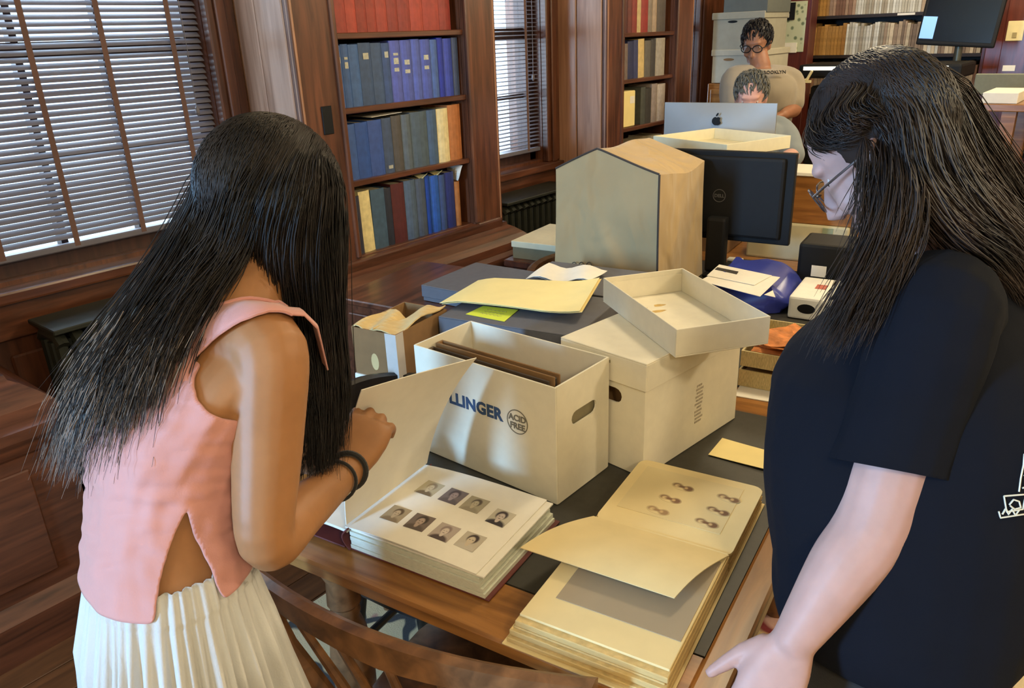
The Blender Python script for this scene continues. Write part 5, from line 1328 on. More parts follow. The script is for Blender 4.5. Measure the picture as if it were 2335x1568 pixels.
# black office chair at the right edge
t = thing('office_chair', 'black office chair cut by the picture edge beside the tall stand', 'chair', (PY(2420, 300, 5.7).x, 5.7, 0))
q = PY(2420, 262, 5.7)
bm = NB(); add_loft(bm, [[(q.x + 0.2 * math.copysign(abs(math.cos(k)) ** .6, math.cos(k)) * s, 5.7 + dy + 0.035 * math.sin(k), z) for k in [2 * PI * i / 20 for i in range(20)]] for z, s, dy in ((q.z - 0.26, 0.8, 0), (q.z - 0.2, 1, 0.0), (q.z + 0.08, 1, 0.02), (q.z + 0.14, 0.75, 0.03))]); obj('backrest', bm, M_BLACKP, t, smooth=True)
bm = NB(); add_loft(bm, [[(q.x + 0.24 * math.copysign(abs(math.cos(k)) ** .6, math.cos(k)) * s, 5.47 + 0.23 * math.copysign(abs(math.sin(k)) ** .6, math.sin(k)) * s, z) for k in [2 * PI * i / 20 for i in range(20)]] for z, s in ((0.43, .9), (0.45, 1), (0.49, 1), (0.5, .9))]); obj('seat', bm, M_BLACKP, t, smooth=True)
bm = NB(); add_tube(bm, [(q.x, 5.47, 0.09), (q.x, 5.47, 0.44)], 0.03, 10); obj('column', bm, M_STEEL, t)
bm = NB(); add_tube(bm, [(q.x, 5.6, 0.45), (q.x, 5.72, 0.5), (q.x, 5.74, q.z - 0.2)], 0.02, 8); obj('back_bar', bm, M_STEEL, t)
for k in range(5):
    a_ = 2 * PI * k / 5
    bm = NB(); add_tube(bm, [(q.x, 5.47, 0.1), (q.x + 0.27 * math.cos(a_), 5.47 + 0.27 * math.sin(a_), 0.055)], [0.025, 0.016], 8); f = obj('foot', bm, M_STEEL, t)
    bm = NB(); add_lathe(bm, [(0.022, 0.0125), (0.026, 0.03), (0.02, 0.05)], (q.x + 0.27 * math.cos(a_), 5.47 + 0.27 * math.sin(a_), 0), 10); obj('caster', bm, M_BLACKP, f)
# stacked grey document cartons by the far window
YK = 5.15
def yk(px, py): return PY(px, py, YK)
M_GREYC = plain('grey_document_box', srgb(150, 146, 130), 0.75, 0.04, 30)
M_DKGREY = plain('dark_grey_box', srgb(88, 92, 88), 0.75, 0.05, 30)
a, b = yk(1622, 190), yk(1742, 190)
t = thing('filing_cabinet', 'brown wooden filing cabinet under the stacked grey cartons', 'cabinet', ((a.x + b.x) / 2, YK + 0.2, 0))
zc = a.z
boxes('body', [(a.x - 0.03, b.x + 0.04, YK + 0.01, YK + 0.45, 0.0125, zc - 0.002)], M_TABLE, t, bev=0.004)
for z in (0.1, 0.5, 0.9): 
    d = boxes('drawer', [(a.x, b.x + 0.01, YK - 0.008, YK + 0.0095, z, z + 0.36)], M_TABLE, t, bev=0.003)
    boxes('handle', [((a.x + b.x) / 2 - 0.05, (a.x + b.x) / 2 + 0.05, YK - 0.025, YK - 0.0085, z + 0.2, z + 0.215)], M_BRASS, d)
def doc_box(label, px0, px1, py0, py1, mat, hole=None, lidpx=22, dz=0.0):
    p, q = yk(px0, py0), yk(px1, py1)
    t = thing('document_carton', label, 'box', ((p.x + q.x) / 2, YK + 0.2, q.z), 0, 'stacked document cartons')
    zl = yk(px0, py0 + lidpx).z
    boxes('body', [(p.x + 0.008, q.x - 0.008, YK + 0.012, YK + 0.40, q.z + 0.0005, zl + 0.01)], mat, t); boxes('lid', [(p.x, q.x, YK + 0.002, YK + 0.41, zl, p.z - 0.0005)], mat, t, bev=0.003)
    if hole:
        h0, h1 = yk(hole[0], hole[2]), yk(hole[1], hole[3])
        bm = NB(); add_prism(bm, [V(((h0.x + h1.x) / 2 + (h1.x - h0.x) / 2 * math.cos(a), YK + 0.0115, (h0.z + h1.z) / 2 + (h0.z - h1.z) / 2 * math.sin(a))) for a in [k * PI / 8 for k in range(16)]], (0, -0.0008, 0)); obj('hand_hole', bm, hole[4], t)
doc_box('pale grey carton with a red-brown hand hole, bottom of the stack', 1622, 1742, 114, 190, plain('pale_document_box', srgb(176, 170, 152), 0.75, 0.04, 30), (1648, 1672, 133, 139, M_CARTON), 14)
doc_box('grey lidded carton with a dark hand hole, middle of the stack', 1624, 1738, 30, 113.5, M_GREYC, (1658, 1680, 47, 52, M_BLACKP), 16)
doc_box('dark grey carton on top of the stack by the far window', 1650, 1750, -45, 27, M_DKGREY, None, 14)
# poster board and sign beside the shelf
YO = 5.95
def yo(px, py): return PY(px, py, YO)
def poster_mat():
    m, nt, b = new_mat('patterned_poster')
    v = nt.nodes.new('ShaderNodeTexVoronoi'); v.inputs['Scale'].default_value = 22; nt.links.new(coords(nt, 'Object'), v.inputs['Vector'])
    r = ramp(nt, [(0.0, srgb(84, 100, 78)), (0.22, srgb(110, 124, 98)), (0.34, srgb(186, 192, 164))]); nt.links.new(v.outputs['Distance'], r.inputs['Fac']); nt.links.new(r.outputs[0], b.inputs['Base Color']); b.inputs['Roughness'].default_value = 0.7
    return m
a, b = yo(1760, 0), yo(1838, 140)
t = thing('pin_board', 'dark red post with a pale green patterned poster', 'board', ((a.x + b.x) / 2, YO + 0.1, 0))
boxes('post', [(a.x, b.x, YO + 0.012, YO + 0.14, 0, 2.4)], M_REDWOOD, t, bev=0.004)
a, b = yo(1778, 5), yo(1830, 118); boxes('poster', [(a.x, b.x, YO + 0.006, YO + 0.0115, b.z, a.z)], poster_mat(), t)
a, b = yo(1765, 8), yo(1811, 45); s = boxes('black_sign', [(a.x, b.x, YO - 0.006, YO + 0.0055, b.z, a.z)], M_BLACKP, t)
for (x0_, x1_, y0_, y1_) in ((1786, 1800, 10, 20), (1786, 1800, 32, 40)):
    a, b = yo(x0_, y0_), yo(x1_, y1_); boxes('white_tag', [(a.x, b.x, YO - 0.0075, YO - 0.0062, b.z, a.z)], M_PAPER, s)
a, b = yo(1782, 98), yo(1815, 120); boxes('white_card', [(a.x, b.x, YO - 0.002, YO + 0.0055, b.z, a.z)], M_PAPER, t)
# ================================================================== people
def ring_pts(c, a, b, n=24, p=2.0):
    out = []
    for k in range(n):
        t = 2 * PI * k / n; ct, st = math.cos(t), math.sin(t)
        out.append(V(c) + V(a) * math.copysign(abs(ct) ** (2 / p), ct) + V(b) * math.copysign(abs(st) ** (2 / p), st))
    return out
def remesh(bm, voxel, smooth=4, fac=0.5):
    bmesh.ops.recalc_face_normals(bm, faces=bm.faces)
    me = bpy.data.meshes.new('tmp'); bm.to_mesh(me); bm.free()
    o = bpy.data.objects.new('tmp', me); COL.objects.link(o)
    m = o.modifiers.new('r', 'REMESH'); m.mode = 'VOXEL'; m.voxel_size = voxel; m.use_smooth_shade = True
    if smooth:
        s = o.modifiers.new('s', 'SMOOTH'); s.iterations = smooth; s.factor = fac
    dg = bpy.context.evaluated_depsgraph_get()
    r = bpy.data.meshes.new_from_object(o.evaluated_get(dg))
    bpy.data.objects.remove(o); bpy.data.meshes.remove(me)
    b2 = bmesh.new(); b2.from_mesh(r); bpy.data.meshes.remove(r)
    return b2
def limb(bm, pts, radii, n=16, sub=6):
    P = catmull([V(p) for p in pts], (len(pts) - 1) * sub + 1)
    Rr = catmull([V((r, 0, 0)) for r in radii], (len(radii) - 1) * sub + 1)
    add_tube(bm, P, [max(0.003, r.x) for r in Rr], n)
    add_ball(bm, pts[0], radii[0]); add_ball(bm, pts[-1], radii[-1])
def axes(f, upish=V((0, 0, 1))):
    f = V(f).normalized(); r = f.cross(upish).normalized(); u = r.cross(f).normalized()
    return f, r, u
def head(bm, c, f, u, r, s=1.0):
    M = Matrix((( r.x, f.x, u.x), (r.y, f.y, u.y), (r.z, f.z, u.z)))
    P = lambda x, y, z: V(c) + (r * x + f * y + u * z) * s
    def B(x, y, z, a, b, d): add_ball(bm, P(x, y, z), a * s, b * s, d * s, M)
    B(0, -0.012, 0.028, 0.074, 0.094, 0.088); B(0, 0.022, -0.02, 0.062, 0.066, 0.08); B(0, 0.032, -0.072, 0.048, 0.052, 0.042)
    B(0, 0.062, -0.100, 0.024, 0.022, 0.018); B(0, 0.070, 0.026, 0.048, 0.018, 0.014)
    for k in (-1, 1):
        B(0.036 * k, 0.060, -0.036, 0.022, 0.020, 0.022)
        B(0.076 * k, -0.012, -0.012, 0.008, 0.020, 0.031)
        B(0.079 * k, -0.018, 0.004, 0.007, 0.014, 0.016)
    add_tube(bm, [P(0, 0.078, 0.006), P(0, 0.094, -0.02), P(0, 0.104, -0.040), P(0, 0.088, -0.050)], [0.008 * s, 0.010 * s, 0.012 * s, 0.009 * s], 10)
    for k in (-1, 1): B(0.012 * k, 0.088, -0.043, 0.009, 0.010, 0.008)
    B(0, 0.081, -0.070, 0.024, 0.011, 0.006); B(0, 0.079, -0.081, 0.021, 0.011, 0.007)
def hand(bm, w, d, n, side, curl=0.35, s=1.0, spread=0.06, thumb=(0.55, 0.75, -0.25), curls=None):
    """w wrist, d towards the fingers, n back of the hand, side=+1/-1 picks the thumb side"""
    d = V(d).normalized(); n = (V(n) - d * V(n).dot(d)).normalized(); t = d.cross(n).normalized() * side
    rings = []
    for f, hw, ht in ((-0.02, .023, .018), (0.0, .026, .018), (0.03, .036, .017), (0.06, .041, .0155), (0.085, .041, .0135), (0.097, .036, .010)):
        rings.append(ring_pts(V(w) + d * f * s, t * hw * s, n * ht * s, 16, 2.6))
    add_loft(bm, rings)
    base = [(0.030, 0.088, 0.070), (0.0105, 0.094, 0.079), (-0.0095, 0.091, 0.074), (-0.029, 0.083, 0.059)]
    for i, (o, l0, ln) in enumerate(base):
        p = V(w) + (d * l0 + t * o) * s; dd = (d + t * (spread * (1.5 - i))).normalized(); ax = t
        pts = [p - dd * 0.018 * s, p]; c = (curls[i] if curls else curl)
        for j, fr in enumerate((0.45, 0.30, 0.25)):
            dd = (Matrix.Rotation(-c * (0.8 if j == 0 else 1.05) * side, 3, ax) @ dd) if True else dd
            p = p + dd * ln * fr * s; pts.append(p)
        add_tube(bm, pts, [0.0095 * s, 0.0098 * s, 0.009 * s, 0.0083 * s, 0.0062 * s], 10)
        add_ball(bm, pts[-1], 0.0066 * s, u=10, v=8)
    p = V(w) + (d * 0.022 + t * 0.024 - n * 0.004) * s; td = (d * thumb[0] + t * thumb[1] + n * thumb[2]).normalized()
    p1 = p + td * 0.036 * s; td2 = (td + d * 0.45).normalized(); p2 = p1 + td2 * 0.030 * s; p3 = p2 + td2 * 0.022 * s
    add_tube(bm, [p, p1, p2, p3], [0.0155 * s, 0.0125 * s, 0.0105 * s, 0.0078 * s], 10); add_ball(bm, p3, 0.008 * s, u=10, v=8)
def torso(bm, rings, F, Rt, n=28, p=2.3):
    C = [V(r[0]) for r in rings]; m = (len(C) - 1) * 5 + 1
    cs = catmull(C, m); hs = catmull([V((r[1], r[2], 0)) for r in rings], m)
    add_loft(bm, [ring_pts(c, Rt * h.x, F * h.y, n, p) for c, h in zip(cs, hs)])
    return cs, hs
def cap_push(p, cap, k=1.03):
    cc, M3, rad = cap; q = M3.transposed() @ (p - cc); e = V((q.x / rad[0], q.y / rad[1], q.z / rad[2])); L = e.length
    if L < k and L > 1e-5: e = e * (k / L); p = cc + M3 @ V((e.x * rad[0], e.y * rad[1], e.z * rad[2]))
    return p
def part_pt(cap, f, u, deg, r=None, side=0.0):
    cc, M3, rad = cap; a = math.radians(deg); p = cc + f * rad[1] * math.sin(a) + u * rad[2] * math.cos(a)
    return p + (r * side if r is not None else V())
def hair_strands(bm, sheets, seed=1, cap=None):
    """each sheet: guides (lists of world points), count, radius, spread, end jitter"""
    rr = random.Random(seed)
    for guides, cnt, rad, jit, end in sheets:
        G = [catmull([V(p) for p in g], 20) for g in guides]; ng = len(G) - 1
        for q in range(cnt):
            s = rr.random() * ng; k = min(int(s), ng - 1); u = s - k
            ja = V((rr.gauss(0, 1), rr.gauss(0, 1), rr.gauss(0, 1))) * jit; jb = V((rr.gauss(0, 1), rr.gauss(0, 1), rr.gauss(0, 1))) * jit
            ph = rr.uniform(0, 6.28); wv = rr.uniform(0.0, 1.0) * jit * 0.9
            L = rr.uniform(1 - end, 1.0); N = 17; pts = []; kk = rr.random()
            for i in range(N):
                t = i / (N - 1) * L * 19; a = min(int(t), 18); b = t - a
                p = lerp(lerp(G[k][a], G[k][a + 1], b), lerp(G[k + 1][a], G[k + 1][a + 1], b), u)
                w = i / (N - 1)
                p = p + ja * min(1, w * 4) * (1 - w) + jb * w * 1.3 + V((math.sin(ph + 6 * w), math.cos(ph + 5 * w), 0)) * wv * w
                if cap is not None: p = cap_push(p, cap, 1.02 + 0.05 * kk)
                pts.append(p)
            r0 = rad * rr.uniform(0.7, 1.3)
            add_tube(bm, pts, [r0 * (1.0 if i < N - 4 else (N - i) / 5) for i in range(N)], 3, cap=False)
def hair_under(bm, guides, th=0.016, cut=1.0, n=14):
    G = [catmull([V(p) for p in g], 20)[:max(3, int(20 * cut))] for g in guides]
    add_sheet(bm, G, th)
def to_px(P):
    c = V(P) - CAM; z = c.dot(_fwd); return CXP + FPX * c.dot(_right) / z, CYP + FPX * c.dot(_down) / z
def in_poly(x, y, poly):
    ins = False; n = len(poly)
    for i in range(n):
        (x1, y1), (x2, y2) = poly[i], poly[(i + 1) % n]
        if (y1 > y) != (y2 > y) and x < (x2 - x1) * (y - y1) / (y2 - y1) + x1: ins = not ins
    return ins
def skinmat(name, col, rough=0.5):
    return plain(name, col, rough, 0.07, 26, 0.03, sub=0.12, spec=0.35)
def hairmat(name, c0, c1, rough=0.38):
    m, nt, b = new_mat(name)
    n = nt.nodes.new('ShaderNodeTexNoise'); n.inputs['Scale'].default_value = 14; nt.links.new(coords(nt, 'Object'), n.inputs['Vector'])
    r = ramp(nt, [(0.35, c0), (0.7, c1)]); nt.links.new(n.outputs['Fac'], r.inputs['Fac']); nt.links.new(r.outputs[0], b.inputs['Base Color'])
    b.inputs['Roughness'].default_value = rough; b.inputs['Specular IOR Level'].default_value = 0.35
    return m
M_EYE = plain('eye_white', srgb(214, 206, 200), 0.2, 0.02, 10); M_IRIS = plain('dark_iris', srgb(40, 26, 20), 0.15, 0.05, 10)
def eyes(parent, c, f, u, r, s=1.0):
    for k in (-1, 1):
        e = V(c) + (r * 0.031 * k + f * 0.0595 + u * 0.002) * s
        bm = NB(); add_ball(bm, e, 0.0125 * s); eo = obj('eye', bm, M_EYE, parent, smooth='all')
        bm = NB(); add_ball(bm, e + f * 0.0095 * s - u * 0.002, 0.0052 * s); obj('iris', bm, M_IRIS, eo, smooth='all')

# ------------------------------------------------------------------ woman in pink, seen from her right and behind
def woman_pink():
    F = V((0.16, 0.987, 0)).normalized(); Rt = V((F.y, -F.x, 0)); Z = V((0, 0, 1))
    T = thing('person', 'person in a pink sleeveless top and white skirt turning an album page', 'person', (-0.86, 0.30, 0))
    skin = skinmat('tan_skin', srgb(152, 106, 68))
    hip = PD(408, 1440, 1.03); waist = PD(376, 1225, 1.035); rib = PD(380, 1075, 1.045); chest = PD(408, 930, 1.05); up = PD(478, 800, 1.06); nb = PD(556, 690, 1.07)
    rings = [(hip - Z * 0.06, .128, .092), (hip, .126, .090), (waist, .106, .078), (rib, .117, .086), (chest, .138, .099), (up, .150, .088), (lerp(up, nb, .75), .115, .062), (nb, .058, .054)]
    hc = PD(626, 482, 1.125); f = (F * 0.80 - Z * 0.6 + Rt * 0.1).normalized(); f, r, u = axes(f)
    sR = up + Rt * 0.142 + Z * 0.02 + F * 0.01; sR = lerp(sR, PD(622, 790, 1.0), 0.7); sL = up - Rt * 0.15 + Z * 0.01 + F * 0.02
    eR = PD(608, 1232, 0.985); wR = PD(797, 1070, 1.235)
    grip = WA @ turned(0.93, 0.22)
    eL = sL + V((-0.05, 0.06, -0.26)); wL = WA @ V((-0.12, 0.13, 0.075))
    bm = NB()
    torso(bm, rings, F, Rt)
    limb(bm, [nb - (hc - nb) * 0.15, lerp(nb, hc, .5), hc - u * 0.03 - f * 0.02], [.056, .052, .052])
    head(bm, hc, f, u, r, 0.98)
    limb(bm, [lerp(up, sR, .55), sR, lerp(sR, eR, .45), eR, lerp(eR, wR, .35), wR], [.056, .050, .0455, .0365, .0365, .0245])
    limb(bm, [lerp(up, sL, .55), sL, lerp(sL, eL, .5), eL, lerp(eL, wL, .4), wL], [.055, .049, .043, .036, .034, .025])
    d = (grip - wR).normalized(); toC = (CAM - grip).normalized()
    hand(bm, wR, d, (toC * 0.9 + Z * 0.35), -1, curl=0.62, s=1.02, thumb=(0.8, 0.35, -0.5))
    hand(bm, wL, V((0.25, 0.9, -0.1)), Z, 1, curl=0.25)
    # legs
    for k in (-1, 1):
        h0 = hip + Rt * 0.06 * k - Z * 0.05; kn = V((h0.x, h0.y + 0.02, 0.50)); an = V((h0.x, h0.y - 0.02, 0.10)) 
        limb(bm, [h0, lerp(h0, kn, .5), kn, lerp(kn, an, .35), an], [.07, .062, .05, .048, .032])
        limb(bm, [an - Z * 0.03 - F * 0.03, an - Z * 0.048 + F * 0.08, an - Z * 0.052 + F * 0.15], [.034, .032, .024])
    bm = remesh(bm, 0.0042, 5)
    bvb = BVHTree.FromBMesh(bm)
    obj('body', bm, skin, T, smooth='all')
    eyes(T, hc, f, u, r, 0.98)
    # shoes
    for k in (-1, 1):
        h0 = hip + Rt * 0.06 * k; an = V((h0.x, h0.y - 0.02, 0.0125))
        bm = NB(); add_loft(bm, [ring_pts(an + F * 0.055 + Z * z, Rt * 0.046 * s, F * 0.125 * s, 20, 2.4) for z, s in ((0.0005, 1), (0.02, 1), (0.022, .9))]); obj('sandal', bm, M_CHAIR, T, smooth=True)
    # top: shell around the torso with arm holes, low back and a slit at the side
    m = (len(rings) - 1) * 16 + 1
    cs = catmull([V(q[0]) for q in rings], m); hs = catmull([V((q[1], q[2], 0)) for q in rings], m)
    zhem = PD(376, 1272, 1.035).z; j0 = min(range(m - 8), key=lambda i: abs(cs[i].z - zhem)); j1 = m - 10
    NU = 240; NVV = 150
    def tor(v):
        t = lerp(j0, j1, v); a = min(int(t), m - 2); b = t - a
        return lerp(cs[a], cs[a + 1], b), lerp(hs[a], hs[a + 1], b)
    def zrel(c): return c.z
    bm = NB(); grid = []
    for j in range(NVV + 1):
        v = j / NVV; c, h = tor(v); row_ = []
        for i in range(NU):
            th = 2 * PI * i / NU   # 0 = right, 90 = front, 180 = left, 270 = back
            ct, st = math.cos(th), math.sin(th)
            p = c + Rt * h.x * math.copysign(abs(ct) ** (2 / 2.3), ct) + F * h.y * math.copysign(abs(st) ** (2 / 2.3), st)
            o = (p - c).normalized()
            fold = 0.0042 * noise.noise(V((2.2 * ct, 2.2 * st, 26 * v + 1.5 * math.sin(2 * th)))) * (1 if v < 0.66 else 0.4) + 0.003 * noise.noise(V((5 * ct, 5 * st, 9 * v)))
            flare = 0.016 * max(0, 0.3 - v) / 0.3
            row_.append(bm.verts.new(p + o * (0.0075 + fold + flare)))
        grid.append(row_)
    # openings as seen on the right and back of the body; the hidden left arm hole mirrors the right one
    ARM = [(437, 880), (445, 915), (472, 945), (510, 960), (545, 965), (620, 958), (720, 900), (720, 640), (604, 722), (560, 738), (508, 768), (462, 812), (437, 860)]
    NECK = [(150, 905), (225, 906), (300, 905), (345, 850), (400, 788), (455, 735), (470, 640), (150, 600)]
    def keep(i, v, c3):
        th = (360 * (i + 0.5) / NU) % 360
        x, y = to_px(c3)
        dd = (th + 180) % 360 - 180
        if -100 < dd < 75 and in_poly(x, y, ARM): return False
        if th > 195 and in_poly(x, y, NECK): return False
        if v > 0.80: return False
        fr = abs(th - 90)
        if fr < 50 and v > 0.74 + 0.24 * (fr / 50) ** 1.8: return False
        d2 = -((th - 180 + 180) % 360 - 180)
        if -26 < d2 < 40 and v > 0.60 + 0.0001 * (d2 - 8) ** 2: return False
        if abs(dd + 10) < 22 * max(0, (0.29 - v)) / 0.29: return False
        return True
    for j in range(NVV):
        for i in range(NU):
            k = (i + 1) % NU
            if keep(i, (j + 0.5) / NVV, grid[j][i].co): bm.faces.new((grid[j][i], grid[j][k], grid[j + 1][k], grid[j + 1][i]))
    for v_ in [v_ for v_ in bm.verts if not v_.link_faces]: bm.verts.remove(v_)
    # straps over both shoulders
    def surf(th_deg, v, off=0.009):
        c, h = tor(v); th = math.radians(th_deg); ct, st = math.cos(th), math.sin(th)
        p = c + Rt * h.x * math.copysign(abs(ct) ** (2 / 2.3), ct) + F * h.y * math.copysign(abs(st) ** (2 / 2.3), st)
        return p + (p - c).normalized() * off
    for _ in range(8):
        new = {}
        for v_ in bm.verts:
            nb_ = [e.other_vert(v_) for e in v_.link_edges if len(e.link_faces) == 1]
            if len(nb_) == 2: new[v_] = lerp(v_.co, (nb_[0].co + nb_[1].co) / 2, 0.6)
        for v_, c_ in new.items(): v_.co = c_
    bmesh.ops.recalc_face_normals(bm, faces=bm.faces)
    bmesh.ops.solidify(bm, geom=list(bm.faces), thickness=0.003)
    pink = fabric('pink_jersey', srgb(190, 134, 126), 0.75, 500, 0.12, 0.05)
    top = obj('pink_top', bm, pink, T, smooth='all')
    # shoulder straps laid on the body: right one found by looking along the body surface, left one mirrored
    def on_body(px, py):
        d_ = ray(px, py).normalized(); h = bvb.ray_cast(CAM, d_); return h[0], h[1]
    inner = [(300, 905), (345, 850), (400, 788), (455, 735), (515, 696), (575, 684), (625, 694), (652, 712)]; outer = [(440, 905), (436, 862), (462, 812), (508, 768), (560, 738), (604, 722), (636, 720), (656, 728)]
    I_, O_ = catmull([V((x, y, 0)) for x, y in inner], 24), catmull([V((x, y, 0)) for x, y in outer], 24)
    g = []
    for ri, (a_, b_) in enumerate(zip(I_, O_)):
        rowp = []
        for q in range(7):
            pp = lerp(a_, b_, q / 6); h, n_ = on_body(pp.x, pp.y)
            if h is None: rowp = None; break
            rowp.append(h + n_ * min(0.0075, -0.002 + 0.0024 * ri))
        if rowp: g.append(rowp)
    last = g[-1]; down = [p + F * 0.035 - Z * 0.02 for p in last]; down2 = [p + F * 0.05 - Z * 0.11 - Rt * 0.02 for p in last]
    g += [[lerp(p, q, .5) + Z * 0.006 for p, q in zip(last, down)], down, down2]
    bm = NB(); add_sheet(bm, g, 0.003); bmesh.ops.smooth_vert(bm, verts=bm.verts, factor=0.5, use_axis_x=True, use_axis_y=True, use_axis_z=True); obj('strap', bm, pink, T, smooth='all')
    bm = NB(); ctr = up
    add_sheet(bm, [[p - Rt * 2 * (p - ctr).dot(Rt) for p in rw] for rw in g], 0.003); obj('strap', bm, pink, T, smooth='all')
    for edge_px, nm in ((O_, 'arm_hole_hem'), (I_, 'neck_hem')):
        pts = []
        for p in edge_px[6:]:
            h, n_ = on_body(p.x, p.y)
            if h is not None: pts.append(h + n_ * 0.0085)
        bm = NB(); add_tube(bm, pts, 0.0022, 6); obj(nm, bm, pink, T, smooth=True)
    # skirt with fine pleats
    sk = fabric('white_crinkled_skirt', srgb(184, 183, 180), 0.85, 380, 0.2, 0.05)
    bm = NB(); rg = []
    zt_ = PD(376, 1232, 1.035).z; wc = lerp(hip, waist, (zt_ - hip.z) / (waist.z - hip.z))
    prof = [(wc.z + 0.0, .120, .090), (wc.z - 0.03, .129, .098), (wc.z - 0.036, .128, .097), (hip.z, .143, .111), (hip.z - 0.08, .152, .120), (0.75, .168, .136), (0.55, .19, .16), (0.30, .22, .19), (0.12, .24, .205)]
    for k, (z, a, b) in enumerate(prof):
        c = V((lerp(hip.x, wc.x, max(0, min(1, (z - hip.z) / (wc.z - hip.z)))), lerp(hip.y, wc.y, max(0, min(1, (z - hip.z) / (wc.z - hip.z)))), z)); ring_ = []
        NP = 240
        for i in range(NP):
            th = 2 * PI * i / NP; amp = 0.0028 if k < 3 else 0.0055 + 0.0012 * k
            w_ = 1 + (amp / a) * (math.sin(46 * th + 3 * math.sin(5 * th) + 0.4 * k) + 0.6 * math.sin(19 * th + k * 0.3))
            ct, st = math.cos(th), math.sin(th); ring_.append(c + Rt * a * w_ * math.copysign(abs(ct) ** .87, ct) + F * b * w_ * math.copysign(abs(st) ** .87, st))
        rg.append(ring_)
    fine = []
    for a_, b_ in zip(rg, rg[1:]):
        for q in range(4): fine.append([lerp(p, r_, q / 4) for p, r_ in zip(a_, b_)])
    fine.append(rg[-1]); add_loft(bm, fine, cap=False)
    bmesh.ops.recalc_face_normals(bm, faces=bm.faces); bmesh.ops.solidify(bm, geom=list(bm.faces), thickness=0.002)
    obj('skirt', bm, sk, T, smooth='all')
    bm = NB(); c = V((wc.x, wc.y, wc.z - 0.034)); P = [c + Rt * .1335 * math.copysign(abs(math.cos(2 * PI * i / 60)) ** .87, math.cos(2 * PI * i / 60)) + F * .1015 * math.copysign(abs(math.sin(2 * PI * i / 60)) ** .87, math.sin(2 * PI * i / 60)) for i in range(61)]; add_tube(bm, P, 0.0028, 6); obj('waist_seam', bm, sk, T, smooth=True)
    # black hair ties round the wrist
    M_TIE = fabric('black_elastic', srgb(22, 20, 20), 0.8)
    ax = (wR - eR).normalized(); a, b = frame_of(ax)
    for fr, rr_, tr in ((0.97, 0.0292, 0.0046), (0.80, 0.0312, 0.0028)):
        c = lerp(eR, wR, fr); til = 0.006
        bm = NB(); add_tube(bm, [c + a * rr_ * math.cos(t) + b * rr_ * math.sin(t) + ax * til * math.sin(t + 1) for t in [2 * PI * i / 28 for i in range(29)]], tr, 8); obj('wrist_tie', bm, M_TIE, T, smooth=True)
    # hair
    hm = hairmat('black_hair', srgb(20, 16, 15), srgb(40, 33, 30), 0.5)
    Q = lambda *pp: [PD(*p) for p in pp]
    ga = Q((560, 300, 1.13), (490, 400, 1.17), (400, 560, 1.16), (262, 760, 1.09), (175, 920, 1.06), (135, 1085, 1.05))
    gb = Q((600, 286, 1.10), (520, 390, 1.09), (440, 560, 1.09), (330, 760, 1.01), (250, 920, 0.985), (205, 1090, 1.0))
    gc = Q((625, 288, 1.06), (555, 400, 1.045), (490, 560, 1.04), (405, 720, 0.99), (318, 880, 0.948), (290, 1060, 0.945))
    gd = Q((640, 296, 1.04), (590, 420, 1.015), (535, 570, 1.02), (465, 660, 1.0), (395, 770, 0.955), (335, 930, 0.935))
    ge = Q((652, 296, 1.04), (665, 420, 1.01), (635, 560, 1.03), (650, 700, 1.08), (690, 900, 1.115), (705, 1085, 1.12))
    gf = Q((680, 300, 1.07), (722, 400, 1.045), (712, 560, 1.06), (722, 720, 1.10), (735, 900, 1.13), (728, 1100, 1.14))
    gg = Q((695, 315, 1.13), (758, 410, 1.12), (766, 540, 1.12), (758, 720, 1.14), (764, 900, 1.155), (748, 1060, 1.16))
    gh = Q((660, 300, 1.17), (730, 400, 1.20), (752, 540, 1.20), (745, 720, 1.20), (745, 900, 1.20), (735, 1040, 1.20))
    gi = Q((600, 292, 1.17), (560, 400, 1.22), (480, 560, 1.22), (340, 760, 1.2), (240, 900, 1.18), (180, 1040, 1.16))
    bm = NB()
    M3 = Matrix((( r.x, f.x, u.x), (r.y, f.y, u.y), (r.z, f.z, u.z)))
    cap = (hc + u * 0.028 - f * 0.022, M3, (0.084, 0.100, 0.096))
    for g_, dg_ in ((ga, -55), (gb, -35), (gc, -18), (gd, 0), (ge, 8), (gf, 22), (gg, 40), (gh, 48), (gi, -60)): g_[0] = part_pt(cap, f, u, dg_, r, -0.012)
    add_ball(bm, cap[0], *cap[2], M3, 24, 16)
    hair_under(bm, [gi, ga, gb, gc, gd], 0.014, 0.66); hair_under(bm, [ge, gf, gg, gh], 0.014, 0.82)
    hair_strands(bm, [([gi, ga, gb, gc, gd], 3300, 0.00085, 0.013, 0.28), ([ge, gf, gg, gh], 2400, 0.00085, 0.009, 0.15), ([gd, gd[:2] + [PD(548, 560, 1.02), PD(485, 650, 1.0), PD(420, 730, 0.965), PD(362, 840, 0.945)]], 260, 0.0010, 0.006, 0.4), ([gd[:1] + [PD(610, 420, 1.01), PD(575, 520, 1.02), PD(568, 560, 1.04)], ge[:1] + [PD(650, 420, 1.01), PD(625, 540, 1.02), PD(630, 640, 1.05)]], 420, 0.0011, 0.005, 0.1)], 3, cap)
    # one stray lock over the strap
    lk = Q((500, 650, 1.03), (480, 690, 1.015), (520, 745, 0.985), (560, 790, 0.97), (590, 850, 0.955))
    hair_strands(bm, [([lk, [p + V((0.004, 0.002, 0)) for p in lk]], 26, 0.0008, 0.002, 0.2)], 5)
    rr = random.Random(9)
    ho = obj('hair', bm, [hm, hairmat('window_lit_hair_ends', srgb(112, 96, 84), srgb(156, 138, 122), 0.45)], T, smooth='all', normals=False)  # paler second material paints window light onto the back hair ends
    W_ = WM[ho.name]
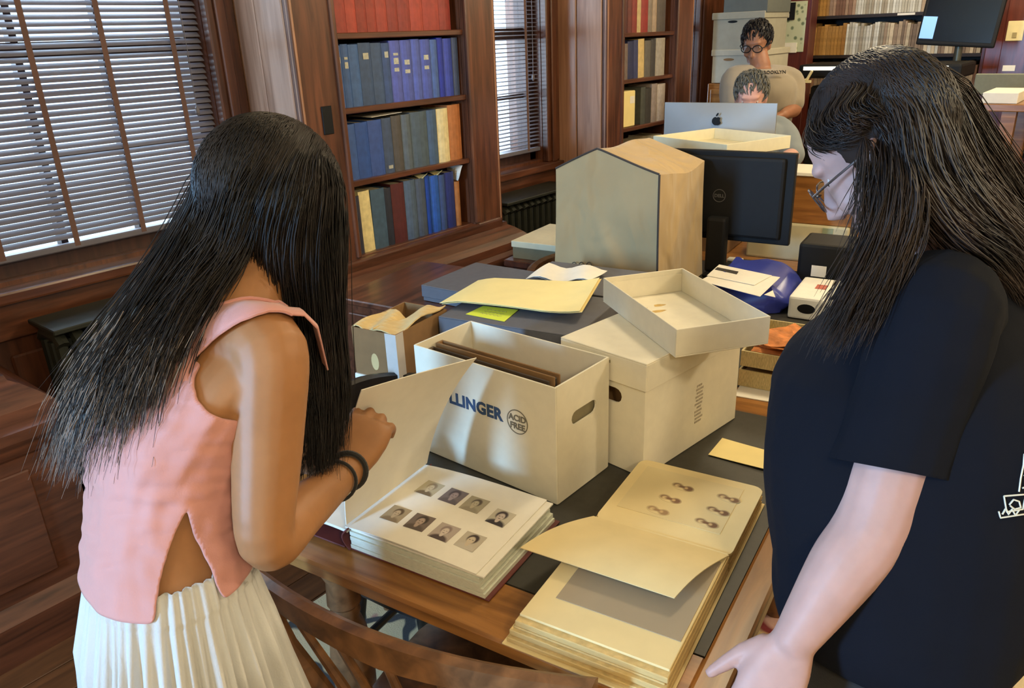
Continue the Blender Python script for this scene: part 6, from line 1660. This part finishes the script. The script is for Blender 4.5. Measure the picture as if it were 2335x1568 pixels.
    for pl in ho.data.polygons:
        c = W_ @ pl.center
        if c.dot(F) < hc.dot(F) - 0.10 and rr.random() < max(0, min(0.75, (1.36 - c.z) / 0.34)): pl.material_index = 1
woman_pink()

# ------------------------------------------------------------------ woman in black, seen from her left
def woman_black():
    F = V((-0.985, -0.12, 0)).normalized(); Rt = V((F.y, -F.x, 0)); Lf = -Rt; Z = V((0, 0, 1))
    T = thing('person', 'person in a black t-shirt with glasses looking down at an album', 'person', (-0.05, 1.08, 0))
    skin = skinmat('fair_skin', srgb(186, 150, 142))
    nb = PD(2165, 585, 1.15); up = PD(2155, 720, 1.17); chest = PD(2100, 860, 1.17); belly = PD(2078, 1050, 1.17); hip = PD(2062, 1290, 1.17); low = PD(2020, 1470, 1.17)
    hc = PD(2000, 343, 1.12); f = (F * 0.72 - Z * 0.66 - Lf * 0.02).normalized(); f, r, u = axes(f)
    sL = up + Lf * 0.17 + Z * 0.03; sL = lerp(sL, PD(2135, 690, 1.04), 0.6); sR = up - Lf * 0.18
    eL = PD(1990, 1195, 1.03); wL = PD(1812, 1458, 1.03)
    eR = sR + V((0.06, 0.02, -0.28)); wR = eR + V((0.03, 0.0, -0.22))
    bm = NB()
    torso(bm, [(low, .13, .12), (hip, .16, .14), (belly, .19, .175), (chest, .19, .165), (up, .185, .11), (lerp(up, nb, .6), .12, .075), (nb, .066, .062)], F, Rt)
    limb(bm, [nb - (hc - nb) * 0.15, lerp(nb, hc, .5), hc - u * 0.03 - f * 0.02], [.064, .058, .056])
    head(bm, hc, f, u, r, 1.0)
    limb(bm, [lerp(up, sL, .5), sL, lerp(sL, eL, .5), eL, lerp(eL, wL, .4), wL], [.06, .060, .057, .0505, .0455, .029], sub=6)
    limb(bm, [lerp(up, sR, .5), sR, lerp(sR, eR, .5), eR, lerp(eR, wR, .4), wR], [.06, .06, .058, .050, .046, .031], sub=6)
    fing = PD(1722, 1630, 1.03)
    hand(bm, wL, (fing - wL), (Lf * 0.75 + Z * 0.5 - F * 0.1), 1, curl=0.38, s=1.05, thumb=(0.75, 0.6, -0.1))
    hand(bm, wR, V((-0.2, 0.1, -0.9)), V((0, 1, 0)), -1, curl=0.3)
    bm = remesh(bm, 0.0042, 5)
    obj('body', bm, skin, T, smooth='all')
    eyes(T, hc, f, u, r)
    # trousers and shoes
    tr = fabric('black_trousers', srgb(22, 22, 25), 0.85)
    bm = NB()
    torso(bm, [(low - Z * 0.12, .14, .12), (low, .155, .14), (hip, .175, .16)], F, Rt)
    for k in (-1, 1):
        h0 = low + Rt * 0.075 * k - Z * 0.06; kn = V((h0.x, h0.y, 0.48)); an = V((h0.x + 0.02, h0.y, 0.09))
        limb(bm, [h0, kn, an], [.09, .075, .062])
    bm = remesh(bm, 0.008, 4); obj('trousers', bm, tr, T, smooth='all')
    for k in (-1, 1):
        h0 = low + Rt * 0.09 * k; bm = NB()
        add_loft(bm, [ring_pts(V((h0.x + 0.02, h0.y, z)) + F * 0.06, Rt * 0.05 * s, F * 0.14 * s, 20, 2.4) for z, s in ((0.0125, 1), (0.04, 1), (0.075, .8), (0.09, .5))]); obj('shoe', bm, M_BLACKP, T, smooth=True)
    # t-shirt
    tee = fabric('black_cotton', srgb(15, 18, 27), 0.95, 460, 0.15, 0.06, sheen=0.0); tee.node_tree.nodes['Principled BSDF'].inputs['Specular IOR Level'].default_value = 0.15
    bm = NB()
    torso(bm, [(lerp(hip, low, 0.62), .175, .150), (lerp(hip, low, 0.5), .19, .168), (hip, .212, .188), (belly, .225, .208), (chest, .222, .205), (lerp(chest, up, .6), .215, .178), (up, .20, .145), (lerp(up, nb, .55), .145, .088), (lerp(up, nb, .92), .085, .075)], F, Rt)
    bm = remesh(bm, 0.006, 6)
    def folds(bm, k=1.0):
        for v in bm.verts:
            v.co += v.normal * (noise.noise(v.co * 7.0) * 0.006 + noise.noise(V((v.co.x * 9, v.co.y * 9, v.co.z * 26))) * 0.0035) * k
    folds(bm)
    def sleeve(s_, e_, fr, tilt):
        b2 = NB(); en = lerp(s_, e_, 0.9)
        limb(b2, [lerp(up, s_, .35) - Z * 0.01, s_ + Z * 0.004, lerp(s_, en, .5), en], [.085, .079, .075, .078], sub=6)
        b2 = remesh(b2, 0.005, 6); folds(b2, 0.7)
        bmesh.ops.bisect_plane(b2, geom=list(b2.verts) + list(b2.edges) + list(b2.faces), plane_co=lerp(s_, e_, fr), plane_no=((e_ - s_).normalized() + tilt).normalized(), clear_outer=True)
        bmesh.ops.recalc_face_normals(b2, faces=b2.faces); bmesh.ops.solidify(b2, geom=list(b2.faces), thickness=0.0025)
        obj('sleeve', b2, tee, T, smooth='all')
    sleeve(sL, eL, 0.74, F * -0.12); sleeve(sR, eR, 0.74, V())
    bmesh.ops.solidify(bm, geom=list(bm.faces), thickness=0.0025)
    me_b = bm.copy()
    to = obj('t_shirt', bm, tee, T, smooth='all')
    # white line drawing printed on the shirt
    bvh = BVHTree.FromBMesh(me_b); me_b.free()
    def hit(px, py):
        d_ = ray(px, py).normalized(); h = bvh.ray_cast(CAM, d_)
        return (h[0] + h[1].normalized() * 0.0012 * (1 if h[1].dot(d_) < 0 else -1)) if h[0] is not None else None
    M_WPR = plain('white_print', srgb(214, 214, 200), 0.8, 0.05, 30)
    strokes = [[(2276, 1165), (2280, 1180), (2330, 1172), (2370, 1168)], [(2288, 1130), (2294, 1166), (2330, 1160), (2338, 1126), (2288, 1130)], [(2300, 1150), (2310, 1138), (2322, 1142), (2326, 1156), (2312, 1160), (2302, 1152)],
               [(2322, 1120), (2326, 1090), (2332, 1060), (2334, 1035), (2350, 1030), (2356, 1060), (2352, 1095), (2350, 1122)], [(2330, 1112), (2352, 1104)], [(2334, 1085), (2348, 1062), (2336, 1064), (2352, 1088)], [(2345, 1126), (2350, 1160), (2390, 1155), (2392, 1120), (2345, 1126)],
               [(2284, 1172), (2292, 1158), (2298, 1172), (2306, 1160), (2314, 1174), (2322, 1162)]]
    bm = NB()
    for st in strokes:
        pts = []
        for a, b in zip(st, st[1:]):
            for q in range(5): 
                h = hit(lerp(a[0], b[0], q / 5), lerp(a[1], b[1], q / 5))
                if h is not None: pts.append(h)
        h = hit(*st[-1])
        if h is not None: pts.append(h)
        if len(pts) > 2: add_tube(bm, pts, 0.0011, 5)
    if len(bm.verts): 
        o = obj('shirt_print', bm, M_WPR, T); o['kind'] = 'stuff'
    # glasses
    mt = plain('thin_metal', srgb(120, 112, 110), 0.25, 0.05, 20, metal=0.8); lens = glass('spectacle_glass')
    P = lambda x, y, z: hc + r * x + f * y + u * z
    g = []
    fr = None
    for k in (-1, 1):
        bm = NB(); pts = [P(0.033 * k + 0.026 * math.cos(a), 0.099 - 0.010 * math.cos(a) * k * 0.6, -0.008 + 0.021 * math.sin(a)) for a in [2 * PI * i / 24 for i in range(25)]]
        add_tube(bm, pts, 0.0016, 6); q = obj('lens_rim', bm, mt, T, smooth=True)
        bm = NB(); add_prism(bm, pts[:-1], f * 0.0012); obj('lens', bm, lens, q)
        bm = NB(); add_tube(bm, [P(0.060 * k, 0.092, 0.0), P(0.075 * k, 0.07, 0.002), P(0.083 * k, 0.0, 0.006), P(0.083 * k, -0.016, 0.0), P(0.08 * k, -0.028, -0.016)], 0.0018, 6); obj('temple_arm', bm, mt, T, smooth=True)
    bm = NB(); add_tube(bm, [P(-0.008, 0.102, -0.004), P(0, 0.105, -0.001), P(0.008, 0.102, -0.004)], 0.0016, 6); obj('bridge', bm, mt, T, smooth=True)
    # hair
    hm = hairmat('dark_brown_hair', srgb(26, 21, 22), srgb(54, 42, 38), 0.48)
    Q = lambda *pp: [PD(*p) for p in pp]
    s1a = Q((2010, 150, 1.20), (1915, 205, 1.10), (1872, 285, 1.08), (1900, 320, 1.05), (1945, 308, 1.035)); s1b = Q((2040, 128, 1.13), (1955, 200, 1.05), (1925, 250, 1.03), (1940, 274, 1.025), (1962, 268, 1.03))
    s1c = Q((2062, 126, 1.10), (2000, 190, 1.05), (1985, 230, 1.03), (1995, 250, 1.025), (2012, 264, 1.03))
    s1d = Q((2010, 150, 1.24), (1885, 225, 1.20), (1852, 295, 1.16), (1858, 326, 1.12), (1892, 338, 1.09))
    s2a = Q((1955, 330, 1.04), (1948, 430, 1.035), (1940, 540, 1.03), (1910, 680, 1.03), (1868, 790, 1.04)); s2b = Q((2000, 320, 1.02), (2012, 440, 1.01), (1995, 570, 1.01), (1945, 690, 1.01), (1890, 790, 1.02))
    s2c = Q((2040, 330, 1.02), (2058, 450, 1.01), (2045, 550, 1.01), (2000, 640, 1.015), (1945, 720, 1.02))
    s3a = Q((2055, 128, 1.10), (2040, 250, 1.03), (2070, 400, 1.02), (2150, 520, 1.03), (2250, 590, 1.07), (2345, 700, 1.12))
    s3b = Q((2075, 124, 1.10), (2100, 250, 1.04), (2170, 390, 1.04), (2245, 490, 1.06), (2310, 570, 1.09), (2360, 740, 1.12))
    s3c = Q((2095, 128, 1.14), (2160, 210, 1.11), (2240, 330, 1.12), (2310, 450, 1.14), (2365, 570, 1.16), (2400, 760, 1.19))
    s3d = Q((2095, 140, 1.22), (2165, 215, 1.22), (2250, 345, 1.23), (2318, 465, 1.24), (2370, 590, 1.26), (2405, 770, 1.27))
    wis = Q((1965, 310, 1.03), (1965, 380, 1.025), (1955, 450, 1.02), (1940, 530, 1.02), (1925, 600, 1.02)); wis2 = Q((1985, 320, 1.03), (1990, 400, 1.02), (1980, 470, 1.02), (1960, 540, 1.02), (1940, 610, 1.02))
    bm = NB(); M3 = Matrix((( r.x, f.x, u.x), (r.y, f.y, u.y), (r.z, f.z, u.z)))
    cap = (hc + u * 0.030 - f * 0.028, M3, (0.082, 0.095, 0.095))
    for g_, dg_ in ((s1d, 58), (s1a, 48), (s1b, 30), (s1c, 15), (s3a, 8), (s3b, -15), (s3c, -38), (s3d, -50)): g_[0] = part_pt(cap, f, u, dg_, r, 0.004)
    s2a[:] = Q((2008, 300, 1.05), (2012, 420, 1.02), (1985, 545, 1.015), (1925, 680, 1.02), (1872, 790, 1.035)); s2b[:] = Q((2030, 290, 1.04), (2045, 440, 1.01), (2018, 570, 1.01), (1965, 690, 1.01), (1905, 790, 1.02)); s2c[:] = Q((2055, 300, 1.035), (2085, 450, 1.01), (2070, 550, 1.01), (2020, 640, 1.015), (1960, 720, 1.02))
    add_ball(bm, cap[0], *cap[2], M3, 24, 16)
    hair_under(bm, [s3a, s3b, s3c, s3d], 0.018, 0.95); hair_under(bm, [s2b, s2c], 0.012, 0.8)
    hair_strands(bm, [([s1d, s1a, s1b, s1c, s3a], 2000, 0.00085, 0.005, 0.10), ([s2a, s2b, s2c], 1300, 0.00085, 0.010, 0.3), ([s3a, s3b, s3c, s3d], 3300, 0.00085, 0.012, 0.15), ([wis, wis2], 70, 0.0006, 0.008, 0.4)], 11, cap)
    obj('hair', bm, hm, T, smooth='all', normals=False)
woman_black()

# ------------------------------------------------------------------ two people at the far desk
def far_person(label, base, F, head_c, tilt, nb, rings, arms, skin_c, shirt_c, hair_c, seated, glasses=False, text=None, hands=True):
    F = V(F).normalized(); Rt = V((F.y, -F.x, 0)); Z = V((0, 0, 1)); hc = V(head_c)
    T = thing('person', label, 'person', base)
    f, r, u = axes((F - Z * tilt).normalized())
    bm = NB(); torso(bm, rings, F, Rt)
    limb(bm, [nb, lerp(V(nb), hc, .5), hc - u * 0.04 - f * 0.02], [.062, .056, .055]); head(bm, hc, f, u, r, 1.0)
    for (s, e, w, hd) in arms:
        limb(bm, [lerp(V(nb), V(s), .6), s, lerp(V(s), V(e), .5), e, lerp(V(e), V(w), .4), w], [.055, .055, .048, .04, .038, .028]); hand(bm, w, hd, Z, 1, curl=0.4)
    hipc = V(rings[0][0])
    for k in (-1, 1):
        h0 = hipc + Rt * 0.09 * k
        if seated: kn = h0 + F * 0.42 + Z * 0.03; an = V((kn.x, kn.y, 0.1))
        else: kn = V((h0.x, h0.y, 0.48)); an = V((h0.x, h0.y, 0.1))
        limb(bm, [h0, lerp(h0, kn, .5), kn, lerp(kn, an, .4), an], [.09, .075, .056, .054, .04]); limb(bm, [an - Z * 0.05, an - Z * 0.05 + F * 0.14], [.036, .028])
    bm = remesh(bm, 0.0065, 3); obj('body', bm, skinmat('skin_%d' % int(skin_c[0] * 999), skin_c), T, smooth='all'); eyes(T, hc, f, u, r)
    sh = fabric('shirt_%d' % int(shirt_c[2] * 9999), shirt_c, 0.9)
    bm = NB(); torso(bm, [(V(c), a + 0.02, b + 0.02) for c, a, b in rings[:-1]] + [(lerp(V(rings[-2][0]), V(rings[-1][0]), .7), rings[-1][1] + 0.018, rings[-1][2] + 0.016)], F, Rt)
    for (s, e, w, hd) in arms: limb(bm, [lerp(V(nb), V(s), .4) - Z * 0.03, s, lerp(V(s), V(e), .75 if not seated else 1.0)], [.075, .072, .066])
    bm = remesh(bm, 0.009, 4)
    for v in bm.verts: v.co += v.normal * noise.noise(v.co * 9) * 0.006
    bvh = BVHTree.FromBMesh(bm); obj('shirt', bm, sh, T, smooth='all')
    if text:
        tx, px, py, sz = text; h = bvh.ray_cast(CAM, ray(px, py).normalized())
        if h[0] is not None:
            n = V((h[1].x, h[1].y, h[1].z * 0.5)).normalized(); n = n if n.dot(CAM - h[0]) > 0 else -n
            rx = Z.cross(n).normalized(); text_mesh('shirt_lettering', tx, sz, basis(h[0] + n * 0.02, rx, n.cross(rx), n), M_DKLINE, T, align='CENTER', depth=0.003, bold=0.0005)
    tr = fabric('dark_jeans', srgb(52, 56, 70), 0.9)
    bm = NB(); torso(bm, [(hipc - Z * 0.06, .16, .12), (hipc + Z * 0.06, .17, .14)], F, Rt)
    for k in (-1, 1):
        h0 = hipc + Rt * 0.09 * k
        if seated: kn = h0 + F * 0.42 + Z * 0.03; an = V((kn.x, kn.y, 0.12))
        else: kn = V((h0.x, h0.y, 0.48)); an = V((h0.x, h0.y, 0.1))
        limb(bm, [h0, kn, an], [.105, .075, .06])
    bm = remesh(bm, 0.011, 3); obj('trousers', bm, tr, T, smooth='all')
    for k in (-1, 1):
        h0 = hipc + Rt * 0.09 * k + (F * 0.42 if seated else V()); bm = NB()
        add_loft(bm, [ring_pts(V((h0.x, h0.y, z)) + F * 0.06, Rt * 0.05 * s, F * 0.14 * s, 20, 2.4) for z, s in ((0.0125, 1), (0.05, 1), (0.085, .7))]); obj('shoe', bm, M_BLACKP, T, smooth=True)
    # short hair: cap of tufts
    hm = hairmat('hair_%d' % int(hair_c[0] * 9999), tuple(c * 0.7 for c in hair_c[:3]) + (1,), hair_c, 0.5)
    M3 = Matrix((( r.x, f.x, u.x), (r.y, f.y, u.y), (r.z, f.z, u.z))); rr = random.Random(4)
    bm = NB(); add_ball(bm, hc + u * 0.040 - f * 0.026, 0.083, 0.093, 0.090, M3, 22, 14)
    cc = hc + u * 0.04 - f * 0.026
    for q in range(420):
        a = rr.uniform(0, 2 * PI); z = rr.uniform(-0.35, 1.0)
        d_ = V((math.cos(a) * math.sqrt(max(0, 1 - z * z)), math.sin(a) * math.sqrt(max(0, 1 - z * z)), z))
        if d_.y > 0.55 and d_.z < 0.25: continue
        p = cc + M3 @ V((d_.x * 0.082, d_.y * 0.092, d_.z * 0.09)); o_ = (M3 @ d_).normalized()
        t_ = (f * 0.6 - u * 0.5 + r * rr.uniform(-.4, .4)).normalized(); t_ = (t_ - o_ * t_.dot(o_) * 0.8).normalized()
        add_tube(bm, [p, p + o_ * 0.008 + t_ * 0.014, p + o_ * 0.006 + t_ * 0.032], [0.004, 0.0038, 0.001], 5)
    obj('hair', bm, hm, T, smooth='all', normals=False)
    if glasses:
        P = lambda x, y, z: hc + r * x + f * y + u * z
        for k in (-1, 1):
            bm = NB(); pts = [P(0.033 * k + 0.027 * math.cos(a), 0.098, 0.0 + 0.02 * math.sin(a)) for a in [2 * PI * i / 20 for i in range(21)]]; add_tube(bm, pts, 0.0028, 6); q = obj('lens_rim', bm, M_BLACKP, T)
            bm = NB(); add_prism(bm, pts[:-1], f * 0.001); obj('lens', bm, glass('spectacle_glass'), q)
            bm = NB(); add_tube(bm, [P(0.06 * k, 0.095, 0.003), P(0.08 * k, 0.05, 0.004), P(0.085 * k, -0.02, 0.0)], 0.0026, 6); obj('temple_arm', bm, M_BLACKP, T)
        bm = NB(); add_tube(bm, [P(-0.008, 0.099, 0.004), P(0, 0.103, 0.006), P(0.008, 0.099, 0.004)], 0.0026, 6); obj('bridge', bm, M_BLACKP, T)
# standing, in a grey t-shirt
D = 4.55
hc = PD(1724, 100, D); nb = PD(1733, 152, D); 
ch = PD(1737, 215, D); be = PD(1738, 300, D); hp = V((ch.x, ch.y + 0.02, 0.93))
Fm = V((CAM - hc).x, ) if False else V((0.25, -1.0, 0))
sl, sr = PD(1670, 185, D), PD(1802, 185, D)
far_person('person standing in a grey t-shirt and glasses behind the silver computer', (ch.x, ch.y, 0), (0.16, -1.0, 0), hc, 0.28, nb,
           [(hp, .165, .125), (V((ch.x, ch.y, 1.10)), .16, .125), (ch, .18, .125), (lerp(ch, nb, .55), .17, .10), (lerp(ch, nb, .85), .10, .07), (nb, .06, .058)],
           [(sl, PD(1672, 270, D - 0.05), PD(1735, 285, D - 0.25), V((0.7, -0.5, -0.1))), (sr, PD(1812, 248, D - 0.02), PD(1785, 262, D - 0.22), V((-0.6, -0.7, -0.1)))],
           srgb(150, 104, 78), srgb(142, 132, 116), srgb(26, 22, 24), False, glasses=True, text=('BROOKLYN', 1762, 172, 0.026))
# seated behind the silver computer
D2 = 4.05
hc = PD(1712, 222, D2); nb = PD(1716, 268, D2 + 0.02); ch = PD(1722, 325, D2 + 0.03); hp = V((ch.x + 0.03, ch.y + 0.06, 0.56))
far_person('person with short grey hair seated behind the silver computer', (ch.x, ch.y, 0), (0.38, -1.0, 0), hc, 0.30, nb,
           [(hp, .17, .13), (lerp(hp, ch, .55), .17, .135), (ch, .185, .125), (lerp(ch, nb, .6), .17, .10), (lerp(ch, nb, .88), .10, .07), (nb, .06, .058)],
           [(PD(1655, 305, D2), PD(1650, 380, D2 - 0.1), PD(1690, 400, D2 - 0.35), V((0.5, -0.8, 0))), (PD(1782, 300, D2), PD(1806, 352, D2 - 0.12), PD(1782, 372, D2 - 0.40), V((-0.3, -0.9, 0)))],
           srgb(214, 164, 150), srgb(128, 138, 146), srgb(104, 102, 94), True)
t = thing('desk_chair', 'dark desk chair under the seated person', 'chair', (hp.x, hp.y, 0))
bm = NB(); add_loft(bm, [[(hp.x + 0.23 * math.copysign(abs(math.cos(k)) ** .6, math.cos(k)) * s, hp.y + 0.02 + 0.22 * math.copysign(abs(math.sin(k)) ** .6, math.sin(k)) * s, z) for k in [2 * PI * i / 20 for i in range(20)]] for z, s in ((0.40, .9), (0.42, 1), (0.455, 1), (0.462, .9))]); obj('seat', bm, M_BLACKP, t, smooth=True)
bm = NB(); add_tube(bm, [(hp.x, hp.y, 0.03), (hp.x, hp.y, 0.41)], 0.035, 10); obj('column', bm, M_STEEL, t)
bm = NB(); add_lathe(bm, [(0.24, 0.0125), (0.22, 0.03), (0.04, 0.05)], (hp.x, hp.y, 0), 20); obj('base_disc', bm, M_STEEL, t)
